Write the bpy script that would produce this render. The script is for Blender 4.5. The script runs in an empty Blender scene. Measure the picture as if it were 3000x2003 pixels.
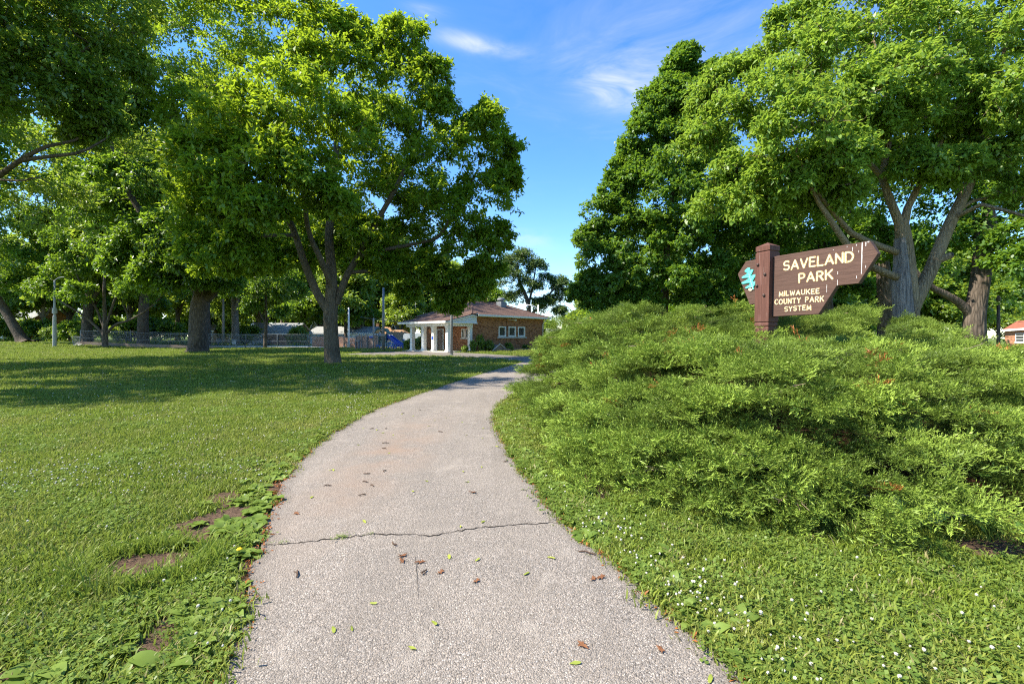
import bpy, bmesh, math, random
import numpy as np
from mathutils import Vector, Matrix, Euler

# ------------------------------------------------------------------ camera, sky, sun, exposure
S = bpy.context.scene
C = S.collection
R = math.radians
F, HZ, EYE = 1333.33, 985.0, 1.6            # focal length in photo pixels, horizon row, eye height

cam_d = bpy.data.cameras.new('camera')
cam_d.sensor_width = 36.0; cam_d.lens = 16.0
cam_d.shift_y = -16.5 / 3000.0
cam_d.clip_start = 0.05; cam_d.clip_end = 3000.0
cam = bpy.data.objects.new('camera', cam_d); C.objects.link(cam)
cam.location = (0, 0, EYE); cam.rotation_euler = (R(90), 0, 0)
S.camera = cam

SUN_DIR = Vector((-0.85, -0.18, 1.0)).normalized()      # towards the sun
SUN_EL = math.asin(SUN_DIR.z)
SUN_AZ = math.atan2(SUN_DIR.x, SUN_DIR.y)              # clockwise from +Y

W = bpy.data.worlds.new('World'); S.world = W; W.use_nodes = True
wn, wl = W.node_tree.nodes, W.node_tree.links
wn.clear()
w_out = wn.new('ShaderNodeOutputWorld'); w_bg = wn.new('ShaderNodeBackground'); w_sky = wn.new('ShaderNodeTexSky')
w_sky.sky_type = 'NISHITA'; w_sky.sun_disc = False
w_sky.sun_elevation = SUN_EL; w_sky.sun_rotation = SUN_AZ
w_sky.altitude = 300.0; w_sky.air_density = 1.0; w_sky.dust_density = 0.25; w_sky.ozone_density = 4.0
w_bg.inputs['Strength'].default_value = 0.14
w_cl = wn.new('ShaderNodeBackground'); w_cl.inputs['Color'].default_value = (0.86, 0.90, 1.0, 1); w_cl.inputs['Strength'].default_value = 0.50
w_mix = wn.new('ShaderNodeMixShader')
w_hs = wn.new('ShaderNodeHueSaturation'); w_hs.inputs['Saturation'].default_value = 1.22; w_hs.inputs['Hue'].default_value = 0.503
wl.new(w_sky.outputs[0], w_hs.inputs['Color']); wl.new(w_hs.outputs[0], w_bg.inputs['Color'])
wl.new(w_bg.outputs[0], w_mix.inputs[1]); wl.new(w_cl.outputs[0], w_mix.inputs[2]); wl.new(w_mix.outputs[0], w_out.inputs['Surface'])

def wmath(op, a, b=None, clamp=False):
    n = wn.new('ShaderNodeMath'); n.operation = op; n.use_clamp = clamp
    for k, v in enumerate((a, b)):
        if v is None: continue
        if hasattr(v, 'links'): wl.new(v, n.inputs[k])
        else: n.inputs[k].default_value = v
    return n.outputs[0]

w_tc = wn.new('ShaderNodeTexCoord')
w_sep = wn.new('ShaderNodeSeparateXYZ'); wl.new(w_tc.outputs['Generated'], w_sep.inputs[0])
w_map = wn.new('ShaderNodeMapping'); w_map.inputs['Rotation'].default_value = (0, R(20), 0); w_map.inputs['Scale'].default_value = (3.0, 2.0, 9.0)
wl.new(w_tc.outputs['Generated'], w_map.inputs[0])
w_ns = wn.new('ShaderNodeTexNoise'); w_ns.inputs['Scale'].default_value = 1.6; w_ns.inputs['Detail'].default_value = 6; w_ns.inputs['Roughness'].default_value = 0.62
w_ns.inputs['Distortion'].default_value = 0.9
wl.new(w_map.outputs[0], w_ns.inputs['Vector'])
cirrus = wmath('MULTIPLY', wmath('SUBTRACT', w_ns.outputs[0], 0.55, True), 0.25)
total = cirrus

def cloud_puff(px, py, wx, wz, amp, tilt=0.0):
    """a soft wisp of cirrus centred on one direction of the sky"""
    d = Vector(((px - 1500) / F, 1.0, (HZ - py) / F)).normalized()
    rx = Vector((d.y, -d.x, 0)).normalized(); rz = rx.cross(d).normalized()
    rx, rz = rx * math.cos(tilt) + rz * math.sin(tilt), rz * math.cos(tilt) - rx * math.sin(tilt)
    def dot(v):
        n = wn.new('ShaderNodeVectorMath'); n.operation = 'DOT_PRODUCT'
        wl.new(w_tc.outputs['Generated'], n.inputs[0]); n.inputs[1].default_value = v
        return n.outputs['Value']
    a = wmath('DIVIDE', dot(rx), wx); b = wmath('DIVIDE', dot(rz), wz)
    r2 = wmath('ADD', wmath('MULTIPLY', a, a), wmath('MULTIPLY', b, b))
    g = wmath('POWER', 2.718, wmath('MULTIPLY', r2, -1.0))
    front = wmath('GREATER_THAN', dot(d), 0.0)
    nn = wmath('ADD', wmath('MULTIPLY', w_ns.outputs[0], 3.2), -1.05)
    return wmath('MULTIPLY', wmath('MULTIPLY', wmath('MULTIPLY', g, front), nn, True), amp)

for args in ((1395, 130, 0.075, 0.013, 0.70, -0.12), (1800, 262, 0.075, 0.030, 0.85, -0.30), (1880, 225, 0.09, 0.05, 0.25, -0.2),
             (1900, 60, 0.30, 0.12, 0.10, 0.0), (1530, 700, 0.05, 0.015, 0.5, 0.0), (1680, 880, 0.10, 0.04, 0.45, 0.0),
             (1240, 30, 0.04, 0.01, 0.3, 0.0), (2300, 80, 0.3, 0.15, 0.12, 0.0), (900, 700, 0.4, 0.08, 0.25, 0.0)):
    total = wmath('ADD', total, cloud_puff(*args))
wl.new(wmath('MINIMUM', wmath('MAXIMUM', total, 0.0), 0.92), w_mix.inputs[0])

sun_d = bpy.data.lights.new('sun', 'SUN'); sun_d.energy = 4.8; sun_d.angle = R(0.53); sun_d.color = (1.0, 0.93, 0.80)
sun = bpy.data.objects.new('sun', sun_d); C.objects.link(sun)
sun.rotation_euler = SUN_DIR.to_track_quat('Z', 'Y').to_euler(); sun.location = SUN_DIR * 60

S.view_settings.view_transform = 'Standard'
S.view_settings.look = 'None'
S.view_settings.exposure = 1.30
S.view_settings.gamma = 1.0
S.view_settings.use_curve_mapping = False
try:
    S.cycles.max_bounces = 8; S.cycles.diffuse_bounces = 4; S.cycles.glossy_bounces = 2
    S.cycles.transmission_bounces = 5; S.cycles.transparent_max_bounces = 8
    S.cycles.use_denoising = False; S.cycles.filter_width = 1.15
    S.cycles.sample_clamp_indirect = 4.0; S.cycles.caustics_reflective = False; S.cycles.caustics_refractive = False
except Exception:
    pass

rng = np.random.default_rng(7)
random.seed(7)

# ------------------------------------------------------------------ helpers
def ss(a, b, x):
    t = np.clip((np.asarray(x, float) - a) / (b - a), 0, 1)
    return t * t * (3 - 2 * t)

def gz(x, y):
    """height of the lawn / terrain"""
    left = 0.77 * ss(-42, -62, x) * ss(48, 64, y)
    dip = -0.55 * ss(66, 82, y) * ss(-48, -40, x)
    right = -2.3 * ss(17, 34, x) * ss(20, 38, y)
    return left + dip + right

def at(px, py, y):
    """world point seen at photo pixel (px, py) at depth y"""
    return Vector(((px - 1500) / F * y, y, EYE + (HZ - py) / F * y))

def on_ground(px, y):
    x = (px - 1500) / F * y
    return Vector((x, y, float(gz(x, y))))

def link(o, parent=None):
    C.objects.link(o)
    if parent is not None: o.parent = parent
    return o

def tag(o, label=None, cat=None, group=None, kind=None):
    if label: o['label'] = label
    if cat: o['category'] = cat
    if group: o['group'] = group
    if kind: o['kind'] = kind
    return o

def thing(name, label, cat, loc=(0, 0, 0), rz=0.0, group=None):
    o = bpy.data.objects.new(name, None); o.empty_display_size = 0.3
    C.objects.link(o); o.location = loc; o.rotation_euler = (0, 0, rz)
    return tag(o, label, cat, group)

def np_mesh(name, V, Fc, mat, parent=None, attrs=None, smooth=False):
    """V (n,3), Fc (m,k) with k constant or a list of such arrays"""
    V = np.ascontiguousarray(V, dtype=np.float32)
    if not isinstance(Fc, list): Fc = [Fc]
    Fc = [np.asarray(f, dtype=np.int32) for f in Fc if len(f)]
    me = bpy.data.meshes.new(name)
    me.vertices.add(len(V)); me.vertices.foreach_set('co', V.ravel())
    loops = np.concatenate([f.ravel() for f in Fc]); sizes = np.concatenate([np.full(len(f), f.shape[1], np.int32) for f in Fc])
    starts = np.concatenate([[0], np.cumsum(sizes)[:-1]]).astype(np.int32)
    me.loops.add(len(loops)); me.loops.foreach_set('vertex_index', loops)
    me.polygons.add(len(sizes)); me.polygons.foreach_set('loop_start', starts); me.polygons.foreach_set('loop_total', sizes)
    if smooth: me.polygons.foreach_set('use_smooth', np.ones(len(sizes), bool))
    for k, (dom, typ, arr) in (attrs or {}).items():
        a = me.attributes.new(k, typ, dom)
        a.data.foreach_set('vector' if typ == 'FLOAT_VECTOR' else 'value', np.ascontiguousarray(arr).ravel())
    me.update(calc_edges=True); me.validate()
    if mat is not None: me.materials.append(mat)
    o = bpy.data.objects.new(name, me)
    return link(o, parent)

class MB:
    """collects simple shapes and links them as ONE mesh object"""
    def __init__(self): self.v = []; self.f = []
    def add(self, vs, fs):
        n = len(self.v); self.v += [tuple(p) for p in vs]; self.f += [tuple(i + n for i in f) for f in fs]; return self
    def box(self, lo, hi, m=None):
        x0, y0, z0 = lo; x1, y1, z1 = hi
        vs = [Vector(p) for p in ((x0, y0, z0), (x1, y0, z0), (x1, y1, z0), (x0, y1, z0), (x0, y0, z1), (x1, y0, z1), (x1, y1, z1), (x0, y1, z1))]
        if m is not None: vs = [m @ p for p in vs]
        return self.add(vs, [(0, 3, 2, 1), (4, 5, 6, 7), (0, 1, 5, 4), (1, 2, 6, 5), (2, 3, 7, 6), (3, 0, 4, 7)])
    def beam(self, a, b, w, h=None, up=(0, 0, 1)):
        a, b = Vector(a), Vector(b); d = (b - a).normalized(); h = h or w; up = Vector(up)
        if abs(d.dot(up)) > 0.98: up = Vector((1, 0, 0))
        s = d.cross(up).normalized(); t = s.cross(d)
        vs = [p + s * (i * w / 2) + t * (j * h / 2) for p in (a, b) for i, j in ((-1, -1), (1, -1), (1, 1), (-1, 1))]
        return self.add(vs, [(3, 2, 1, 0), (4, 5, 6, 7), (0, 1, 5, 4), (1, 2, 6, 5), (2, 3, 7, 6), (3, 0, 4, 7)])
    def tube(self, pts, rad, n=8, cap=True):
        pts = [Vector(p) for p in pts]
        if not hasattr(rad, '__len__'): rad = [rad] * len(pts)
        vs = []; ref = None
        for i, p in enumerate(pts):
            d = (pts[min(i + 1, len(pts) - 1)] - pts[max(i - 1, 0)]).normalized()
            if ref is None: ref = Vector((1, 0, 0)) if abs(d.x) < 0.8 else Vector((0, 1, 0))
            s = d.cross(ref).normalized(); ref = s.cross(d).normalized()
            for k in range(n):
                a = 2 * math.pi * k / n
                vs.append(p + (s * math.cos(a) + ref * math.sin(a)) * rad[i])
        fs = [(i * n + k, i * n + (k + 1) % n, (i + 1) * n + (k + 1) % n, (i + 1) * n + k) for i in range(len(pts) - 1) for k in range(n)]
        if cap: fs += [tuple(range(n))[::-1], tuple((len(pts) - 1) * n + k for k in range(n))]
        return self.add(vs, fs)
    def prism(self, outline, a, b, m=None):
        """outline [(s,h)] in the local XZ plane, extruded along local Y from a to b"""
        n = len(outline); vs = [Vector((s, a, h)) for s, h in outline] + [Vector((s, b, h)) for s, h in outline]
        if m is not None: vs = [m @ p for p in vs]
        fs = [tuple(range(n)), tuple(range(2 * n - 1, n - 1, -1))] + [(i, i + n, (i + 1) % n + n, (i + 1) % n) for i in range(n)]
        return self.add(vs, fs)
    def build(self, name, mat, parent=None, smooth=False, bevel=0.0, recalc=True):
        me = bpy.data.meshes.new(name); me.from_pydata(self.v, [], self.f); me.update()
        if recalc or bevel:
            bm = bmesh.new(); bm.from_mesh(me)
            bmesh.ops.recalc_face_normals(bm, faces=bm.faces)
            if bevel: bmesh.ops.bevel(bm, geom=[e for e in bm.edges if e.calc_face_angle(0) > 0.5], offset=bevel, segments=1, affect='EDGES', clamp_overlap=True)
            bm.to_mesh(me); bm.free()
        if smooth:
            for p in me.polygons: p.use_smooth = True
        if mat is not None: me.materials.append(mat)
        return link(bpy.data.objects.new(name, me), parent)

def copy_tree(o, parent=None):
    c = o.copy(); C.objects.link(c)
    if parent is not None: c.parent = parent
    for ch in list(o.children): copy_tree(ch, c)
    return c

# ------------------------------------------------------------------ materials
MATS = {}
class NT:
    def __init__(self, name):
        self.m = bpy.data.materials.new(name); self.m.use_nodes = True
        self.n, self.l = self.m.node_tree.nodes, self.m.node_tree.links
        self.n.clear(); self.out = self.n.new('ShaderNodeOutputMaterial')
    def new(self, t, **kw):
        n = self.n.new(t)
        for k, v in kw.items(): setattr(n, k, v)
        return n
    def put(self, sock, v):
        if hasattr(v, 'links'): self.l.new(v, sock)
        elif isinstance(v, (tuple, list)) and len(v) == 3 and sock.type == 'RGBA': sock.default_value = (*v, 1)
        else: sock.default_value = v
    def math(self, op, a, b=0.0, clamp=False):
        n = self.new('ShaderNodeMath', operation=op, use_clamp=clamp); self.put(n.inputs[0], a); self.put(n.inputs[1], b); return n.outputs[0]
    def mix(self, f, a, b, blend='MIX'):
        n = self.new('ShaderNodeMix', data_type='RGBA', blend_type=blend); self.put(n.inputs[0], f); self.put(n.inputs[6], a); self.put(n.inputs[7], b); return n.outputs[2]
    def pos(self, scale=(1, 1, 1), obj=False):
        v = self.new('ShaderNodeTexCoord').outputs['Object'] if obj else self.new('ShaderNodeNewGeometry').outputs['Position']
        mp = self.new('ShaderNodeMapping'); self.l.new(v, mp.inputs[0]); mp.inputs['Scale'].default_value = scale
        return mp.outputs[0]
    def noise(self, scale, detail=3, rough=0.55, vec=None, dist=0.0):
        n = self.new('ShaderNodeTexNoise'); n.inputs['Scale'].default_value = scale; n.inputs['Detail'].default_value = detail
        n.inputs['Roughness'].default_value = rough; n.inputs['Distortion'].default_value = dist
        self.l.new(vec if vec is not None else self.pos(), n.inputs['Vector']); return n.outputs[0]
    def voro(self, scale, vec=None, feature='F1', out='Distance', rnd=1.0):
        n = self.new('ShaderNodeTexVoronoi', feature=feature); n.inputs['Scale'].default_value = scale; n.inputs['Randomness'].default_value = rnd
        self.l.new(vec if vec is not None else self.pos(), n.inputs['Vector']); return n.outputs[out]
    def ramp(self, v, stops):
        n = self.new('ShaderNodeValToRGB'); self.l.new(v, n.inputs[0]); e = n.color_ramp.elements
        while len(e) < len(stops): e.new(0.5)
        for k, (p, c) in enumerate(stops):
            e[k].position = p; e[k].color = (*c, 1) if isinstance(c, (tuple, list)) else (c, c, c, 1)
        return n.outputs[0]
    def bump(self, h, strength=0.5, dist=0.02):
        n = self.new('ShaderNodeBump'); n.inputs['Strength'].default_value = strength; n.inputs['Distance'].default_value = dist; self.l.new(h, n.inputs['Height']); return n.outputs[0]
    def bsdf(self, col, rough=0.8, spec=0.3, normal=None, metal=0.0):
        b = self.new('ShaderNodeBsdfPrincipled'); self.put(b.inputs['Base Color'], col); self.put(b.inputs['Roughness'], rough)
        b.inputs['Specular IOR Level'].default_value = spec; b.inputs['Metallic'].default_value = metal
        if normal is not None: self.l.new(normal, b.inputs['Normal'])
        self.l.new(b.outputs[0], self.out.inputs['Surface']); return b
    def done(self): MATS[self.m.name] = self.m; return self.m

def leaf_mat(name, dark, light, trans, tw=0.42, gloss=0.035, alt=None, tone=False):
    t = NT(name)
    a = t.new('ShaderNodeAttribute', attribute_name='tint').outputs['Fac']
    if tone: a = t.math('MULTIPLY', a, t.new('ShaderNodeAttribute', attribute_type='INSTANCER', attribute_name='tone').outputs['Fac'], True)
    col = t.mix(a, dark, light)
    if alt: col = t.mix(t.math('MULTIPLY', t.math('SUBTRACT', a, 0.8, True), 5.0, True), col, alt)
    tcol = t.mix(a, [c * 0.75 for c in trans], trans)
    d = t.new('ShaderNodeBsdfDiffuse'); t.put(d.inputs[0], col)
    tr = t.new('ShaderNodeBsdfTranslucent'); t.put(tr.inputs[0], tcol)
    g = t.new('ShaderNodeBsdfGlossy'); g.inputs[0].default_value = (1, 1, 1, 1); g.inputs['Roughness'].default_value = 0.42
    m1 = t.new('ShaderNodeMixShader'); m1.inputs[0].default_value = tw; t.l.new(d.outputs[0], m1.inputs[1]); t.l.new(tr.outputs[0], m1.inputs[2])
    m2 = t.new('ShaderNodeMixShader'); m2.inputs[0].default_value = gloss; t.l.new(m1.outputs[0], m2.inputs[1]); t.l.new(g.outputs[0], m2.inputs[2])
    t.l.new(m2.outputs[0], t.out.inputs['Surface'])
    return t.done()

def plain(name, col, rough=0.7, spec=0.3, metal=0.0, var=0.12, scale=6.0, bump=0.0):
    t = NT(name)
    n = t.noise(scale, 4)
    c = t.mix(n, [v * (1 - var) for v in col], [min(1, v * (1 + var)) for v in col])
    t.bsdf(c, rough, spec, t.bump(t.noise(scale * 8, 3), bump, 0.01) if bump else None, metal)
    return t.done()

def bark_mat(name, dark, light, sc=1.0):
    t = NT(name)
    v = t.pos((9 * sc, 9 * sc, 1.6 * sc))
    n1 = t.noise(1.6, 6, 0.65, v, 0.6); vo = t.voro(1.5, v, 'DISTANCE_TO_EDGE')
    f = t.math('MULTIPLY', t.math('ADD', t.math('MULTIPLY', vo, 1.8), n1), 0.7, True)
    big = t.noise(1.3, 3)
    c = t.mix(t.ramp(f, [(0.25, 0.0), (0.75, 1.0)]), dark, light)
    c = t.mix(t.ramp(big, [(0.4, 0.0), (0.7, 0.5)]), c, [x * 1.25 for x in light])
    t.bsdf(c, 0.92, 0.1, t.bump(f, 0.9, 0.05)); return t.done()

# foliage
L_MAPLE = leaf_mat('maple_leaf', (0.070, 0.140, 0.010), (0.205, 0.315, 0.024), (0.46, 0.62, 0.03), 0.48, 0.02)
L_DARK = leaf_mat('shade_leaf', (0.050, 0.115, 0.012), (0.125, 0.220, 0.022), (0.32, 0.50, 0.03), 0.45)
L_ELDER = leaf_mat('box_elder_leaf', (0.080, 0.160, 0.016), (0.245, 0.365, 0.050), (0.42, 0.60, 0.06), 0.42, 0.02)
L_LINDEN = leaf_mat('linden_leaf', (0.046, 0.112, 0.014), (0.135, 0.240, 0.030), (0.28, 0.46, 0.03), 0.40, 0.02)
L_FAR = leaf_mat('far_leaf', (0.075, 0.145, 0.018), (0.190, 0.290, 0.035), (0.44, 0.58, 0.05), 0.46)
L_LOCUST = leaf_mat('locust_leaf', (0.060, 0.110, 0.030), (0.120, 0.190, 0.050), (0.20, 0.30, 0.06), 0.4)
L_BRIGHT = leaf_mat('bright_leaf', (0.110, 0.190, 0.025), (0.200, 0.290, 0.045), (0.34, 0.46, 0.05), 0.42)
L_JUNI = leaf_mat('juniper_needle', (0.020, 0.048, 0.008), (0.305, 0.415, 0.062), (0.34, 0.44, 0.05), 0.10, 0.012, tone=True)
L_DEAD = leaf_mat('dead_needle', (0.20, 0.070, 0.022), (0.46, 0.17, 0.05), (0.3, 0.12, 0.03), 0.25, 0.01)
L_WEED = leaf_mat('weed_leaf', (0.100, 0.160, 0.026), (0.215, 0.295, 0.058), (0.32, 0.43, 0.06), 0.35, 0.012)
L_VINE = leaf_mat('vine_leaf', (0.050, 0.125, 0.025), (0.130, 0.240, 0.045), (0.24, 0.40, 0.05), 0.35, 0.04)

B_MAPLE = bark_mat('maple_bark', (0.045, 0.036, 0.025), (0.165, 0.13, 0.09), 0.9)
B_DARK = bark_mat('dark_bark', (0.035, 0.028, 0.022), (0.14, 0.11, 0.085), 0.6)
B_ELDER = bark_mat('box_elder_bark', (0.075, 0.056, 0.032), (0.29, 0.215, 0.13), 1.3)
B_GREY = bark_mat('grey_bark', (0.10, 0.085, 0.07), (0.28, 0.24, 0.20), 0.7)
def _deadwood():
    t = NT('weathered_wood')
    v = t.pos((14, 14, 0.9)); n = t.noise(2.2, 6, 0.7, v)
    c = t.ramp(n, [(0.3, (0.05, 0.042, 0.036)), (0.5, (0.17, 0.15, 0.135)), (0.72, (0.36, 0.31, 0.26))])
    t.bsdf(c, 0.9, 0.1, t.bump(n, 0.8, 0.04)); return t.done()
DEADWOOD = _deadwood()
TWIG = plain('dry_twig', (0.30, 0.22, 0.16), 0.9, 0.1, var=0.35, scale=20)
TWIG_DK = plain('dark_twig', (0.10, 0.065, 0.045), 0.9, 0.1, var=0.35, scale=20)

def _lawn():
    t = NT('lawn_soil')
    big = t.noise(0.35, 4); mid = t.noise(2.2, 4); fine = t.noise(38, 5, 0.75)
    c = t.mix(t.ramp(fine, [(0.3, 0.0), (0.7, 1.0)]), (0.045, 0.070, 0.012), (0.140, 0.200, 0.032))
    c = t.mix(t.math('MULTIPLY', t.ramp(big, [(0.42, 0.0), (0.68, 1.0)]), 0.55), c, (0.15, 0.17, 0.045))
    c = t.mix(t.math('MULTIPLY', t.ramp(mid, [(0.35, 1.0), (0.5, 0.0)]), 0.5), c, (0.045, 0.085, 0.016))
    t.bsdf(c, 0.95, 0.08, t.bump(fine, 1.0, 0.04)); return t.done()
LAWN = _lawn()

def _grass():
    t = NT('grass_blade')
    g = t.new('ShaderNodeNewGeometry').outputs['Position']
    r = t.new('ShaderNodeObjectInfo').outputs['Random']
    big = t.noise(0.45, 4, 0.6, g); mid = t.noise(2.6, 3, 0.6, g)
    c = t.mix(r, (0.115, 0.168, 0.018), (0.240, 0.305, 0.042))
    c = t.mix(t.math('MULTIPLY', t.ramp(big, [(0.42, 0.0), (0.66, 1.0)]), 0.6), c, (0.31, 0.30, 0.075))
    c = t.mix(t.math('MULTIPLY', t.ramp(mid, [(0.58, 0.0), (0.72, 1.0)]), 0.45), c, (0.24, 0.22, 0.075))
    c = t.mix(t.math('GREATER_THAN', r, 0.94), c, (0.30, 0.26, 0.11))
    d = t.new('ShaderNodeBsdfDiffuse'); t.put(d.inputs[0], c)
    tr = t.new('ShaderNodeBsdfTranslucent'); t.put(tr.inputs[0], t.mix(0.5, c, (0.34, 0.45, 0.07)))
    g2 = t.new('ShaderNodeBsdfGlossy'); g2.inputs['Roughness'].default_value = 0.4
    m1 = t.new('ShaderNodeMixShader'); m1.inputs[0].default_value = 0.35; t.l.new(d.outputs[0], m1.inputs[1]); t.l.new(tr.outputs[0], m1.inputs[2])
    m2 = t.new('ShaderNodeMixShader'); m2.inputs[0].default_value = 0.012; t.l.new(m1.outputs[0], m2.inputs[1]); t.l.new(g2.outputs[0], m2.inputs[2])
    t.l.new(m2.outputs[0], t.out.inputs['Surface']); return t.done()
GRASS = _grass()

def _asphalt(name, base, sp=1.0):
    t = NT(name)
    p = t.pos()
    cell = t.new('ShaderNodeTexVoronoi'); cell.inputs['Scale'].default_value = 125; t.l.new(p, cell.inputs['Vector'])
    cs = t.new('ShaderNodeSeparateColor'); t.l.new(cell.outputs['Color'], cs.inputs[0])
    stone = t.ramp(cs.outputs[0], [(0.0, 0.25), (0.22, 0.75), (0.60, 1.0), (0.86, 1.25), (1.0, 2.1)])
    tone = t.mix(cs.outputs[1], (1.05, 0.98, 0.92), (0.95, 0.98, 1.03))
    big = t.noise(0.7, 5, 0.6); mid = t.noise(4, 5, 0.65); fine = t.noise(60, 3, 0.7)
    c = t.mix(1.0, [b for b in base], stone, 'MULTIPLY'); c = t.mix(1.0, c, tone, 'MULTIPLY')
    c = t.mix(t.ramp(cell.outputs['Distance'], [(0.35, 0.0), (0.75, 0.6)]), c, [b * 0.35 for b in base])
    c = t.mix(t.math('MULTIPLY', t.ramp(mid, [(0.45, 0.0), (0.75, 1.0)]), 0.35), c, [b * 0.55 for b in base])
    c = t.mix(t.math('MULTIPLY', t.ramp(big, [(0.4, 0.0), (0.7, 1.0)]), 0.35), c, (base[0] * 1.25, base[1] * 1.2, base[2] * 1.15))
    rim = t.new('ShaderNodeAttribute', attribute_name='rim').outputs['Fac']
    rn = t.math('ADD', rim, t.math('MULTIPLY', t.math('SUBTRACT', mid, 0.5), 0.30))
    c = t.mix(t.math('MULTIPLY', t.ramp(rn, [(0.02, 1.0), (0.16, 0.0)]), 0.55), c, [b * 0.42 for b in base])
    trk = t.noise(0.9, 5, 0.65, t.pos((2.6, 0.35, 1)), 0.8)
    c = t.mix(t.math('MULTIPLY', t.ramp(trk, [(0.40, 0.0), (0.62, 1.0)]), 0.40), c, (base[0] * 0.66, base[1] * 0.64, base[2] * 0.62))
    pat = t.noise(1.7, 6, 0.7, None, 1.5)
    c = t.mix(t.math('MULTIPLY', t.ramp(pat, [(0.56, 0.0), (0.66, 1.0)]), 0.30), c, (base[0] * 1.35, base[1] * 1.33, base[2] * 1.3))
    # rusty brown stain along the left half of the walk
    sx = t.new('ShaderNodeSeparateXYZ'); t.l.new(p, sx.inputs[0])
    w1 = t.math('SUBTRACT', 1.0, t.math('ABSOLUTE', t.math('DIVIDE', t.math('SUBTRACT', sx.outputs[0], -1.65), 0.75)), True)
    w2 = t.math('SUBTRACT', 1.0, t.math('ABSOLUTE', t.math('DIVIDE', t.math('SUBTRACT', sx.outputs[1], 6.2), 3.6)), True)
    st = t.math('MULTIPLY', t.math('MULTIPLY', w1, w2), t.ramp(t.noise(1.4, 4, 0.6), [(0.35, 0.0), (0.6, 1.0)]), True)
    c = t.mix(t.math('MULTIPLY', st, 0.75), c, (0.27, 0.185, 0.130))
    h = t.math('ADD', t.math('MULTIPLY', cell.outputs['Distance'], -1.0), t.math('MULTIPLY', fine, 0.5))
    t.bsdf(c, 0.9, 0.2, t.bump(h, 0.9, 0.006)); return t.done()
ASPHALT = _asphalt('worn_asphalt', (0.282, 0.248, 0.210))

SOIL = (lambda t: (t.bsdf(t.mix(t.ramp(t.noise(30, 6, 0.7), [(0.3, 0.0), (0.7, 1.0)]), (0.055, 0.035, 0.024), (0.19, 0.125, 0.085)), 0.95, 0.05, t.bump(t.noise(45, 5, 0.7), 1.0, 0.03)), t.done())[1])(NT('bare_soil_dirt'))
SHADE_LITTER = (lambda t: (t.bsdf(t.mix(t.ramp(t.noise(26, 6, 0.75), [(0.3, 0.0), (0.7, 1.0)]), (0.020, 0.014, 0.010), (0.10, 0.050, 0.028)), 0.95, 0.05, t.bump(t.noise(30, 5, 0.7), 1.0, 0.05)), t.done())[1])(NT('shade_needle_litter'))  # litter brown, darkened so shade between the juniper boughs is in the colour
CRACK = plain('crack_dirt', (0.035, 0.028, 0.022), 0.95, 0.05)
CONCRETE = plain('concrete', (0.52, 0.48, 0.43), 0.9, 0.15, var=0.2, scale=3, bump=0.3)
CONC_DK = plain('stained_concrete', (0.27, 0.20, 0.16), 0.9, 0.1, var=0.35, scale=4, bump=0.3)
WHITE = plain('white_paint', (0.80, 0.79, 0.76), 0.55, 0.35, var=0.05, scale=4)
TRIM = plain('white_trim', (0.78, 0.77, 0.74), 0.5, 0.35, var=0.06, scale=5)
SIDING = plain('white_siding', (0.76, 0.76, 0.75), 0.6, 0.3, var=0.05, scale=2)
GALV = plain('galvanised_steel', (0.24, 0.25, 0.26), 0.6, 0.3, 0.3, var=0.15, scale=10)
GREYPOLE = plain('grey_pole_metal', (0.22, 0.23, 0.24), 0.5, 0.4, 0.3, var=0.2, scale=5)
POLE_CONC = plain('pole_concrete', (0.36, 0.35, 0.33), 0.85, 0.2, var=0.2, scale=6)
WOODPOLE = plain('wooden_pole', (0.36, 0.31, 0.26), 0.9, 0.1, var=0.3, scale=9)
GLASS = plain('window_glass', (0.035, 0.042, 0.045), 0.08, 0.6, var=0.2, scale=2)
BLUE = plain('blue_plastic', (0.015, 0.07, 0.42), 0.35, 0.5, var=0.1)
BLUE_LT = plain('light_blue_metal', (0.02, 0.16, 0.55), 0.35, 0.5, var=0.1)
GREENP = plain('green_plastic', (0.012, 0.085, 0.06), 0.45, 0.4, var=0.15)
TANP = plain('tan_plastic', (0.48, 0.36, 0.25), 0.5, 0.35, var=0.1)
PLANK = plain('brown_board', (0.30, 0.21, 0.17), 0.85, 0.15, var=0.3, scale=7)
LATT = plain('lattice_wood', (0.34, 0.20, 0.14), 0.85, 0.15, var=0.2, scale=7)
BROWNWALL = plain('brown_siding', (0.115, 0.075, 0.065), 0.75, 0.2, var=0.15, scale=3)
BEIGE = plain('beige_siding', (0.46, 0.37, 0.29), 0.8, 0.2, var=0.1)
GREYSIDE = plain('grey_siding', (0.22, 0.25, 0.26), 0.8, 0.2, var=0.1)
LTGREY = plain('pale_grey_wall', (0.50, 0.50, 0.49), 0.85, 0.2, var=0.1)

def roof_mat(name, a, b, sc=1.0):
    t = NT(name)
    br = t.new('ShaderNodeTexBrick'); tc = t.pos((1, 1, 1), True); t.l.new(tc, br.inputs['Vector'])
    br.inputs['Scale'].default_value = 1.0; br.inputs['Brick Width'].default_value = 0.30 * sc; br.inputs['Row Height'].default_value = 0.14 * sc; br.inputs['Mortar Size'].default_value = 0.012
    t.put(br.inputs['Color1'], a); t.put(br.inputs['Color2'], b); t.put(br.inputs['Mortar'], [x * 0.4 for x in a])
    c = t.mix(t.math('MULTIPLY', t.noise(1.1, 4), 0.5), br.outputs[0], [x * 0.7 for x in a])
    t.bsdf(c, 0.95, 0.08, t.bump(t.noise(20, 3), 0.5, 0.02)); return t.done()
ROOF_RED = roof_mat('red_brown_shingle', (0.120, 0.076, 0.058), (0.185, 0.118, 0.092))
ROOF_GREY = roof_mat('grey_shingle', (0.32, 0.32, 0.31), (0.44, 0.44, 0.43))
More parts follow.
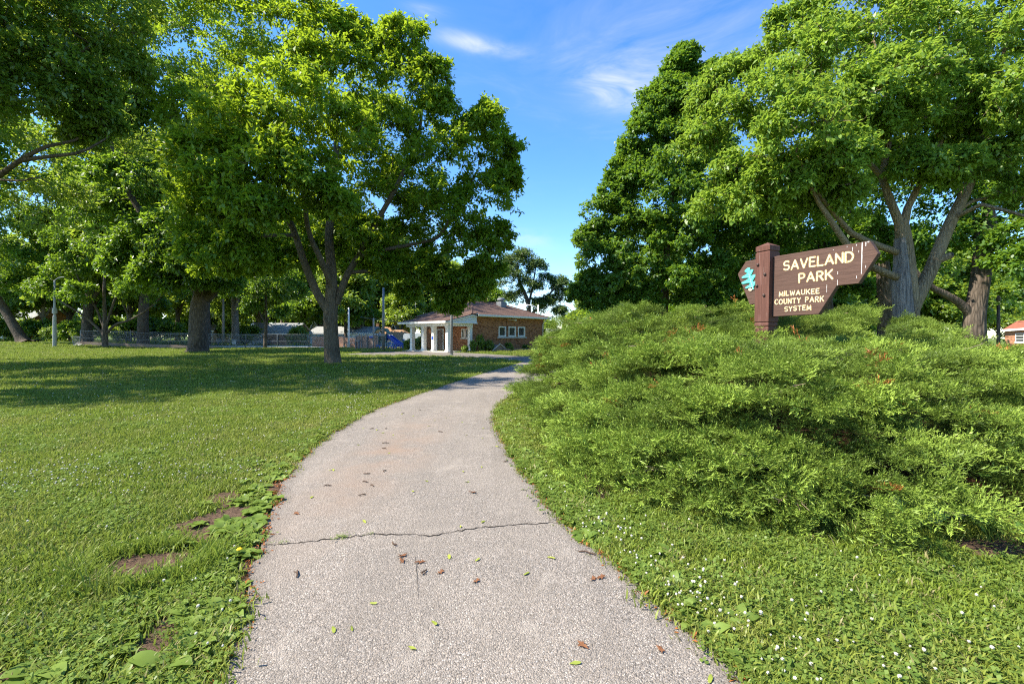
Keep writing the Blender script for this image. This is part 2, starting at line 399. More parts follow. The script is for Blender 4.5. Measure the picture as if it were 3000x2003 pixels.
ROOF_TAN = roof_mat('tan_shingle', (0.34, 0.20, 0.11), (0.48, 0.30, 0.17))
ROOF_DK = roof_mat('dark_shingle', (0.16, 0.14, 0.13), (0.24, 0.21, 0.19))
ROOF_RUST = roof_mat('rust_shingle', (0.30, 0.11, 0.07), (0.38, 0.15, 0.09))

def brick_mat(name, a, b, mort, axis):
    """axis 0: courses run along local X, 1: along local Y"""
    t = NT(name)
    co = t.new('ShaderNodeTexCoord').outputs['Object']; sp = t.new('ShaderNodeSeparateXYZ'); t.l.new(co, sp.inputs[0])
    cb = t.new('ShaderNodeCombineXYZ'); t.l.new(sp.outputs[axis], cb.inputs[0]); t.l.new(sp.outputs[2], cb.inputs[1])
    br = t.new('ShaderNodeTexBrick'); t.l.new(cb.outputs[0], br.inputs['Vector'])
    br.inputs['Scale'].default_value = 1.0; br.inputs['Brick Width'].default_value = 0.22; br.inputs['Row Height'].default_value = 0.085
    br.inputs['Mortar Size'].default_value = 0.011; br.inputs['Bias'].default_value = -0.1
    t.put(br.inputs['Color1'], a); t.put(br.inputs['Color2'], b); t.put(br.inputs['Mortar'], mort)
    n = t.new('ShaderNodeTexWhiteNoise'); sn = t.new('ShaderNodeVectorMath', operation='SNAP'); t.l.new(cb.outputs[0], sn.inputs[0]); sn.inputs[1].default_value = (0.22, 0.085, 1)
    t.l.new(sn.outputs[0], n.inputs['Vector'])
    c = t.mix(t.ramp(n.outputs['Value'], [(0.75, 0.0), (0.80, 0.8)]), br.outputs[0], [x * 0.28 for x in a])
    c = t.mix(t.math('MULTIPLY', t.noise(0.9, 4), 0.35), c, [x * 0.6 for x in a])
    t.bsdf(c, 0.9, 0.12, t.bump(br.outputs['Fac'], -0.6, 0.01)); return t.done()
BRICK_X = brick_mat('brown_brick', (0.46, 0.185, 0.080), (0.33, 0.128, 0.060), (0.36, 0.24, 0.16), 0)
BRICK_Y = brick_mat('brown_brick_front', (0.46, 0.185, 0.080), (0.33, 0.128, 0.060), (0.36, 0.24, 0.16), 1)
BRICK_OR = brick_mat('orange_brick', (0.50, 0.22, 0.11), (0.40, 0.165, 0.085), (0.40, 0.30, 0.22), 1)

def wood_paint(name, base, streak, vert):
    t = NT(name)
    v = t.pos((30, 30, 1.1) if vert else (2.0, 2.0, 34), True)
    n = t.noise(1.5, 7, 0.72, v); n2 = t.noise(1.2, 4, 0.6, t.pos((9, 9, 1.2) if vert else (1.4, 1.4, 9), True))
    c = t.mix(t.ramp(n, [(0.32, 0.0), (0.66, 1.0)]), [b * 0.62 for b in base], [b * 1.2 for b in base])
    c = t.mix(t.math('MULTIPLY', t.ramp(n2, [(0.58, 0.0), (0.72, 1.0)]), 0.7), c, streak)
    if vert:
        w = t.ramp(t.noise(2.0, 6, 0.7, t.pos((26, 26, 0.8), True)), [(0.63, 0.0), (0.70, 0.75)])
        c = t.mix(w, c, (0.40, 0.34, 0.31))
    t.bsdf(c, 0.78, 0.2, t.bump(n, 0.7, 0.006)); return t.done()
SIGN_WOOD = wood_paint('brown_sign_board', (0.105, 0.060, 0.045), (0.150, 0.092, 0.072), False)
POST_WOOD = wood_paint('red_brown_post', (0.125, 0.056, 0.041), (0.19, 0.10, 0.08), True)
def _cream():
    t = NT('cream_letter_paint')
    n = t.noise(40, 5, 0.7); c = t.ramp(n, [(0.34, (0.30, 0.18, 0.08)), (0.46, (0.66, 0.52, 0.30)), (0.7, (0.76, 0.66, 0.46))])
    t.bsdf(c, 0.7, 0.2, t.bump(n, 0.4, 0.003)); return t.done()
CREAM = _cream()
OCHRE = plain('ochre_letter_rim', (0.36, 0.22, 0.085), 0.75, 0.2, var=0.45, scale=30)
TEAL = plain('turquoise_paint', (0.10, 0.52, 0.45), 0.6, 0.3, var=0.12, scale=30)
TEAL_LT = plain('pale_turquoise', (0.36, 0.74, 0.68), 0.6, 0.3, var=0.1, scale=30)
RUST = plain('rusty_bolt_metal', (0.085, 0.055, 0.045), 0.6, 0.4, 0.4, var=0.4, scale=60)
DRIP = plain('white_dripping', (0.72, 0.68, 0.64), 0.8, 0.2, var=0.15, scale=60)
PETAL = plain('clover_white', (0.52, 0.48, 0.39), 0.8, 0.2, var=0.12, scale=90)
YELLOW = plain('dandelion_yellow', (0.80, 0.52, 0.02), 0.7, 0.2)

# ------------------------------------------------------------------ ground, paths
PL = np.array([(-1.35, -3.0), (-1.33, 1.2), (-1.375, 2.10), (-1.62, 2.75), (-1.92, 3.49), (-2.53, 5.08), (-2.80, 6.22), (-2.96, 7.64), (-2.99, 9.61), (-2.57, 12.5), (-1.61, 17.8), (-0.55, 22.8), (0.54, 27.7), (0.60, 29.6)])
PR = np.array([(1.25, -3.0), (1.17, 1.2), (1.07, 2.10), (0.92, 2.56), (0.72, 3.17), (0.45, 3.90), (0.30, 4.60), (0.107, 5.47), (-0.07, 6.52), (-0.256, 7.93), (-0.34, 9.48), (-0.20, 11.0), (0.27, 13.5), (1.55, 18.0), (2.75, 23.5), (3.6, 28.0), (3.7, 29.6)])
def smooth_curve(P, ys):
    """Catmull-Rom through (x,y) points, resampled at depths ys"""
    t = np.arange(len(P)); tt = np.linspace(0, len(P) - 1, 600); i = np.clip(tt.astype(int), 0, len(P) - 2); u = (tt - i)[:, None]
    p = lambda k: P[np.clip(i + k, 0, len(P) - 1)]
    q = 0.5 * ((2 * p(0)) + (-p(-1) + p(1)) * u + (2 * p(-1) - 5 * p(0) + 4 * p(1) - p(2)) * u ** 2 + (-p(-1) + 3 * p(0) - 3 * p(1) + p(2)) * u ** 3)
    return np.interp(ys, q[:, 1], q[:, 0])
YS = np.concatenate([np.linspace(-3, 1.5, 12), np.arange(1.6, 14, 0.05), np.arange(14, 29.7, 0.4)])
def wob(y, s):
    return (0.022 * np.sin(7.3 * y + s) + 0.016 * np.sin(17.1 * y + 2 * s) + 0.012 * np.sin(41.7 * y + 3 * s) + 0.010 * np.sin(83.0 * y + s)) * np.clip(y / 4, 0.4, 1)
XL = smooth_curve(PL, YS) + wob(YS, 1.0); XR = smooth_curve(PR, YS) + wob(YS, 4.0)
def path_x(y): return np.interp(y, YS, XL), np.interp(y, YS, XR)
APRON = [(-14.0, 38.2), (-9.0, 38.3), (-4.2, 35.4), (-1.2, 32.0), (0.60, 29.4), (3.7, 29.4), (3.9, 32.0), (2.6, 34.4), (0.6, 36.6), (-2.4, 41.2), (-4.3, 43.6), (-6.6, 45.0), (-10.6, 49.2), (-13.2, 47.0), (-14.6, 43.0), (-15.0, 39.2)]

def inside(poly, x, y):
    poly = np.asarray(poly); r = np.zeros(len(x), bool); j = len(poly) - 1
    for i in range(len(poly)):
        xi, yi = poly[i]; xj, yj = poly[j]
        c = ((yi > y) != (yj > y)) & (x < (xj - xi) * (y - yi) / (yj - yi + 1e-12) + xi); r ^= c; j = i
    return r
def dist_poly(poly, x, y):
    poly = np.asarray(poly, float); d = np.full(len(x), 1e9)
    for i in range(len(poly)):
        a, b = poly[i], poly[(i + 1) % len(poly)]; ab = b - a
        t = np.clip(((x - a[0]) * ab[0] + (y - a[1]) * ab[1]) / (ab @ ab), 0, 1)
        d = np.minimum(d, np.hypot(x - a[0] - t * ab[0], y - a[1] - t * ab[1]))
    return d

def build_ground():
    xs = np.concatenate([[-900, -400, -200, -140], np.arange(-110, 81, 2.5), [110, 200, 400, 900]])
    ys = np.concatenate([[-120, -40, -10], np.arange(-4, 121, 2.5), [150, 220, 400, 1500]])
    X, Y = np.meshgrid(xs, ys); V = np.stack([X, Y, gz(X, Y)], -1).reshape(-1, 3)
    n = len(xs); i, j = np.meshgrid(np.arange(len(xs) - 1), np.arange(len(ys) - 1)); k = (j * n + i).ravel()
    o = np_mesh('ground', V, np.stack([k, k + 1, k + n + 1, k + n], 1), LAWN, smooth=True); tag(o, 'broad mown lawn in front of the trees and buildings', kind='structure')
build_ground()

def build_path():
    t = np.array([0, .015, .035, .06, .10, .2, .35, .5, .65, .8, .90, .94, .965, .985, 1.0]); nx = len(t)
    X = XL[:, None] * (1 - t) + XR[:, None] * t; Y = np.repeat(YS[:, None], nx, 1)
    Z = 0.012 + 0.016 * np.sin(math.pi * t)[None, :] * np.ones_like(Y)
    V = np.stack([X, Y, Z], -1).reshape(-1, 3)
    i, j = np.meshgrid(np.arange(nx - 1), np.arange(len(YS) - 1)); k = (j * nx + i).ravel()
    ed = np.minimum(t, 1 - t)[None, :] * (XR - XL)[:, None]
    o = np_mesh('asphalt_path', V, np.stack([k, k + 1, k + nx + 1, k + nx], 1), ASPHALT, None, {'rim': ('POINT', 'FLOAT', np.ascontiguousarray(ed, np.float32))}, smooth=True)
    tag(o, 'worn asphalt footpath curving through the lawn', kind='structure')
    b = MB(); b.add([(x, y, 0.008) for x, y in APRON], [tuple(range(len(APRON)))])
    o2 = b.build('branch_path', ASPHALT); tag(o2, 'asphalt apron joining the path to the columned porch', kind='structure')
    # the crack across the walk: a ragged ribbon of dirt in the surface, and a short one along it
    def ribbon(name, pts, w, parent):
        m = MB(); vs = []
        for k, (px, py) in enumerate(pts):
            p = at(px, py, EYE * F / (py - HZ)); a = w * (0.5 + 0.9 * random.random())
            e = Vector(pts[min(k + 1, len(pts) - 1)]) - Vector(pts[max(k - 1, 0)])
            vs.append(p)
        L = []
        for k, p in enumerate(vs):
            d = (vs[min(k + 1, len(vs) - 1)] - vs[max(k - 1, 0)]); d.z = 0; d.normalize(); s = Vector((-d.y, d.x, 0)); a = w * (0.35 + 0.9 * random.random())
            xl, xr = path_x(p.y); tt = (p.x - xl) / (xr - xl); z = 0.016 + 0.016 * math.sin(math.pi * min(1, max(0, tt)))
            L += [(p.x + s.x * a, p.y + s.y * a, z), (p.x - s.x * a, p.y - s.y * a, z)]
        m.add(L, [(2 * k, 2 * k + 1, 2 * k + 3, 2 * k + 2) for k in range(len(vs) - 1)])
        return m.build(name, CRACK, parent)
    def jag(P, n, amp):
        out = []
        for (a, b) in zip(P[:-1], P[1:]):
            for k in range(n):
                t = k / n; out.append((a[0] + (b[0] - a[0]) * t, a[1] + (b[1] - a[1]) * t + random.uniform(-amp, amp)))
        return out + [P[-1]]
    ribbon('crack', jag([(778, 1602), (880, 1598), (960, 1587), (1090, 1575), (1200, 1576), (1262, 1581), (1330, 1566), (1420, 1553), (1530, 1541), (1640, 1535)], 8, 2.6), 0.0055, o)
    ribbon('crack', jag([(1216, 1640), (1222, 1700), (1226, 1770)], 6, 2.0), 0.0012, o)
build_path()

# bare soil patches beside the walk (irregular sheets just above the lawn)
SOILS = []
def soil_patch(pts, label, grow=1.3):
    w = [at(px, py, EYE * F / (py - HZ)) for px, py in pts]
    cw = sum(w, Vector()) / len(w); w = [cw + (q - cw) * grow for q in w]
    P = []
    for k in range(len(w)):
        a, b = w[k], w[(k + 1) % len(w)]
        for q in range(5):
            p = a.lerp(b, q / 5); P.append((p.x + random.uniform(-.03, .03), p.y + random.uniform(-.05, .05)))
    SOILS.append(P)
    c = (sum(p[0] for p in P) / len(P), sum(p[1] for p in P) / len(P))
    o = MB().add([(x, y, 0.005) for x, y in P] + [(c[0], c[1], 0.009)], [(k, (k + 1) % len(P), len(P)) for k in range(len(P))]).build('bare_soil', SOIL)
    tag(o, label, kind='structure')
soil_patch([(320, 1660), (400, 1632), (520, 1630), (560, 1650), (470, 1690), (380, 1710), (335, 1690)], 'bare brown soil hollow in the left lawn')
soil_patch([(530, 1545), (640, 1505), (730, 1490), (760, 1520), (680, 1570), (590, 1590)], 'bare soil strip among weeds by the path')
soil_patch([(400, 1900), (470, 1830), (520, 1840), (500, 1900), (440, 1960), (380, 2003), (330, 1990)], 'bare soil patch between broad weeds near the path')
soil_patch([(600, 1460), (690, 1440), (700, 1460), (640, 1490)], 'small bare soil patch by the path edge')
soil_patch([(-60, 1990), (40, 1970), (120, 2010), (40, 2060), (-80, 2050)], 'bare soil corner at the lawn edge')
soil_patch([(790, 1420), (812, 1432), (770, 1560), (740, 1640), (720, 1700), (700, 1700), (735, 1560)], 'thin strip of bare soil along the path rim')
soil_patch([(2780, 1590), (2900, 1570), (3000, 1570), (3010, 1640), (2900, 1640)], 'bare soil under the juniper edge')
soil_patch([(1640, 1280), (1680, 1300), (1760, 1420), (1740, 1440), (1670, 1360)], 'leaf strewn soil beside the junipers')

# alley and court slabs beyond the fence
def slab(name, pts, z0, z1, mat, label):
    o = MB().prism([(0, 0)], 0, 0) if False else MB()
    n = len(pts); o.add([(x, y, z0) for x, y in pts] + [(x, y, z1) for x, y in pts], [tuple(range(n - 1, -1, -1)), tuple(range(n, 2 * n))] + [(i, (i + 1) % n, (i + 1) % n + n, i + n) for i in range(n)])
    return tag(o.build(name, mat), label, kind='structure')
slab('concrete_court', [(-40.2, 60.3), (-24.0, 60.3), (-22.0, 70.0), (-52.0, 70.0), (-54.5, 62.0)], -0.5, 0.16, CONCRETE, 'pale concrete court behind the chain link fence')
slab('playground_surface', [(-23.5, 52.0), (-11.0, 50.0), (-10.0, 64.0), (-22.0, 66.0)], -0.5, 0.05, plain('wood_chips', (0.42, 0.33, 0.23), 0.95, 0.05, var=0.3, scale=15), 'tan wood chip surface under the play set')
slab('far_path', [(-95.0, 55.5), (-41.0, 58.0), (-41.2, 58.6), (-95.0, 57.0)], 0.0, 0.74, CONCRETE, 'thin far footpath at the lawn edge') if False else None

# ------------------------------------------------------------------ trees
def resample(pts, rad, step):
    P = np.array([tuple(p) for p in pts], float); r = np.asarray(rad, float)
    t = np.arange(len(P)); seg = np.linalg.norm(np.diff(P, axis=0), axis=1); n = max(2, int(seg.sum() / step))
    tt = np.linspace(0, len(P) - 1, n * 3); i = np.clip(tt.astype(int), 0, len(P) - 2); u = (tt - i)[:, None]
    p = lambda k: P[np.clip(i + k, 0, len(P) - 1)]
    q = 0.5 * ((2 * p(0)) + (-p(-1) + p(1)) * u + (2 * p(-1) - 5 * p(0) + 4 * p(1) - p(2)) * u ** 2 + (-p(-1) + 3 * p(0) - 3 * p(1) + p(2)) * u ** 3)
    rr = np.interp(tt, t, r)
    s = np.concatenate([[0], np.cumsum(np.linalg.norm(np.diff(q, axis=0), axis=1))]); k = np.linspace(0, s[-1], n)
    return np.stack([np.interp(k, s, q[:, c]) for c in range(3)], 1), np.interp(k, s, rr)

def ring_tube(P, r, n, bumpy=0.0, flare=0.0):
    """vertices and quads of a tapered tube through P"""
    m = len(P); d = np.gradient(P, axis=0); d /= np.linalg.norm(d, axis=1)[:, None] + 1e-9
    ref = np.array([1.0, 0, 0]) if abs(d[0, 0]) < 0.8 else np.array([0, 1.0, 0]); V = np.zeros((m, n, 3)); a = np.arange(n) * 2 * math.pi / n
    ph = rng.uniform(0, 6.28, 4)
    for i in range(m):
        s = np.cross(d[i], ref); s /= np.linalg.norm(s) + 1e-9; ref = np.cross(s, d[i])
        rr = np.full(n, r[i])
        if bumpy:
            rr *= 1 + bumpy * (np.sin(3 * a + ph[0] + 0.25 * i) + 0.6 * np.sin(5 * a + ph[1] - 0.2 * i) + 0.5 * np.sin(2 * a + ph[2] + 0.4 * i)) / 2
        if flare:
            h = np.linalg.norm(P[i] - P[0]) / max(r[-1], 0.05)
            rr *= 1 + flare * math.exp(-h / 1.1) * (1 + 0.45 * np.sin(5 * a + ph[3]))
        V[i] = P[i] + np.cos(a)[:, None] * s * rr[:, None] + np.sin(a)[:, None] * ref * rr[:, None]
    i, k = np.meshgrid(np.arange(m - 1), np.arange(n), indexing='ij'); i = i.ravel(); k = k.ravel(); k2 = (k + 1) % n
    return V.reshape(-1, 3), np.stack([i * n + k, i * n + k2, (i + 1) * n + k2, (i + 1) * n + k], 1)

def rand_dirs(n, r=None):
    v = (r or rng).normal(size=(n, 3)); return v / np.linalg.norm(v, axis=1)[:, None]

def leaf_arrays(pos, out, length, width, droop, flat=0.6):
    """folded four-corner leaves at pos; out = outward directions"""
    n = len(pos); r = rng
    d = out * 0.55 + rand_dirs(n) * 0.75; d[:, 2] -= droop; d /= np.linalg.norm(d, axis=1)[:, None]
    up = np.tile(np.array([0, 0, 1.0]), (n, 1)) * flat + rand_dirs(n) * (1 - flat) * 1.2 + out * 0.25
    s = np.cross(d, up); s /= np.linalg.norm(s, axis=1)[:, None] + 1e-9; nn = np.cross(s, d)
    l = (length * r.uniform(0.5, 1.35, n))[:, None]; w = (width * r.uniform(0.7, 1.2, n))[:, None]
    base = pos; mid = pos + d * l * 0.42; tip = pos + d * l - nn * l * 0.10
    V = np.stack([base, mid + s * w * 0.5 + nn * w * 0.22, tip, mid - s * w * 0.5 + nn * w * 0.22], 1).reshape(-1, 3)
    return V, np.arange(n * 4).reshape(-1, 4)

def tree_arrays(limbs, lobes, sub=10, term=9, leaves=12, leaf=(0.19, 0.085), spread=0.42, droop=0.35, subr=0.40, branch_r=0.05, sides=14, origin=(0, 0, 0), flare=0.9, twigs=True, gap=0.0):
    O = np.array(origin, float)
    WV, WF, nv = [], [], 0
    nodes, nrad = [], []
    for li, (pts, rad) in enumerate(limbs):
        P, r = resample(pts, rad, 0.32 if li == 0 else 0.45)
        V, f = ring_tube(P, r, sides if li < 3 else max(7, sides - 5), 0.05 if li else 0.06, flare if li == 0 else 0)
        WV.append(V); WF.append(f + nv); nv += len(V)
        k0 = len(P) // 3 if li == 0 else 1
        nodes.append(P[k0:]); nrad.append(r[k0:])
    N = np.concatenate(nodes); NR = np.concatenate(nrad)
    subs = []
    for (c, rl) in lobes:
        c = np.array(c); dd = rand_dirs(sub); dd[:, 2] = np.where(dd[:, 2] < -0.45, -dd[:, 2], dd[:, 2])
        for d in dd:
            subs.append((c + d * rl * rng.uniform(0.42, 0.80) * np.array([1, 1, 0.9]), rl * subr * rng.uniform(0.75, 1.35), d))
    cents = np.array([s[0] for s in subs])
    order = np.argsort([np.min(np.linalg.norm(N - c, axis=1)) for c in cents])
    TP, TO = [], []
    for q in order:
        c, rs, d = subs[q]
        k = np.argmin(np.linalg.norm(N - c, axis=1) + 0.25 * np.abs(N[:, 2] - c[2]) * (N[:, 2] > c[2])); a = N[k]; L = np.linalg.norm(c - a)
        if L > 0.25:
            r0 = min(NR[k] * 0.62, branch_r * (0.5 + 0.22 * L)); bend = rng.normal(size=3) * 0.10 * L; bend[2] += 0.08 * L
            P = np.array([a, a * 0.66 + c * 0.34 + bend, a * 0.33 + c * 0.67 + bend * 0.9, c]); r = np.linspace(r0, max(0.007, r0 * 0.3), 4)
            V, f = ring_tube(P, r, 5); WV.append(V); WF.append(f + nv); nv += len(V)
            N = np.concatenate([N, P[1:]]); NR = np.concatenate([NR, r[1:]])
        dd = rand_dirs(term) * 0.80 + d * 0.75; dd[:, 2] += 0.22; dd /= np.linalg.norm(dd, axis=1)[:, None]
        ln = rs * rng.uniform(0.55, 1.0, (term, 1)) * np.where(rng.random((term, 1)) < .22, 1.55, 1.0) * 1.25
        tp = c + dd * ln * np.array([1, 1, 0.9])
        if twigs:
            for j in range(0, term, 3):
                P = np.array([c, (c + tp[j]) / 2 + rng.normal(size=3) * 0.06, tp[j]]); V, f = ring_tube(P, np.array([0.012, 0.008, 0.004]) * (1 + branch_r * 8), 3); WV.append(V); WF.append(f + nv); nv += len(V)
        TP.append(np.concatenate([tp, np.repeat(c[None], term, 0)], 1)); TO.append(dd)
    TP = np.concatenate(TP); TO = np.concatenate(TO)
    if gap:
        keep = rng.random(len(TP)) > gap; TP, TO = TP[keep], TO[keep]
    m = len(TP); tint_t = rng.uniform(0.0, 1.0, m) * 0.5; N_ = m * leaves
    u = 1.05 - 0.78 * rng.random(N_) ** 1.15
    tipw = (0.35 + 0.75 * np.clip(1 - u, 0, 1) * 2)[:, None]
    pos = np.repeat(TP[:, 3:], leaves, 0) * (1 - u[:, None]) + np.repeat(TP[:, :3], leaves, 0) * u[:, None] + rng.normal(size=(N_, 3)) * np.array([spread, spread, spread * 0.6]) * 0.50 * tipw
    out = np.repeat(TO, leaves, 0)
    V, f = leaf_arrays(pos, out, leaf[0], leaf[1], droop)
    tint = np.clip(np.repeat(tint_t, leaves) + rng.uniform(0, 0.5, m * leaves), 0, 1)
    return (np.concatenate(WV) - O, np.concatenate(WF)), (V - O, f, tint)

def make_tree(name, label, base, limbs, lobes, leafmat, bark, group=None, **kw):
    wood, crown = tree_arrays(limbs, lobes, origin=tuple(base), **kw)
    root = thing(name, label, 'tree', tuple(base), 0, group)
    np_mesh('trunk', wood[0], wood[1], bark, root, smooth=True)
    np_mesh('crown', crown[0], crown[1], leafmat, root, {'tint': ('FACE', 'FLOAT', crown[2].astype(np.float32))})
    return root

def LB(*rows): return [(at(px, py, y), r) for px, py, y, r in rows]
def PT(*rows): return [at(*r) for r in rows]

# --- the big maple beside the walk
b1 = on_ground(976, 26.7)
make_tree('maple_tree', 'large spreading maple with bright yellow-green left side growing beside the path', b1,
    [([b1 - Vector((0, 0, .3)), at(973, 1035, 26.7), at(970, 980, 26.7), at(968, 920, 26.7), at(972, 870, 26.7), at(970, 780, 26.8), at(964, 690, 26.8), at(975, 560, 26.6), at(985, 420, 26.6), at(970, 250, 26.6)], [.50, .44, .40, .40, .36, .27, .24, .20, .15, .08]),
     (PT((958, 905, 26.7), (925, 850, 26.6), (890, 765, 26.2), (858, 670, 25.6), (800, 560, 23.2), (735, 450, 21.4), (690, 300, 21.4)), [.25, .23, .20, .17, .14, .10, .05]),
     (PT((985, 890, 26.7), (1015, 810, 26.8), (1055, 740, 27), (1110, 640, 27.2), (1175, 520, 27), (1225, 400, 27), (1240, 280, 27)), [.22, .19, .17, .15, .13, .10, .05]),
     (PT((972, 840, 26.6), (940, 760, 26), (905, 680, 25.5), (890, 560, 23.5), (880, 420, 22)), [.18, .16, .13, .10, .05]),
     (PT((1045, 755, 27), (1110, 735, 27.4), (1210, 715, 28), (1290, 690, 28), (1330, 610, 28), (1400, 500, 28)), [.13, .12, .11, .10, .08, .05]),
     (PT((1010, 800, 26.8), (1090, 795, 27.2), (1180, 805, 28), (1275, 822, 28.5), (1390, 800, 29)), [.12, .11, .09, .08, .04]),
     (PT((865, 690, 25.8), (800, 690, 24), (720, 700, 23), (650, 730, 22.5)), [.10, .09, .07, .04])],
    LB((560, 30, 28, 3.60), (700, 60, 27, 3.60), (830, 130, 26, 3.00), (930, 90, 26, 1.90), (960, 230, 25.5, 2.60), (1050, 110, 27, 1.50), (1085, 200, 27, 2.20), (1175, 125, 27, 1.60), (1200, 240, 27, 2.20), (1265, 235, 27, 1.30), (1285, 330, 27, 1.30),
       (1130, 400, 26, 2.60), (1000, 420, 21.4, 2.23), (870, 330, 20.4, 2.31), (720, 380, 20.4, 2.31), (620, 480, 19.9, 1.86), (680, 580, 19.4, 1.85), (790, 500, 19.4, 1.94), (900, 540, 19.9, 1.77), (620, 640, 19.9, 1.59), (760, 640, 19.4, 1.59), (960, 600, 20.4, 1.33), (590, 740, 20.4, 1.33), (700, 740, 19.9, 1.15), (590, 350, 25, 2.20),
       (1290, 470, 27, 2.30), (1400, 410, 28, 1.90), (1425, 350, 28, 1.20), (1465, 455, 28, 1.40), (1480, 530, 28, 1.00), (1420, 600, 28, 2.20), (1300, 620, 27, 2.20), (1370, 740, 28, 2.00), (1440, 700, 28.5, 1.40), (1270, 790, 28, 1.30), (1430, 800, 29, 1.20), (1370, 860, 29, 1.10), (1310, 900, 29, 0.70), (1140, 800, 27.5, 1.00), (1230, 800, 28, 1.30), (1100, 750, 27.5, 1.30), (1310, 840, 28.5, 1.30), (1390, 820, 29, 1.40), (1320, 880, 29.5, 0.90), (1060, 690, 27, 1.40), (1190, 860, 29, 0.80), (1130, 600, 28, 2.40), (1190, 720, 29, 1.90),
       (1050, 520, 30, 3.00), (900, 640, 31, 2.60), (1080, 740, 31, 2.20), (760, 300, 30, 4.50), (1000, 280, 31, 4.00), (1180, 420, 30, 3.00), (850, 700, 30.5, 2.2), (1000, 690, 31, 2.2), (960, 770, 31, 1.7), (700, 660, 30, 2.6), (620, 580, 30, 2.6), (1180, 560, 31, 2.4), (1260, 640, 31, 2.2), (800, 760, 31, 2.0), (740, 800, 31, 1.6), (860, 780, 30.5, 1.4), (640, 790, 29, 1.4)),
    L_MAPLE, B_MAPLE, sub=22, term=9, leaves=16, leaf=(0.27, 0.13), spread=0.34, subr=0.29, droop=0.35, branch_r=0.055, sides=20)

# --- the massive dark old tree at left
b2 = on_ground(578, 45)
make_tree('old_shade_tree', 'massive old tree with thick dark flared trunk on the left lawn', b2,
    [([b2 - Vector((0, 0, .4)), at(580, 1000, 45), at(582, 940, 45), at(588, 890, 45), at(590, 840, 45), at(560, 700, 46), at(530, 500, 46), at(500, 250, 46)], [1.05, .86, .78, .80, .70, .5, .35, .15]),
     (PT((600, 880, 45), (640, 840, 45), (680, 780, 45.5), (700, 600, 47), (720, 300, 48)), [.45, .42, .38, .3, .12]),
     (PT((575, 850, 45), (520, 760, 44), (430, 650, 43), (350, 500, 43), (300, 300, 44)), [.4, .35, .28, .2, .1])],
    LB((300, 210, 46, 5.5), (430, 40, 46, 6), (620, 150, 48, 6), (330, 420, 44, 4.4), (480, 300, 45, 5), (400, 560, 42, 3.6), (540, 500, 45, 4.6), (520, 690, 41, 2.8), (600, 760, 41, 2.0), (480, 790, 41, 2.0), (440, 700, 42, 2.6), (680, 740, 44, 2.6), (300, 650, 44, 3.2), (240, 40, 46, 5), (500, 830, 41, 1.5), (600, 815, 41, 1.3), (665, 835, 43, 1.5), (430, 825, 41, 1.6), (545, 770, 40, 1.6), (700, 700, 44, 2.2), (370, 780, 42, 1.8), (340, 310, 43, 3), (430, 420, 50, 5), (650, 400, 50, 5), (280, 520, 47, 4), (380, 620, 47, 4), (560, 640, 48, 4), (660, 600, 48, 4), (240, 380, 48, 4.5), (560, 330, 50, 5)),
    L_DARK, B_DARK, sub=26, term=10, leaves=18, leaf=(0.38, 0.20), spread=0.62, subr=0.32, droop=0.45, branch_r=0.09, sides=22, flare=1.0)

# --- low wide tree in front of the fence, far left
b3 = on_ground(308, 57)
make_tree('low_forked_tree', 'low wide tree forking near the ground before the fence corner', b3,
    [([b3 - Vector((0, 0, .3)), at(308, 1005, 57), at(307, 972, 57), at(307, 930, 57), at(305, 850, 57), at(310, 740, 57)], [.36, .33, .32, .22, .16, .07]),
     (PT((300, 975, 57), (275, 950, 57), (240, 920, 56.5), (190, 890, 56), (140, 850, 56)), [.17, .15, .12, .09, .05]),
     (PT((314, 975, 57), (340, 950, 57), (385, 935, 56.5), (440, 900, 56), (490, 850, 56)), [.17, .15, .12, .09, .05]),
     (PT((302, 955, 57), (280, 900, 57), (240, 840, 57), (210, 760, 57)), [.14, .12, .09, .05]),
     (PT((312, 950, 57), (335, 880, 57), (370, 800, 57), (400, 720, 57)), [.14, .12, .09, .05])],
    LB((190, 800, 57, 2.4), (300, 730, 57, 2.6), (410, 770, 57, 2.6), (135, 860, 56, 1.6), (480, 850, 56, 2.0), (250, 660, 58, 2.6), (360, 650, 58, 2.6), (230, 860, 55, 1.5), (390, 860, 55, 1.7), (170, 720, 58, 2), (470, 740, 57, 2)),
    L_DARK, B_DARK, sub=12, term=10, leaves=20, leaf=(0.33, 0.18), spread=0.7, droop=0.2, branch_r=0.05, sides=12)

# --- leaning tree at the left edge
b4 = on_ground(72, 64)
make_tree('leaning_tree', 'dark tree with a trunk leaning sharply left at the far left', b4,
    [([b4 - Vector((0.0, 0, .4)), at(58, 985, 64), at(35, 945, 64), at(10, 900, 64), at(-20, 850, 63), at(-40, 750, 62)], [.85, .62, .55, .50, .42, .2])],
    LB((-30, 760, 60, 3.5), (50, 700, 60, 3.2), (10, 620, 60, 3.5), (90, 780, 60, 2.2), (-60, 640, 60, 4), (30, 840, 60, 1.8), (110, 650, 62, 2.4)),
    L_DARK, B_DARK, sub=12, term=10, leaves=20, leaf=(0.40, 0.22), spread=0.8, droop=0.3, branch_r=0.06, sides=12)

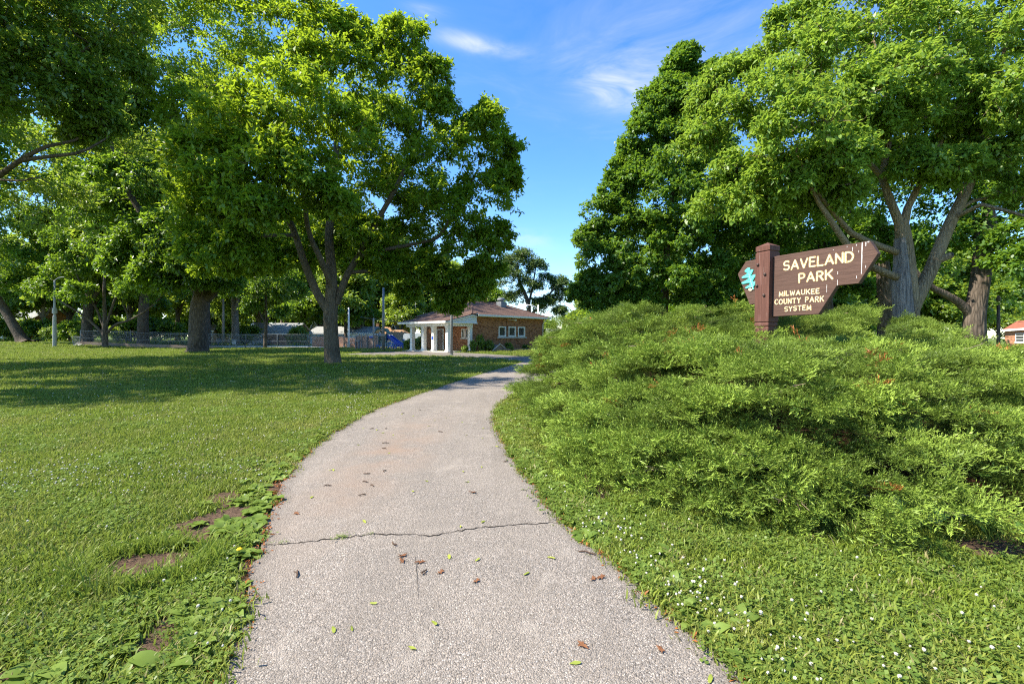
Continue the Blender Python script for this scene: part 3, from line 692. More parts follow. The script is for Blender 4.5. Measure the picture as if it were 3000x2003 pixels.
# --- slim tree before the garages
b5 = on_ground(776, 58)
make_tree('slim_lawn_tree', 'slim young tree standing before the fence and brown garage', b5,
    [([b5 - Vector((0, 0, .3)), at(777, 1000, 58), at(779, 960, 58), at(780, 930, 58), at(778, 860, 58), at(780, 790, 58)], [.24, .21, .20, .17, .11, .05]),
     (PT((779, 950, 58), (760, 915, 58), (730, 870, 58), (700, 830, 58)), [.11, .09, .07, .04]), (PT((781, 940, 58), (805, 910, 58), (840, 870, 58)), [.10, .08, .04])],
    LB((780, 860, 57, 2.2), (700, 850, 57, 2.0), (850, 860, 57, 1.9), (780, 780, 58, 2.4), (700, 780, 58, 2), (860, 790, 58, 2), (820, 920, 57, .9), (730, 900, 57, .9)),
    L_DARK, B_DARK, sub=12, term=10, leaves=20, leaf=(0.30, 0.18), spread=0.6, droop=0.4, branch_r=0.04, sides=10)

# --- big tree whose boughs hang in from the left edge
b6 = Vector((-29.5, 23.5, 0))
make_tree('overhanging_tree', 'tall tree hanging bare boughs and foliage in from the upper left edge', b6,
    [([b6 - Vector((0, 0, .3)), b6 + Vector((0, 0, 3)), b6 + Vector((.4, -.4, 7)), b6 + Vector((.6, -.5, 12)), b6 + Vector((.8, 0, 17))], [.7, .6, .5, .35, .12]),
     ([b6 + Vector((.3, -.3, 6)), at(-150, 590, 22), at(-20, 525, 21.5), at(60, 470, 21), at(135, 430, 21), at(240, 400, 21.5), at(300, 300, 22)], [.20, .16, .12, .10, .08, .05, .025]),
     (PT((60, 470, 21), (150, 458, 21), (240, 445, 21), (320, 400, 21.5)), [.10, .08, .06, .03]),
     (PT((-20, 525, 21.5), (60, 530, 21), (110, 520, 20.5), (150, 540, 20.5)), [.06, .04, .03, .012]),
     ([b6 + Vector((.5, -.5, 10)), at(-60, 300, 22), at(60, 230, 21.5), at(180, 180, 21.5), at(300, 120, 22)], [.24, .2, .15, .1, .05])],
    LB((60, 170, 20.5, 2.6), (160, 240, 20.5, 2.2), (30, 300, 20, 1.9), (220, 310, 21, 1.6), (110, 90, 21, 2.8), (250, 130, 22, 3.0), (190, 20, 22, 3.2), (-60, 130, 21, 3.5), (330, 40, 23, 3.0), (-80, 330, 21, 2.2), (300, 370, 22, .9), (250, 400, 22, .8), (60, -60, 22, 3.5), (300, -90, 23, 3.5), (350, 220, 23, 1.6))
      + [(b6 + Vector((dx, dy, dz)), r) for dx, dy, dz, r in ((0, 0, 16, 4.2), (-4, 2, 13, 4), (3, -4, 14, 3.6), (-2, -5, 11, 3.6), (4, 4, 12, 3.8), (0, 5, 9, 3.4), (-5, -2, 8, 3.2), (2, -6, 8.5, 2.8), (6, -1, 16, 3))],
    L_FAR, B_DARK, sub=19, term=9, leaves=15, leaf=(0.25, 0.13), spread=0.42, subr=0.32, droop=0.3, branch_r=0.06, sides=12)

b6b = Vector((-26.0, 15.8, 0))
make_tree('edge_shade_tree', 'shade tree standing just outside the left edge of the lawn', b6b,
    [([b6b - Vector((0, 0, .3)), b6b + Vector((0, 0, 3)), b6b + Vector((.2, .2, 9)), b6b + Vector((0, .3, 20))], [.6, .5, .4, .1])],
    [(b6b + Vector((dx, dy, dz)), r) for dx, dy, dz, r in ((0, 0, 22, 3.6), (3, 1.5, 19, 3.4), (-2, -2, 18, 3.4), (2, -2.5, 15, 3.2), (3.5, 1.5, 11, 2.6), (-1, 3.5, 17, 3.6), (2.5, 4, 14, 3.2), (-2, 0, 12, 3.4), (1, 4, 21, 3), (4.5, 0, 16, 2.8))],
    L_DARK, B_DARK, sub=12, term=8, leaves=12, leaf=(0.34, 0.19), spread=0.5, droop=0.3, branch_r=0.05, sides=10)
for q_, (x_, y_) in enumerate(((-25.0, 10.6), (-40.0, 21.0), (-38.0, 29.0))):
    b6c = Vector((x_, y_, 0))
    make_tree('edge_shade_tree', ('shade tree out past the left edge of the lawn, closest to the path', 'shade tree in the row past the left edge, second from the path', 'shade tree in the row past the left edge, farthest from the path')[q_], b6c,
        [([b6c - Vector((0, 0, .3)), b6c + Vector((0, 0, 3)), b6c + Vector((.2, .2, 9)), b6c + Vector((0, .3, 20))], [.6, .5, .4, .1])],
        [(b6c + Vector((dx, dy, dz)), r) for dx, dy, dz, r in ((0, 1, 23, 3.4), (3, 1.5, 20, 3.4), (-2, -1, 18, 3.4), (2, 0, 15, 3.2), (3.0, 2.5, 12, 2.6), (-1, 3.5, 17, 3.6), (2.5, 4, 14, 3.2), (0, 1, 12, 3.4))],
        L_DARK, B_DARK, sub=12, term=8, leaves=14, leaf=(0.42, 0.23), spread=0.5, droop=0.3, branch_r=0.05, sides=8, twigs=False)
# --- linden with the pyramid crown
b7 = on_ground(1945, 32)
make_tree('linden_tree', 'dense dark green pyramid shaped linden standing behind the junipers', b7,
    [([b7 - Vector((0, 0, .3)), at(1946, 960, 32), at(1947, 880, 32), at(1955, 700, 32), at(1975, 500, 32), at(1995, 300, 32), at(2008, 150, 32)], [.34, .28, .26, .22, .16, .09, .03])],
    LB((2000, 205, 32, 1.2), (2065, 290, 31.5, 1.5), (1952, 300, 31.5, 1.5), (2085, 225, 32, 1.0), (2010, 165, 32, .8), (1985, 225, 32, 1.2), (2045, 240, 32, 1.1), (1930, 320, 31.5, 1.6), (2030, 320, 31, 1.9), (1885, 420, 31.5, 1.9), (2000, 430, 30.5, 2.3), (1835, 525, 31.5, 1.8), (1940, 560, 30, 2.6), (2080, 520, 31, 2.4), (1962, 262, 31.5, 1.2), (1905, 372, 31.5, 1.4), (1858, 470, 31.5, 1.5), (1812, 575, 31.5, 1.5), (1768, 690, 31.5, 1.3), (2060, 420, 31, 1.8), (1790, 640, 31.5, 1.9), (1880, 690, 30, 2.3), (2010, 690, 29.5, 2.5), (1760, 760, 31.5, 1.7), (1725, 700, 31.5, .9), (1850, 810, 30, 1.9), (1970, 830, 29.5, 1.7), (1775, 850, 31, 1.3), (1730, 820, 31.5, .8), (2110, 680, 30, 2.3), (2090, 800, 30, 1.8), (1750, 905, 31, 1.1), (1830, 890, 30.5, 1.2), (1895, 880, 30, 1.0), (2040, 880, 30, 1.3), (2130, 880, 30, 1.3), (2090, 930, 30.5, .8), (1700, 860, 31.5, .8), (1780, 950, 31, .7), (1990, 560, 34, 3), (1900, 720, 35, 3), (2060, 720, 35, 3), (2000, 380, 34, 2.2)),
    L_LINDEN, B_DARK, sub=24, term=9, leaves=23, leaf=(0.22, 0.16), spread=0.32, subr=0.30, droop=0.5, branch_r=0.03, sides=12)

# --- box elder behind the sign
b8 = on_ground(2655, 13)
box_elder = make_tree('box_elder_tree', 'multi-limbed light barked tree with a bare scarred trunk right behind the park sign', b8,
    [([b8 - Vector((0, 0, .3)), at(2655, 1010, 13), at(2658, 910, 13), at(2654, 830, 13), at(2652, 760, 13), at(2646, 690, 13), at(2640, 650, 13)], [.32, .28, .275, .265, .225, .19, .16]),
     (PT((2640, 665, 13), (2610, 590, 13), (2585, 520, 13), (2600, 440, 12.9), (2605, 380, 12.8), (2590, 250, 12.8), (2560, 120, 13)), [.125, .10, .09, .08, .07, .05, .025]),
     (PT((2646, 665, 13), (2662, 600, 13), (2700, 530, 13), (2735, 460, 13), (2760, 400, 13.2), (2770, 260, 13.3)), [.12, .09, .08, .07, .055, .03]),
     (PT((2664, 930, 13), (2688, 865, 13), (2718, 810, 13), (2755, 720, 13), (2790, 640, 13), (2830, 560, 13), (2865, 470, 13), (2880, 400, 13), (2920, 260, 13), (2950, 100, 13)), [.17, .18, .17, .155, .145, .13, .115, .10, .07, .03]),
     (PT((2640, 815, 13), (2570, 790, 12.8), (2500, 740, 12.5), (2430, 640, 12.2), (2380, 560, 12), (2330, 430, 11.8)), [.11, .10, .09, .07, .05, .025]),
     (PT((2632, 740, 13), (2560, 715, 12.8), (2490, 680, 12.6), (2440, 620, 12.4), (2390, 560, 12)), [.10, .09, .075, .06, .04]),
     (PT((2585, 520, 13), (2540, 470, 12.8), (2480, 420, 12.3), (2400, 330, 12)), [.08, .065, .05, .03]),
     (PT((2790, 640, 13), (2840, 605, 12.6), (2900, 600, 12.2), (2990, 630, 11.8), (3080, 660, 11.5)), [.075, .06, .05, .04, .02]),
     (PT((2800, 620, 13), (2860, 585, 13), (2960, 575, 13), (3080, 590, 13)), [.06, .05, .04, .03]),
     (PT((2740, 765, 13), (2765, 752, 12.9), (2785, 748, 12.85)), [.11, .10, .095]),
     (PT((2735, 460, 13), (2690, 500, 12.9), (2670, 545, 12.85)), [.03, .035, .03])],
    LB((2330, 430, 11.5, 1.25), (2440, 490, 11.6, .95), (2390, 540, 11.8, .9), (2300, 520, 12.2, .9), (2230, 330, 12.6, 1.25), (2120, 390, 14, 1.2), (2080, 300, 15, 1.0), (2150, 240, 15, .9), (2165, 520, 13.4, 1.0), (2215, 590, 13, .95), (2120, 590, 14, .9), (2060, 450, 14.5, 1.0), (2330, 590, 12.5, .9), (2400, 200, 13, 1.45), (2540, 130, 13, 1.5), (2300, 190, 14, 1.2), (2325, 90, 14.5, .9), (2440, 60, 14, 1.4), (2500, 310, 12, 1.2), (2420, 320, 12.2, 1.1), (2630, 260, 12.2, 1.2), (2700, 140, 13, 1.6), (2850, 90, 13, 1.6), (2980, 170, 12.3, 1.5), (2790, 290, 12.8, 1.1), (2930, 370, 12.3, 1.15), (2830, 420, 13.5, .8), (2720, 390, 13.6, .8), (2980, 470, 12.5, .9), (2890, 490, 13.6, .7), (2600, -40, 14, 2.0), (2850, -60, 14, 2.0), (3060, 20, 13, 1.8), (3080, 300, 12.5, 1.5), (2660, 480, 14.6, 1.0), (2480, 440, 14, 1.2), (3050, 560, 12.3, .9), (2700, 480, 12.2, .7), (2560, 400, 12.3, .8), (2800, 500, 12.2, .7), (2470, 600, 12.6, .8), (2880, 300, 12, .9), (2650, 350, 12, .8), (2500, 200, 15.5, 2), (2750, 230, 15.5, 2), (2350, 350, 15, 1.6)),
    L_ELDER, B_ELDER, sub=18, term=9, leaves=18, leaf=(0.145, 0.075), spread=0.22, subr=0.30, droop=0.42, branch_r=0.03, sides=16, flare=0.35)
def scar():
    # exposed dead wood: a thick curved plate on the camera side of the trunk, and its rim of bark
    V, Fq = [], []; hs = np.linspace(985, 700, 12); nk = 9
    for i, py in enumerate(hs):
        c = at(np.interp(py, [700, 760, 830, 905], [2646, 2650, 2652, 2655]), py, 13); r = np.interp(py, [700, 760, 830, 905], [.215, .245, .29, .295]) * 1.035
        for k in range(nk):
            a = R(-215 + 10 + (k / (nk - 1)) * 118 * (1 - 0.25 * (i / 11)) ); ca, sa = math.cos(a), math.sin(a)
            rr = r + 0.012 * math.sin(5 * k + i * .3)
            V.append((c.x + ca * rr - b8.x, c.y + sa * rr * -1 * -1 - b8.y, c.z - b8.z))
    for i in range(11):
        for k in range(nk - 1): Fq.append((i * nk + k, i * nk + k + 1, (i + 1) * nk + k + 1, (i + 1) * nk + k))
    return np.array(V), np.array(Fq)
V, f = scar(); sc_o = np_mesh('bare_wood', V, f, DEADWOOD, box_elder, smooth=True); sc_o['label'] = 'grey barkless scar down the trunk'
m_ = MB(); c_ = at(2786.5, 747.8, 12.846) - b8; m_.tube([c_ , c_ + Vector((.012, -.002, .002))], [.088, .085], 12); cs_ = m_.build('cut_face', DEADWOOD, box_elder)

# --- dark trees behind the sign
b9 = on_ground(2858, 24)
make_tree('dark_trunk_tree', 'rough dark trunked tree with a low left bough behind the right junipers', b9,
    [([b9 - Vector((0, 0, .5)), at(2855, 950, 24), at(2862, 880, 24), at(2875, 800, 24), at(2880, 740, 24), at(2900, 680, 24), at(2890, 550, 24.5), at(2880, 400, 25)], [.6, .46, .42, .40, .38, .30, .22, .12]),
     (PT((2850, 930, 24), (2815, 890, 24), (2770, 862, 24), (2720, 835, 24), (2680, 790, 24), (2640, 740, 24)), [.22, .20, .17, .14, .10, .05]),
     (PT((2870, 760, 24), (2850, 650, 24.5), (2780, 520, 25)), [.2, .15, .07])],
    LB((2500, 600, 25, 2.2), (2650, 560, 25, 2.6), (2790, 600, 25, 2.2), (2950, 620, 24, 2.2), (2960, 790, 22, 1.2), (2750, 700, 25, 1.4), (2600, 420, 26, 2.8), (2850, 400, 26, 3), (2400, 520, 27, 2.6), (2700, 300, 27, 3.2), (2980, 450, 25, 2.5), (2650, 720, 25, 1.4), (2560, 700, 26, 1.4), (3000, 700, 22, 1.4), (2300, 620, 28, 2.2), (2440, 250, 28, 3.4), (2980, 200, 27, 3.4), (2850, 690, 26, 1.2)),
    L_LINDEN, B_DARK, sub=16, term=8, leaves=17, leaf=(0.25, 0.15), spread=0.42, subr=0.32, droop=0.4, branch_r=0.05, sides=14)
b10 = on_ground(2598, 30)
make_tree('shaded_tree', 'shaded tree with a dark trunk seen right of the sign between light limbs', b10,
    [([b10 - Vector((0, 0, .5)), at(2597, 930, 30), at(2592, 860, 30), at(2588, 800, 30), at(2580, 650, 30)], [.6, .46, .44, .38, .2])],
    LB((2470, 700, 31, 2.6), (2330, 700, 31, 2.6), (2560, 760, 32, 1.8), (2240, 760, 32, 2.4), (2420, 800, 32, 1.7), (2300, 850, 32, 1.4), (2680, 780, 32, 1.4), (2200, 660, 31, 2.4), (2370, 600, 32, 2.6)),
    L_LINDEN, B_DARK, sub=12, term=10, leaves=20, leaf=(0.28, 0.17), spread=0.6, droop=0.4, branch_r=0.05, sides=12)
b11 = on_ground(2420, 33)
make_tree('shaded_tree', 'shaded tree with a stout dark trunk directly behind the sign board', b11,
    [([b11 - Vector((0, 0, .5)), at(2422, 940, 33), at(2420, 880, 33), at(2415, 780, 33), at(2400, 650, 33)], [.55, .42, .40, .34, .2])],
    LB((2450, 760, 34, 2.0), (2150, 820, 34, 1.6), (2250, 880, 34, 1.2), (2500, 850, 36, 1.3), (2400, 640, 35, 3), (2180, 700, 35, 2.6), (2150, 580, 34, 2.6)),
    L_LINDEN, B_DARK, sub=12, term=10, leaves=20, leaf=(0.30, 0.18), spread=0.6, droop=0.4, branch_r=0.05, sides=12)

# --- airy far tree rising over the park building's roof
b12 = on_ground(1552, 76)
make_tree('airy_far_tree', 'airy flat-topped tree rising beyond the right end of the brick building', b12,
    [([b12 - Vector((0, 0, .5)), at(1550, 930, 76), at(1545, 880, 76), at(1520, 820, 76), at(1515, 770, 76)], [.5, .4, .35, .2, .1]),
     (PT((1550, 925, 76), (1590, 890, 76), (1620, 850, 76), (1650, 840, 76)), [.25, .2, .14, .06]), (PT((1547, 900, 76), (1560, 840, 76), (1570, 780, 76)), [.22, .16, .08]), (PT((1570, 905, 76), (1620, 880, 76), (1655, 880, 76)), [.16, .12, .05])],
    LB((1510, 770, 76, 1.9), (1540, 765, 76, 1.8), (1575, 790, 76, 1.7), (1500, 820, 76, 2.2), (1600, 830, 76, 1.7), (1635, 835, 76, 1.5), (1650, 870, 76, 1.4), (1610, 890, 76, 1.4), (1545, 840, 76, 1.8), (1575, 900, 76, 1.6), (1480, 790, 77, 2), (1510, 880, 77, 1.8), (1640, 920, 76, 1.3)),
    L_LOCUST, B_DARK, sub=14, term=9, leaves=20, leaf=(0.34, 0.18), spread=0.7, droop=0.15, branch_r=0.06, sides=8, subr=0.42, gap=0.1)

# --- dry brown bush beside the building
def dry_bush():
    base = on_ground(1642, 57.5); root = thing('dry_bush', 'bare brown twiggy bush at the right end of the brick building', 'bush', tuple(base))
    WV, WF, nv = [], [], 0
    for k in range(230):
        a = rng.uniform(0, 6.28); e = rng.uniform(0.05, 1.4); L = rng.uniform(1.4, 2.9); d = np.array([math.cos(a) * math.cos(e), math.sin(a) * math.cos(e), math.sin(e)])
        s = np.array([0, 0, .2]) + rng.normal(size=3) * 0.1; P = np.array([s, s + d * L * .5 + rng.normal(size=3) * .15, s + d * L + rng.normal(size=3) * .25]); r = np.array([.035, .024, .012])
        V, f = ring_tube(P, r, 3); WV.append(V); WF.append(f + nv); nv += len(V)
        for q in range(3):
            t0 = P[1] + (P[2] - P[1]) * rng.uniform(0, .9); P2 = np.array([t0, t0 + (d * .5 + rng.normal(size=3) * .4) * .8]); V, f = ring_tube(P2, np.array([.016, .010]), 3); WV.append(V); WF.append(f + nv); nv += len(V)
    np_mesh('twigs', np.concatenate(WV), np.concatenate(WF), plain('dry_brown_twig', (0.40, 0.27, 0.20), 0.9, 0.1, var=0.3), root)
dry_bush()

# --- generic background trees: three grown once, then copied with shared meshes
def far_proto(seed, h, rad, leafmat, bark, n_lobe=17):
    r = np.random.default_rng(seed); lobes = []
    for k in range(n_lobe):
        a = r.uniform(0, 6.28); t = r.uniform(0.25, 1.0); rr = rad * math.sin(math.pi * min(1, 0.26 + 0.70 * t)) * 0.66 * r.uniform(.6, 1.1)
        lobes.append((Vector((math.cos(a) * rr, math.sin(a) * rr, h * (0.08 + 0.84 * t))), rad * r.uniform(.30, .46)))
    lobes.append((Vector((0, 0, h * .55)), rad * .5)); lobes.append((Vector((0, 0, h * .9)), rad * .34))
    limbs = [([Vector((0, 0, -.6)), Vector((0, 0, h * .15)), Vector((.2, .1, h * .35)), Vector((-.1, .2, h * .6)), Vector((0, 0, h * .88))], [.5, .38, .32, .2, .06]),
             ([Vector((.1, 0, h * .22)), Vector((rad * .3, .5, h * .42)), Vector((rad * .55, .8, h * .6))], [.2, .15, .06]), ([Vector((0, 0, h * .26)), Vector((-rad * .3, -.4, h * .45)), Vector((-rad * .5, -.6, h * .65))], [.2, .15, .06])]
    return tree_arrays(limbs, lobes, sub=10, term=9, leaves=13, leaf=(0.55, 0.34), spread=0.9, droop=0.3, branch_r=0.06, sides=8, twigs=False)
PROTOS = []
for q, (sd, h, rad, lm, bk) in enumerate(((11, 15, 5.5, L_FAR, B_GREY), (12, 13, 5.0, L_DARK, B_DARK), (13, 17, 5.2, L_FAR, B_DARK))):
    w_, c_ = far_proto(sd, h, rad, lm, bk)
    tm = np_mesh('trunk', w_[0], w_[1], bk, None, smooth=True); cm = np_mesh('crown', c_[0], c_[1], lm, None, {'tint': ('FACE', 'FLOAT', c_[2].astype(np.float32))})
    PROTOS.append((tm.data, cm.data, h)); bpy.data.objects.remove(tm); bpy.data.objects.remove(cm)
def far_tree(px, y, s, k, label, group, leaf=None):
    base = on_ground(px, y); root = thing('background_tree', label, 'tree', tuple(base), random.uniform(0, 6.28), group); root.scale = (s, s, s * random.uniform(.92, 1.08))
    td, cd, h = PROTOS[k]
    link(bpy.data.objects.new('trunk', td), root); link(bpy.data.objects.new('crown', cd), root)
    return root
GL, GM, GR = 'background trees beyond the fence', 'background trees beyond the brick building', 'background trees behind the sign'
for px, y, s, k in ((-120, 78, 1.3, 0), (30, 92, 1.2, 2), (130, 84, 1.05, 0), (262, 78, 1.35, 2), (377, 82, 1.1, 0), (200, 104, 1.3, 2), (450, 100, 1.25, 0), (520, 92, 1.1, 2), (620, 104, 1.3, 0), (690, 112, 1.25, 2), (-20, 110, 1.4, 0), (340, 110, 1.4, 1)):
    far_tree(px, y, s, k, 'tall leafy tree in the background rows behind the left chain link fence', GL)
for px, y, s, k in ((760, 118, 1.3, 0), (887, 92, 1.15, 1), (930, 122, 1.2, 2), (1015, 84, 1.2, 2), (1044, 86, 1.0, 1), (1100, 128, 1.15, 0), (1180, 130, 1.1, 2), (1190, 98, 1.0, 0), (1250, 122, 1.25, 2), (1330, 112, 1.2, 0), (1400, 104, 1.15, 2), (1440, 92, .92, 1), (820, 140, 1.4, 2), (1290, 140, 1.2, 1)):
    far_tree(px, y, s, k, 'tall leafy tree in the background behind the garages, play set and brick building', GM)
for px, y, s, k in ((255, 68, 1.55, 2), (420, 64, 1.7, 2), (600, 68, 1.75, 2), (690, 74, 1.45, 0)):
    far_tree(px, y, s, k, 'very tall leafy tree rising behind the massive dark trunked tree', 'tall trees behind the massive old tree')
for px, y, s, k in ((830, 102, 1.75, 0), (940, 106, 1.75, 2), (1060, 108, 1.65, 0), (1150, 114, 1.6, 2)):
    far_tree(px, y, s, k, 'leafy tree standing behind the garages', 'trees right behind the big maple')
for px, y, s, k in ((1700, 92, .62, 0), (1760, 66, .62, 1), (1850, 58, .75, 0), (1960, 60, .8, 2), (2060, 54, .85, 1), (2160, 52, .9, 0), (2290, 50, .95, 2), (2400, 54, .9, 0), (2520, 56, .95, 0), (2650, 60, .95, 2), (2760, 58, .95, 0), (2800, 62, 1.0, 2), (3000, 125, 1.5, 1), (3100, 120, 1.4, 0), (2450, 72, 1.2, 2), (2700, 80, 1.2, 0), (2870, 88, 1.1, 0)):
    far_tree(px, y, s, k, 'leafy tree in the shaded background rows behind the park sign', GR)

# --- shrubs: one leafy mound grown per kind, copied with shared meshes
def bush_proto(seed, w, h, lm, leaf=(0.30, 0.18)):
    r = np.random.default_rng(seed)
    lobes = [(Vector((r.uniform(-.6, .6) * w, r.uniform(-.5, .5) * w, h * r.uniform(.25, .72))), h * r.uniform(.26, .40)) for _ in range(9)]
    limbs = [([Vector((0, 0, -.2)), Vector((.1, .05, h * .3)), Vector((.2, -.1, h * .6))], [.08, .06, .03]), ([Vector((0, 0, 0)), Vector((-.4 * w, .1, h * .4))], [.05, .03]), ([Vector((0, 0, 0)), Vector((.4 * w, -.1, h * .4))], [.05, .03])]
    wd, cr = tree_arrays(limbs, lobes, sub=9, term=8, leaves=11, leaf=leaf, spread=0.5, droop=0.25, branch_r=0.02, sides=6, twigs=False, flare=0.2)
    tm = np_mesh('stem', wd[0], wd[1], B_DARK, None, smooth=True); cm = np_mesh('foliage', cr[0], cr[1], lm, None, {'tint': ('FACE', 'FLOAT', cr[2].astype(np.float32))})
    out = (tm.data, cm.data); bpy.data.objects.remove(tm); bpy.data.objects.remove(cm); return out
BUSH = [bush_proto(21, 1.6, 2.8, L_DARK), bush_proto(22, 1.5, 2.6, L_FAR), bush_proto(23, 1.5, 2.6, L_BRIGHT), bush_proto(24, 1.0, 1.5, L_BRIGHT, (0.24, 0.15))]
def bush(px, y, s, k, label, group=None, sz=None, name='bush'):
    base = on_ground(px, y); root = thing(name, label, 'bush', tuple(base), random.uniform(0, 6.28), group); root.scale = (s, s, sz or s)
    link(bpy.data.objects.new('stem', BUSH[k][0]), root); link(bpy.data.objects.new('foliage', BUSH[k][1]), root); return root
GB1 = 'undergrowth bushes behind the left fence'
for px, y, s, k in ((-60, 74, 1.4, 0), (110, 82, 1.3, 0), (160, 80, 1.0, 0), (205, 74, 1.1, 0), (240, 73, .9, 1), (300, 80, 1.5, 0), (345, 74, .9, 1), (395, 76, 1.3, 0), (430, 84, 1.5, 0), (470, 80, 1.4, 0), (515, 78, 1.1, 0), (20, 96, 1.6, 1), (90, 98, 1.6, 1), (260, 98, 1.7, 1), (350, 96, 1.6, 0)):
    bush(px, y, s, k, 'leafy undergrowth bush in the dark row behind the left fence', GB1)
for px, y, s, k in ((-80, 126, 2.6, 1), (60, 124, 2.4, 1), (180, 128, 2.6, 1), (300, 122, 2.5, 1), (420, 126, 2.6, 1), (540, 124, 2.5, 1), (650, 126, 2.6, 1), (740, 128, 2.4, 1), (830, 132, 2.6, 0), (920, 134, 2.6, 1), (1010, 136, 2.6, 0), (1090, 140, 2.8, 1), (1180, 138, 2.6, 1), (1260, 126, 2.2, 1), (1340, 122, 2.0, 1), (1600, 108, 1.5, 1), (1560, 110, 1.6, 0), (1680, 104, 1.5, 1)):
    bush(px, y, s, k, 'tall leafy hedge-like bush closing the view far behind the houses', 'tall bushes far behind the houses', s * 1.5)
bush(165, 76, 1.0, 2, 'yellow-green sunlit bush behind the concrete lamp post')
bush(40, 84, 1.2, 2, 'yellow-green sunlit bush right of the leaning trunk')
bush(715, 76, 1.25, 1, 'wide green bush left of the brown garage')
bush(655, 84, 1.6, 2, 'tall yellow-green bush behind the wooden utility pole', None, 2.6)
bush(872, 75, 1.05, 2, 'rounded yellow-green bush beside the white garage', None, 1.35)
bush(1068, 71, .38, 0, 'small dark bush above the board fence')
bush(1200, 52.5, .62, 3, 'bright yellow-green hosta clump left of the porch', None, .75)
bush(1232, 56, .62, 3, 'bright green plant seen between the porch columns', None, .9)
bush(1722, 41, 1.15, 1, 'rounded green bush left below the linden crown', None, 1.35)
bush(1775, 39, 1.2, 0, 'dark green bush below the linden, next to its left edge', None, 1.3)
bush(1850, 38, 1.1, 1, 'green bush just left of the linden trunk', None, 1.2)
GB2 = 'green bushes in the row behind the junipers'
for px, y, s, k in ((1690, 62, 1.0, 1), (1735, 58, .95, 0), (1790, 52, .9, 1), (1850, 48, .85, 2), (1910, 46, .9, 1), (1985, 44, .95, 2), (2060, 42, .95, 0), (2120, 40, 1.0, 0), (2190, 38, 1.0, 0), (2260, 40, 1.1, 1), (2340, 42, 1.2, 2), (2400, 44, 1.1, 1), (2470, 46, 1.2, 2), (2540, 46, 1.2, 1), (2620, 44, 1.0, 0), (2700, 42, 1.0, 1), (2780, 44, 1.0, 2), (2850, 44, 1.0, 1), (2080, 36, 1.1, 0), (2230, 34, 1.0, 0), (2380, 38, 1.2, 0)):
    bush(px, y, s, k, 'leafy green bush in the row behind the junipers and sign', GB2, s * 1.25)

# low weeds along the fence and by the alley: uncountable ground cover
def weeds(name, label, rows, h, lm, n_per_m):
    P = []
    for (a, b, wdt) in rows:
        a, b = Vector(a), Vector(b); n = int((b - a).length * n_per_m); t = rng.random(n); q = rng.uniform(-wdt, wdt, n); d = (b - a).normalized()
        x = a.x + (b.x - a.x) * t - d.y * q; y = a.y + (b.y - a.y) * t + d.x * q
        z = gz(x, y) + h * rng.random(n) ** 1.4 * (0.55 + 0.45 * np.sin(x * 1.7) * np.sin(x * .61 + 1)); P.append(np.stack([x, y, np.maximum(z, gz(x, y) + .02)], 1))
    P = np.concatenate(P); V, f = leaf_arrays(P, rand_dirs(len(P)), 0.26, 0.13, 0.1)
    o = np_mesh(name, V, f, lm, None, {'tint': ('FACE', 'FLOAT', rng.random(len(P)).astype(np.float32))}); tag(o, label, kind='stuff')
weeds('weeds', 'green weeds along the far side of the concrete court', [(on_ground(440, 72), on_ground(960, 72), .9), (on_ground(-40, 78), on_ground(240, 78), 1.0)], .75, L_FAR, 160)

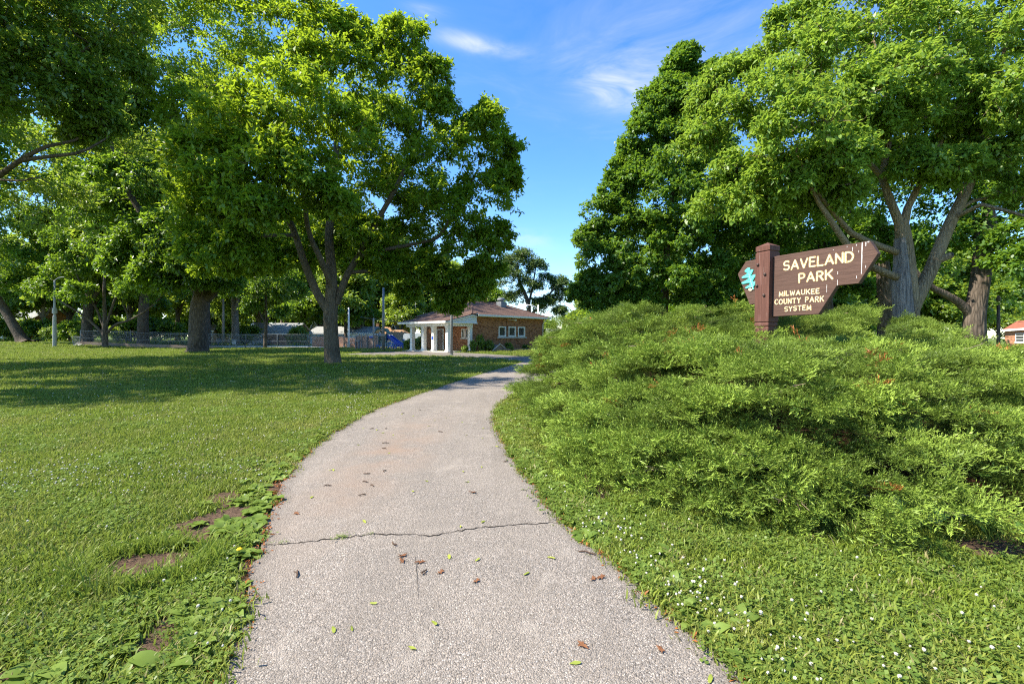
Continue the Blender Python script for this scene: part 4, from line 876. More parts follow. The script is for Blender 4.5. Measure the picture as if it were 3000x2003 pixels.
# ------------------------------------------------------------------ brick park building with columned porch
BA = Vector((-6.28, 45.0, 0.0))
bld = thing('park_building', 'brown brick park pavilion with a red-brown shingle roof and white columned porch', 'building', tuple(BA), R(47))
def bld_build():
    U0, U1, V0, V1, EH = 3.1, 14.9, 0.0, 8.6, 3.78
    # front brick wall (v=0) around three window openings, and porch wall (u=3.1)
    w = MB(); win = [(7.02, 8.20), (8.60, 9.82), (10.20, 11.42)]; zb, zt = 1.55, 2.70
    xs = [U0] + [c for p in win for c in p] + [U1]
    w.box((U0, 0, -.3), (U1, .3, zb)); w.box((U0, 0, zt), (U1, .3, EH))
    for k in range(0, len(xs), 2): w.box((xs[k], 0, zb), (xs[k + 1], .3, zt))
    w.build('wall', BRICK_X, bld)
    w = MB(); pw = [(0.45, 0.95), (1.10, 1.62)]; dr = (4.75, 5.75); pz = (1.42, 2.38)
    f0 = .302
    w.box((U0, f0, -.3), (U0 + .3, V1, pz[0])) if False else None
    w.box((U0, f0, -.3), (U0 + .3, pw[0][0], EH)); w.box((U0, pw[0][0], -.3), (U0 + .3, pw[1][1], pz[0])); w.box((U0, pw[0][0], pz[1]), (U0 + .3, pw[1][1], EH)); w.box((U0, pw[0][1], pz[0]), (U0 + .3, pw[1][0], pz[1]))
    w.box((U0, pw[1][1], -.3), (U0 + .3, dr[0], EH)); w.box((U0, dr[0], 2.3), (U0 + .3, dr[1], EH)); w.box((U0, dr[1], -.3), (U0 + .3, V1, EH))
    w.build('wall', BRICK_Y, bld)
    w = MB(); w.box((U1 - .3, .302, -.3), (U1, V1, EH)); w.build('wall', BRICK_Y, bld)
    w = MB(); w.box((U0, V1, -.3), (U1, V1 + .3, EH)); w.build('wall', BRICK_X, bld)
    # windows of the front wall: white frame, muntins, dark panes, stone sills
    for k, (a, b) in enumerate(win):
        f = MB(); t = .13
        f.box((a, -.05, zb), (a + t, .12, zt)); f.box((b - t, -.05, zb), (b, .12, zt)); f.box((a + t, -.05, zt - t), (b - t, .12, zt)); f.box((a + t, -.05, zb), (b - t, .12, zb + t + .03))
        fo = f.build('window', WHITE, bld)
        MB().box((a + t, .10, zb + t), (b - t, .115, zt - t)).build('pane', GLASS, fo)
        g = MB()
        for q in range(1, 5): x = a + t + (b - a - 2 * t) * q / 5; g.box((x - .012, .06, zb + t), (x + .012, .09, zt - t))
        for q in range(1, 4): z = zb + t + (zt - zb - 2 * t) * q / 4; g.box((a + t, .062, z - .011), (b - t, .088, z + .011))
        g.build('window_grille', plain('dark_grille', (0.13, 0.13, 0.125), 0.6, 0.3) if 'dark_grille' not in MATS else MATS['dark_grille'], fo)
    for a, b in ((6.80, 8.42), (8.45, 11.65)): MB().box((a, -.10, zb - .16), (b, -.003, zb - .005)).build('window_sill', CONCRETE, bld)
    for a, b in pw:
        f = MB(); t = .08
        f.box((U0 - .05, a, pz[0]), (U0 + .1, a + t, pz[1])); f.box((U0 - .05, b - t, pz[0]), (U0 + .1, b, pz[1])); f.box((U0 - .05, a + t, pz[1] - t), (U0 + .1, b - t, pz[1])); f.box((U0 - .05, a + t, pz[0]), (U0 + .1, b - t, pz[0] + t))
        fo = f.build('window', WHITE, bld); MB().box((U0 + .06, a + t, pz[0] + t), (U0 + .08, b - t, pz[1] - t)).build('pane', GLASS, fo)
    MB().box((U0 - .10, .35, pz[0] - .13), (U0 - .003, 1.72, pz[0] - .004)).build('window_sill', CONCRETE, bld)
    f = MB(); f.box((U0 - .06, dr[0] - .12, 0), (U0 + .1, dr[0], 2.42)); f.box((U0 - .06, dr[1], 0), (U0 + .1, dr[1] + .12, 2.42)); f.box((U0 - .06, dr[0], 2.3), (U0 + .1, dr[1], 2.42)); fo = f.build('door_frame', WHITE, bld)
    MB().box((U0 + .06, dr[0], .02), (U0 + .11, dr[1], 2.3)).build('door', PLANK, bld)
    # main hip roof
    o = .55; x0, x1, y0, y1, ze = U0 - o, U1 + o, -o, V1 + .3 + o, EH + .12; zr = 5.75; yr = (y0 + y1) / 2; r0, r1 = x0 + 4.6, x1 - 4.2
    rf = MB(); th = .10
    top = [(x0, y0, ze), (x1, y0, ze), (x1, y1, ze), (x0, y1, ze), (r0, yr, zr), (r1, yr, zr)]; n = 6
    rf.add(top, [(0, 1, 5, 4), (1, 2, 5), (2, 3, 4, 5), (3, 0, 4)]); rf.add([(a, b, c - th) for a, b, c in top[:4]], [(3, 2, 1, 0)]); rf.f += [(0, 6, 7, 1), (1, 7, 8, 2), (2, 8, 9, 3), (3, 9, 6, 0)]
    ro = rf.build('roof', ROOF_RED, bld)
    cap = MB(); cap.beam((x1, y0, ze + .02), (r1, yr, zr + .03), .16, .05); cap.beam((x0, y0, ze + .02), (r0, yr, zr + .03), .16, .05); cap.beam((r0, yr, zr + .03), (r1, yr, zr + .03), .18, .05); cap.build('ridge_cap', ROOF_RED, ro)
    g = MB(); g.box((3.45, y0 - .13, ze - .20), (x1 + .1, y0 - .005, ze - .01)); g.box((x1 + .003, y0, ze - .20), (x1 + .12, y1, ze - .01)); g.build('gutter', TRIM, bld)
    s = MB(); s.box((U0 - o, y0, ze - .24), (x1, -.004, ze - .205)); s.box((U1 + .004, y0 + .6, ze - .24), (x1, y1, ze - .205)); s.build('soffit', TRIM, bld)
    d = MB(); d.tube([(14.75, -.48, ze - .2), (14.75, -.45, ze - .36), (14.62, -.12, ze - .72), (14.62, -.10, ze - .9), (14.62, -.10, .1)], .055, 8); d.build('downspout', TRIM, bld, smooth=True)
    MB().tube([(8.30, -.05, .2), (8.30, -.05, 3.5)], .022, 6).build('conduit', plain('dark_conduit', (0.09, 0.05, 0.035), 0.7), bld)
    l = MB(); l.tube([(8.9, -.28, 3.46), (9.25, -.30, 3.44)], [.03, .03], 8); l.tube([(9.22, -.30, 3.44), (9.50, -.36, 3.42)], [.05, .11], 10); l.box((8.35, -.30, 3.44), (8.95, -.27, 3.47)); l.build('security_light', WHITE, bld)
    # roof ventilator on the front slope
    v = MB(); vx, vy = 10.55, 3.05; vz = ze + (zr - ze) * (vy - y0) / (yr - y0)
    v.box((vx - .42, vy - .42, vz - .25), (vx + .42, vy + .42, vz + .52)); vo = v.build('roof_vent', GALV, ro)
    MB().tube([(vx, vy, vz + .52), (vx, vy, vz + .68), (vx, vy, vz + .68), (vx, vy, vz + .74), (vx, vy, vz + .92), (vx, vy, vz + .98)], [.30, .30, .46, .48, .44, .20], 16).build('vent_cowl', GALV, ro)
    MB().tube([(9.1, 4.3, zr - .2), (9.1, 4.3, zr + .55)], .32, 4).build('chimney', BRICK_X, ro)
    MB().tube([(12.3, 3.9, 5.1), (12.3, 3.9, 5.65)], .11, 8).build('flue_pipe', GALV, ro)
    # porch: floor, beam, columns, shed roof, boarded end gable
    MB().box((-.55, -.55, -.2), (U0 - .003, 7.2, .10)).build('porch_floor', CONCRETE, bld)
    for v_ in (.08, 2.38, 4.08, 6.14):
        c = MB(); a = .19
        c.box((-a + .02, v_ - a, .10), (a + .02, v_ + a, 2.62)); c.box((-a - .03, v_ - a - .05, .101), (a + .07, v_ + a + .05, .26)); c.box((-a - .03, v_ - a - .05, 2.48), (a + .07, v_ + a + .05, 2.60)); c.build('column', WHITE, bld)
    c = MB(); c.box((2.72, -.12, .10), (3.06, .24, 2.62)); c.box((2.68, -.16, .101), (3.08, .26, .24)); c.box((2.68, -.16, 2.48), (3.08, .28, 2.60)); c.build('column', WHITE, bld)
    b = MB(); b.box((-.2, -.2, 2.62), (.22, 7.0, 3.0)); b.box((.22, -.2, 2.62), (3.06, .22, 3.0)); b.build('porch_beam', WHITE, bld)
    MB().box((.22, .22, 2.93), (3.06, 7.0, 2.97)).build('porch_ceiling', WHITE, bld)
    X0, X1, Z0, Z1 = -.75, 3.42, 3.12, 4.06; Y0, Y1 = -.55, 7.65
    r = MB(); r.add([(X0, Y0, Z0), (X1, Y0, Z1), (X1, Y1, Z1), (X0, Y1, Z0), (X0, Y0, Z0 - .08), (X1, Y0, Z1 - .08), (X1, Y1, Z1 - .08), (X0, Y1, Z0 - .08)], [(0, 1, 2, 3), (7, 6, 5, 4), (0, 4, 5, 1), (1, 5, 6, 2), (2, 6, 7, 3), (3, 7, 4, 0)]); r.build('porch_roof', ROOF_RED, bld)
    f = MB(); f.box((X0 - .11, Y0 - .02, Z0 - .22), (X0 - .004, Y1, Z0 - .01)); f.box((X0, Y0, 2.98), (-.204, Y1, 3.01)); f.build('fascia', TRIM, bld)
    # end gable boards (each lap board a piece)
    n = 7
    for k in range(n):
        za = 3.0 + k * .145; zb_ = za + .140; xa = X0 + .05 + max(0, (za - Z0 + .08)) / (Z1 - Z0) * (X1 - X0)
        xb = X0 + .05 + max(0, (zb_ - Z0 + .08)) / (Z1 - Z0) * (X1 - X0)
        if xb >= 3.35: break
        m = MB(); m.add([(xa, -.44, za), (3.40, -.44, za), (3.40, -.40, zb_), (xb, -.40, zb_), (xa, -.22, za), (3.40, -.22, za), (3.40, -.22, zb_), (xb, -.22, zb_)], [(0, 1, 2, 3), (7, 6, 5, 4), (0, 4, 5, 1), (1, 5, 6, 2), (2, 6, 7, 3), (3, 7, 4, 0)]); m.build('gable_board', SIDING, bld)
    rk = MB(); rk.beam((X0, Y0 + .03, Z0 - .10), (X1 + .05, Y0 + .03, Z1 - .09), .05, .16); rk.box((X0 + .1, -.52, 2.90), (3.44, -.445, 2.998)); rk.build('rake_board', TRIM, bld)
    MB().box((-.185, 2.25, 1.25), (-.172, 2.51, 1.62)).build('notice_plate', BLUE, bld)
bld_build()
def L2W(u, v, z=0): a = R(47); return Vector((BA.x + u * math.cos(a) - v * math.sin(a), BA.y + u * math.sin(a) + v * math.cos(a), z))
# low gabled concrete hatch, planter kerb and plants at the wall foot
t_ = thing('cellar_hatch', 'low gabled concrete hatch at the foot of the brick wall', 'hatch', tuple(L2W(5.6, -1.1)), R(47))
MB().prism([(-1.0, 0), (1.0, 0), (1.0, .12), (0, .72), (-1.0, .12)], -.5, .6).build('body', CONC_DK, t_)
MB().prism([(-1.12, .06), (-1.06, .10), (0, .76), (1.06, .10), (1.12, .06), (1.06, .18), (0, .86), (-1.06, .18)], -.58, -.502).build('coping', CONCRETE, t_)
o = MB().box((-3.0, -.15, -.1), (2.4, .15, .26)).build('planter_kerb', CONC_DK); o.location = L2W(8.9, -2.0); o.rotation_euler = (0, 0, R(47)); tag(o, 'low stained kerb wall in front of the brick wall', 'kerb')
def wall_plant(u, v, s, k, label, sz=None):
    p = L2W(u, v); r_ = thing('wall_plant', label, 'plant', tuple(p), random.uniform(0, 6)); r_.scale = (s, s, sz or s)
    link(bpy.data.objects.new('stem', BUSH[k][0]), r_); link(bpy.data.objects.new('foliage', BUSH[k][1]), r_)
wall_plant(3.5, -.9, .26, 1, 'tall leafy plant growing beside the end porch column', .62)
wall_plant(4.6, -1.0, .45, 3, 'spreading green plant at the wall foot left of the hatch', .7)
wall_plant(7.4, -1.3, .26, 1, 'dark green plant at the wall foot right of the hatch', .32)
wall_plant(6.9, -1.9, .32, 3, 'pale green hosta by the planter kerb', .3)
wall_plant(.9, -1.4, .22, 1, 'small weed clump at the porch end', .25)
wall_plant(2.2, -1.2, .22, 1, 'small weed clump below the porch windows', .42)
wall_plant(9.6, -1.6, .25, 0, 'dark plant low against the wall under the right window', .22)

# ------------------------------------------------------------------ chain link fences
def chain_fence(name, label, P, h, spacing, post_mat=GALV, group=None, lower=True, z0=0.0):
    root = thing(name, label, 'fence', tuple(P[0]), 0, group); O = Vector(P[0])
    wire = MB()
    for a, b in zip(P[:-1], P[1:]):
        a, b = Vector(a), Vector(b); L = (b - a).length; n = max(1, round(L / spacing)); d = (b - a) / L
        for k in range(n + 1):
            p = a.lerp(b, k / n); p.z = max(gz(p.x, p.y), z0)
            MB().tube([p - O + Vector((0, 0, -.2)), p - O + Vector((0, 0, h + .04)), p - O + Vector((0, 0, h + .09))], [.045, .045, .02], 8).build('post', post_mat, root, smooth=True)
        za, zb = max(gz(a.x, a.y), z0), max(gz(b.x, b.y), z0)
        a2, b2 = Vector((a.x, a.y, za)) - O, Vector((b.x, b.y, zb)) - O
        MB().tube([a2 + Vector((0, 0, h)), b2 + Vector((0, 0, h))], .024, 6).build('rail', GALV, root)
        if lower: MB().tube([a2 + Vector((0, 0, h * .5)), b2 + Vector((0, 0, h * .5))], .018, 6).build('rail', GALV, root)
        s = 0.13; x = -h
        while x < L:
            for sg in (1, -1):
                x0, x1 = x, x + h; z_0, z_1 = (0, h) if sg == 1 else (h, 0); c0, c1 = max(x0, 0), min(x1, L)
                if c1 - c0 > .02:
                    q0 = z_0 + (z_1 - z_0) * (c0 - x0) / h; q1 = z_0 + (z_1 - z_0) * (c1 - x0) / h; off = .004 * sg
                    p0 = a2 + (b2 - a2) * (c0 / L) + Vector((0, off, q0)); p1 = a2 + (b2 - a2) * (c1 / L) + Vector((0, off, q1)); e = Vector((0, 0, .0035))
                    wire.add([p0 - e, p1 - e, p1 + e, p0 + e], [(0, 1, 2, 3)])
            x += s
    w = wire.build('chain_link', GALV, root, recalc=False); w['kind'] = 'stuff'
    return root
g_ = lambda px, y: on_ground(px, y)
chain_fence('chain_link_fence', 'long grey chain link fence standing in front of the concrete court', [g_(236, 59.5), g_(370, 60), g_(495, 60.2), g_(720, 60.2), g_(905, 60.2)], 1.85, 4.2)
chain_fence('chain_link_fence', 'rear chain link fence on the far side of the concrete court', [g_(265, 70.5), g_(500, 70.5), g_(760, 70.5), g_(900, 70.5)], 1.75, 5.2, z0=0.0)
chain_fence('chain_link_fence', 'low chain link fence in front of the lattice and board fence', [g_(908, 60), g_(1010, 58.5), g_(1042, 57.5)], 1.55, 2.6)
# low court wall at the left end
def lowwall():
    a, b = g_(229, 59.0), g_(640, 59.4); o = MB().beam(Vector((0, 0, .17)), b - a + Vector((0, 0, .0)), .28, .52) ; 
    w = o.build('low_wall', CONC_DK); w.location = a; tag(w, 'low stained concrete wall under the left end of the fence', 'wall')
lowwall()
# leaning wire gate panel at the fence end
t_ = thing('wire_gate', 'small tilted wire gate panel at the left end of the fence', 'gate', tuple(g_(222, 58.4)))
m = MB(); fr = [Vector((-.55, 0, 1.15)), Vector((.55, 0, 1.1)), Vector((.5, 0, .05)), Vector((-.25, 0, .02))]
for a, b in zip(fr, fr[1:] + fr[:1]): m.tube([a, b], .03, 6)
m.build('frame', GALV, t_); m = MB()
for k in range(12):
    x = -.5 + k * .085; m.beam((x, 0, 1.12), (x * .75 + .1, 0, .04), .014)
w = m.build('wire', GALV, t_)
for k in range(3): 
    o = MB().box((-.3, -.2, 0), (.3, .2, .14)).build('rubble_block', CONCRETE, None, bevel=.04); o.location = g_(226 + 5 * k, 58.2) + Vector((0, 0, .14 * (k == 1))); o.rotation_euler = (0.1 * k, .1, .7 * k); tag(o, ('pale rubble block under the tilted wire gate', 'pale rubble block lying on another at the fence end', 'pale rubble block beside the low wall end')[k], 'block')

# lattice and board fences, gate
def board_fence(label, A, B, h, n, mat, lattice=0.0, posts=0, name='board_fence'):
    root = thing(name, label, 'fence', tuple(A)); d = B - A; L = d.length; e = d / L; nrm = Vector((-e.y, e.x, 0))
    pl = MB()
    for k in range(n):
        a = A + d * (k / n) - A; b = A + d * ((k + .93) / n) - A; off = nrm * random.uniform(-.008, .008); hh = h + random.uniform(-.03, .03)
        pl.beam((a + b) / 2 + off + Vector((0, 0, .03)), (a + b) / 2 + off + Vector((0, 0, hh)), (b - a).length, .025, up=nrm)
    o = pl.build('planks', mat, root); o['kind'] = 'stuff'
    if lattice:
        la = MB(); x = -lattice
        while x < L:
            for sg in (1, -1):
                c0, c1 = max(x, 0), min(x + lattice, L)
                if c1 > c0 + .03:
                    q = lambda c: h + .04 + (lattice * (c - x) / lattice if sg == 1 else lattice - (c - x)); la.beam(e * c0 + nrm * .01 * sg + Vector((0, 0, q(c0))), e * c1 + nrm * .01 * sg + Vector((0, 0, q(c1))), .045, .012, up=nrm)
            x += .16
        l = la.build('lattice', mat, root); l['kind'] = 'stuff'
        MB().beam(Vector((0, 0, h + lattice + .08)), d + Vector((0, 0, h + lattice + .08)), .06, .06).build('top_rail', mat, root)
    for k in range(posts):
        p = d * (k / max(1, posts - 1)) - nrm * .06; MB().tube([p, p + Vector((0, 0, h + .2))], .05, 8).build('post', GALV, root)
    return root
zf = lambda px, y: Vector(on_ground(px, y))
board_fence('brown board fence with a lattice top right of the yellow-green bush', zf(915, 64), zf(1006, 63), .85, 34, LATT, lattice=.55)
board_fence('short brown board fence with lattice behind the flagpole', zf(1009, 62.5), zf(1044, 61.5), .75, 14, LATT, lattice=.5)
board_fence('weathered brown board fence panel with steel posts left of the play set', zf(1044, 57.5), zf(1076, 57), 1.65, 12, PLANK, posts=3)
board_fence('weathered brown board gate panel between steel posts', zf(1077, 57), zf(1094, 56.7), 1.6, 8, PLANK, posts=2)
board_fence('weathered brown board fence panel nearest the blue slide', zf(1095, 56.6), zf(1109, 56.2), 1.75, 7, PLANK, posts=2)
o = MB().box((-.22, -.2, .0), (-.16, .2, 1.0)).box((.16, -.2, 0), (.22, .2, 1.0)).box((-.3, -.25, 1.0), (.3, .25, 1.12)).build('utility_stand', GALV); o.location = zf(1047, 55.5); tag(o, 'small metal stand in front of the board fence', 'stand')

# ------------------------------------------------------------------ poles and lamps
def pole(name, label, cat, px, y, top, r0, r1, mat, parts=None):
    b = zf(px, y); root = thing(name, label, cat, tuple(b)); MB().tube([(0, 0, -.2), (0, 0, top * .5), (0, 0, top)], [r0, (r0 + r1) / 2, r1], 12).build('pole', mat, root, smooth=True)
    return root
p = pole('lamp_post', 'grey metal lamp post standing before the porch column', 'lamp post', 1323, 38.8, 5.9, .115, .085, GREYPOLE)
MB().tube([(0, 0, 0), (0, 0, .10)], [.17, .16], 12).build('base_collar', GREYPOLE, p); MB().tube([(0, 0, 5.85), (0, 0, 6.0), (0, 0, 6.3), (0, 0, 6.4)], [.10, .22, .20, .05], 12).build('lamp_head', GREYPOLE, p)
p = pole('light_pole', 'tall weathered light pole standing before the blue play set', 'light pole', 1123, 50.5, 7.0, .17, .11, GREYPOLE)
MB().box((-.20, -.24, 1.6), (.20, -.10, 1.9)).build('junction_box', GREYPOLE, p); MB().tube([(0, -.14, 4.8), (0, -.30, 4.9)], .05, 8).build('bracket', GREYPOLE, p)
p = pole('concrete_lamp_post', 'pale stepped concrete lamp post on the left lawn', 'lamp post', 160, 56, 8.2, .16, .10, POLE_CONC)
MB().tube([(0, 0, -.2), (0, 0, 3.75), (0, 0, 3.82)], [.20, .185, .13], 12).build('base_sleeve', POLE_CONC, p); MB().tube([(0, 0, 4.1), (0, 0, 4.75)], .24, 12).build('collar', POLE_CONC, p)
MB().tube([(0, 0, 8.15), (.5, 0, 8.5), (1.2, 0, 8.6)], .05, 8).build('arm', GALV, p)
p = pole('flagpole', 'slim white flagpole in front of the lattice fence', 'flagpole', 1021.5, 60.5, 5.3, .16, .09, WHITE)
MB().tube([(0, 0, 5.3), (0, 0, 5.42)], [.12, .02], 8).build('cap', WHITE, p)
p = pole('utility_pole', 'pale wooden utility pole behind the fence near the yellow-green bush', 'utility pole', 654, 72, 8.6, .19, .14, WOODPOLE)
MB().box((-1.1, -.2, 7.9), (1.1, -.08, 8.05)).build('crossarm', WOODPOLE, p)
p = pole('utility_pole', 'wooden utility pole right of the white garage', 'utility pole', 1094.5, 72, 4.6, .17, .13, WOODPOLE); MB().tube([(0, 0, 4.55), (0, 0, 4.75)], .06, 8).build('insulator', GALV, p)
p = pole('utility_pole', 'thin distant utility pole above the porch roof', 'utility pole', 1217, 95, 10.0, .13, .10, WOODPOLE); MB().box((-.9, -.1, 9.4), (.9, .1, 9.55)).build('crossarm', WOODPOLE, p)
p = pole('dark_light_pole', 'dark slim pole among the trees at the right edge', 'light pole', 2925, 24, 3.4, .085, .07, B_DARK); MB().tube([(0, 0, 3.6), (0, 0, 3.7), (0, 0, 3.9)], [.06, .10, .05], 8).build('lamp_head', B_DARK, p)
b_ = zf(1577, 63); p = thing('street_lamp', 'white street lamp with a curved arm rising over the building roof', 'street lamp', tuple(b_))
MB().tube([(0, 0, -.2), (0, 0, 5.95)], [.12, .09], 10).build('pole', WHITE, p, smooth=True); MB().tube([(-.03, 0, 5.1), (-.35, 0, 5.62), (-.85, 0, 5.88), (-1.55, 0, 5.95)], .06, 8).build('arm', WHITE, p, smooth=True)
MB().tube([(-1.62, 0, 6.02), (-1.62, 0, 5.92), (-1.62, 0, 5.65), (-1.62, 0, 5.45)], [.08, .18, .22, .08], 12).build('lamp_globe', WHITE, p, smooth=True)
# overhead wires
m = MB()
for z in (6.55,):
    a, b = Vector((-24.0, 72, 4.65)), Vector((-14.0, 78, 4.1)); m.tube([a.lerp(b, k / 8) - Vector((0, 0, .35 * math.sin(math.pi * k / 8))) for k in range(9)], .02, 4)
tag(m.build('overhead_wire', GALV), 'thin overhead wire sagging behind the light pole', 'wire')

# ------------------------------------------------------------------ houses and garages beyond
def gable_house(name, label, cat, px0, px1, y, eave, ridge, depth, wallm, roofm, along=True, ov=.35, z=None):
    """ridge along X when along, else ridge along Y (gable towards the viewer)"""
    a, b = zf(px0, y), zf(px1, y); w = b.x - a.x; g = min(gz(a.x, y), gz(b.x, y)); root = thing(name, label, cat, ((a.x + b.x) / 2, y, g))
    h = w / 2; ridge -= g; eave -= g
    if along:
        MB().prism([(0, -.3), (depth, -.3), (depth, eave), (depth / 2, ridge - .1), (0, eave)], -h, h, Matrix(((0, 1, 0, 0), (1, 0, 0, 0), (0, 0, 1, 0), (0, 0, 0, 1)))).build('wall', wallm, root)
        sl = (ridge - eave) / (depth / 2); e2 = eave - ov * sl
        r = MB().prism([(-ov, e2), (depth / 2, ridge), (depth + ov, e2), (depth + ov, e2 + .12), (depth / 2, ridge + .14), (-ov, e2 + .12)], -h - ov, h + ov, Matrix(((0, 1, 0, 0), (1, 0, 0, 0), (0, 0, 1, 0), (0, 0, 0, 1)))); ro = r.build('roof', roofm, root)
        m = MB(); m.box((-h - ov, -ov - .03, e2 - .05), (h + ov, -ov - .002, e2 + .14)); m.build('fascia', TRIM, root)
    else:
        MB().prism([(-h, -.3), (h, -.3), (h, eave), (0, ridge - .1), (-h, eave)], 0, depth).build('wall', wallm, root)
        sl = (ridge - eave) / h; e2 = eave - ov * sl
        MB().prism([(-h - ov, e2), (0, ridge), (h + ov, e2), (h + ov, e2 + .12), (0, ridge + .14), (-h - ov, e2 + .12)], -ov, depth + ov).build('roof', roofm, root)
        m = MB(); m.beam((-h - ov, -ov - .03, e2 + .03), (0, -ov - .03, ridge + .03), .06, .26); m.beam((0, -ov - .035, ridge + .03), (h + ov, -ov - .035, e2 + .03), .06, .26); m.build('rake_board', TRIM, root)
    return root
def hip_house(name, label, cat, px0, px1, y, eave, ridge, depth, wallm, roofm, ov=.6, ridge_len=.3):
    a, b = zf(px0, y), zf(px1, y); w = b.x - a.x; g = min(gz(a.x, y), gz(b.x, y)); root = thing(name, label, cat, ((a.x + b.x) / 2, y, g)); h = w / 2; ridge -= g; eave -= g
    MB().box((-h, 0, -.3), (h, depth, eave)).build('wall', wallm, root)
    x0, x1, y0, y1 = -h - ov, h + ov, -ov, depth + ov; rl = w * ridge_len / 2; r = MB(); top = [(x0, y0, eave), (x1, y0, eave), (x1, y1, eave), (x0, y1, eave), (-rl, depth / 2, ridge), (rl, depth / 2, ridge)]
    r.add(top, [(0, 1, 5, 4), (1, 2, 5), (2, 3, 4, 5), (3, 0, 4), (3, 2, 1, 0)]); r.build('roof', roofm, root)
    MB().box((x0 - .02, y0 - .04, eave - .16), (x1 + .02, y0 - .002, eave + .02)).build('fascia', BEIGE, root)
    return root
def win(root, x, z, w, h, y=-.02, frame=WHITE, bars=1):
    f = MB(); t = .09; f.box((x - w / 2, y - .05, z), (x - w / 2 + t, y + .02, z + h)); f.box((x + w / 2 - t, y - .05, z), (x + w / 2, y + .02, z + h)); f.box((x - w / 2 + t, y - .05, z + h - t), (x + w / 2 - t, y + .02, z + h)); f.box((x - w / 2 + t, y - .05, z), (x + w / 2 - t, y + .02, z + t))
    for k in range(bars): q = z + h * (k + 1) / (bars + 1); f.box((x - w / 2 + t, y - .045, q - .03), (x + w / 2 - t, y + .015, q + .03))
    fo = f.build('window', frame, root); MB().box((x - w / 2 + t, y - .015, z + t), (x + w / 2 - t, y - .012, z + h - t)).build('pane', GLASS, fo)
ga = gable_house('white_garage', 'long white garage with two arched doors and a grey roof', 'garage', 908, 1089, 84, 2.2, 3.35, 6.5, SIDING, ROOF_GREY)
def garage_door(root, x, w, h, g):
    m = MB(); arch = [(-w / 2, 0), (w / 2, 0), (w / 2, h * .78), (w * .30, h), (-w * .30, h), (-w / 2, h * .78)]; m.prism(arch, -.10, -.03, Matrix.Translation((x, 0, 0))); d = m.build('door', BEIGE if False else LTGREY, root)
    fr = MB(); pts = [Vector((x + a, -.12, b)) for a, b in arch]
    for a, b in zip(pts[2:], pts[3:]): fr.beam(a, b, .10, .10)
    fr.beam(pts[1], pts[2], .10, .10); fr.beam(pts[5], pts[0], .10, .10); fr.build('door_trim', GREYSIDE, root)
for x in (-3.0, .4, 3.9): garage_door(ga, x, 2.7, 2.2, 0)
gb = gable_house('brown_garage', 'brown sided garage with a pale grey roof behind the slim tree', 'garage', 768, 858, 80, 2.15, 3.9, 7, BROWNWALL, ROOF_GREY)
MB().box((-2.2, -.08, 0), (2.2, -.02, 1.9)).build('door', BROWNWALL, gb)
gc = gable_house('pale_garage', 'pale grey gable end of a garage left of the brown garage', 'garage', 725, 764, 79, 2.0, 3.9, 6, LTGREY, ROOF_DK, along=False)
MB().box((-.6, -.06, 1.0), (.7, -.01, 1.5)).build('vent_panel', GREYSIDE, gc)
gd = gable_house('small_garage', 'small beige garage with a brown roof beside the massive trunk', 'garage', 596, 625, 82, 2.9, 5.9, 5, BEIGE, ROOF_DK)
win(gd, .3, 1.1, .8, 1.1)
ge = gable_house('brick_cottage', 'dim red brick house with a grey roof far behind the left bushes', 'house', -20, 95, 100, 5.6, 8.3, 9, BRICK_X, ROOF_GREY)
for x in (-2.5, 0.4, 2.8): win(ge, x, 3.4, 1.0, 1.4)
MB().box((-1.0, -.1, 0), (.1, -.03, 2.2)).build('door', WHITE, ge)
gf = hip_house('tan_roof_garage', 'low garage with a tan hip roof behind the play set', 'garage', 1112, 1198, 88, 1.25, 2.9, 7, BEIGE, ROOF_TAN)
MB().box((2.6, -.06, .1), (4.2, -.01, 1.5)).build('brick_panel', BRICK_X, gf); MB().box((-2.6, -.07, 0), (2.2, -.02, 1.5)).build('door', LTGREY, gf)
gg = hip_house('tan_roof_house', 'house with an orange-tan hip roof and brick chimney behind the white garage', 'house', 1085, 1150, 98, 1.6, 3.75, 8, BEIGE, ROOF_TAN)
MB().box((-1.55, 1.2, 2.0), (-1.0, 1.8, 5.0)).build('chimney', BRICK_OR, gg)
gh = gable_house('grey_house', 'grey gabled house with white trim far behind the play set', 'house', 1140, 1168, 112, 2.2, 4.6, 8, GREYSIDE, ROOF_DK, along=False, ov=.5)
win(gh, -.35, 1.9, .6, 1.1); win(gh, .45, 1.9, .6, 1.1)
gi = gable_house('pale_house', 'tall pale house whose brown roof edge shows above the white garage', 'house', 905, 940, 105, 2.6, 5.2, 8, SIDING, ROOF_DK, along=False, ov=.5)
gj = gable_house('low_shed', 'low grey shed seen behind the dry brown bush', 'shed', 1608, 1660, 84, 1.7, 2.9, 5, LTGREY, ROOF_GREY)
# travel trailer seen through the porch
t_ = thing('travel_trailer', 'white travel trailer parked behind the porch', 'trailer', tuple(zf(1222, 78)))
MB().prism([(-2.0, .5), (2.4, .5), (2.6, 1.0), (2.5, 2.3), (2.2, 2.55), (-2.2, 2.55), (-2.4, 2.2), (-2.3, .9)], 0, 2.2).build('body', WHITE, t_)
MB().box((-1.2, .6, 2.55), (-.2, 1.4, 2.8)).build('roof_unit', WHITE, t_); MB().box((.4, -.02, 1.5), (1.5, .01, 2.1)).build('window', GLASS, t_); MB().box((-2.3, -.015, 1.0), (2.5, -.003, 1.12)).build('stripe', GREYSIDE, t_)
for x in (-.4, .45): MB().tube([(x, -.05, .32), (x, .2, .32)], .32, 14).build('wheel', plain('tyre_rubber', (0.02, 0.02, 0.02)), t_)
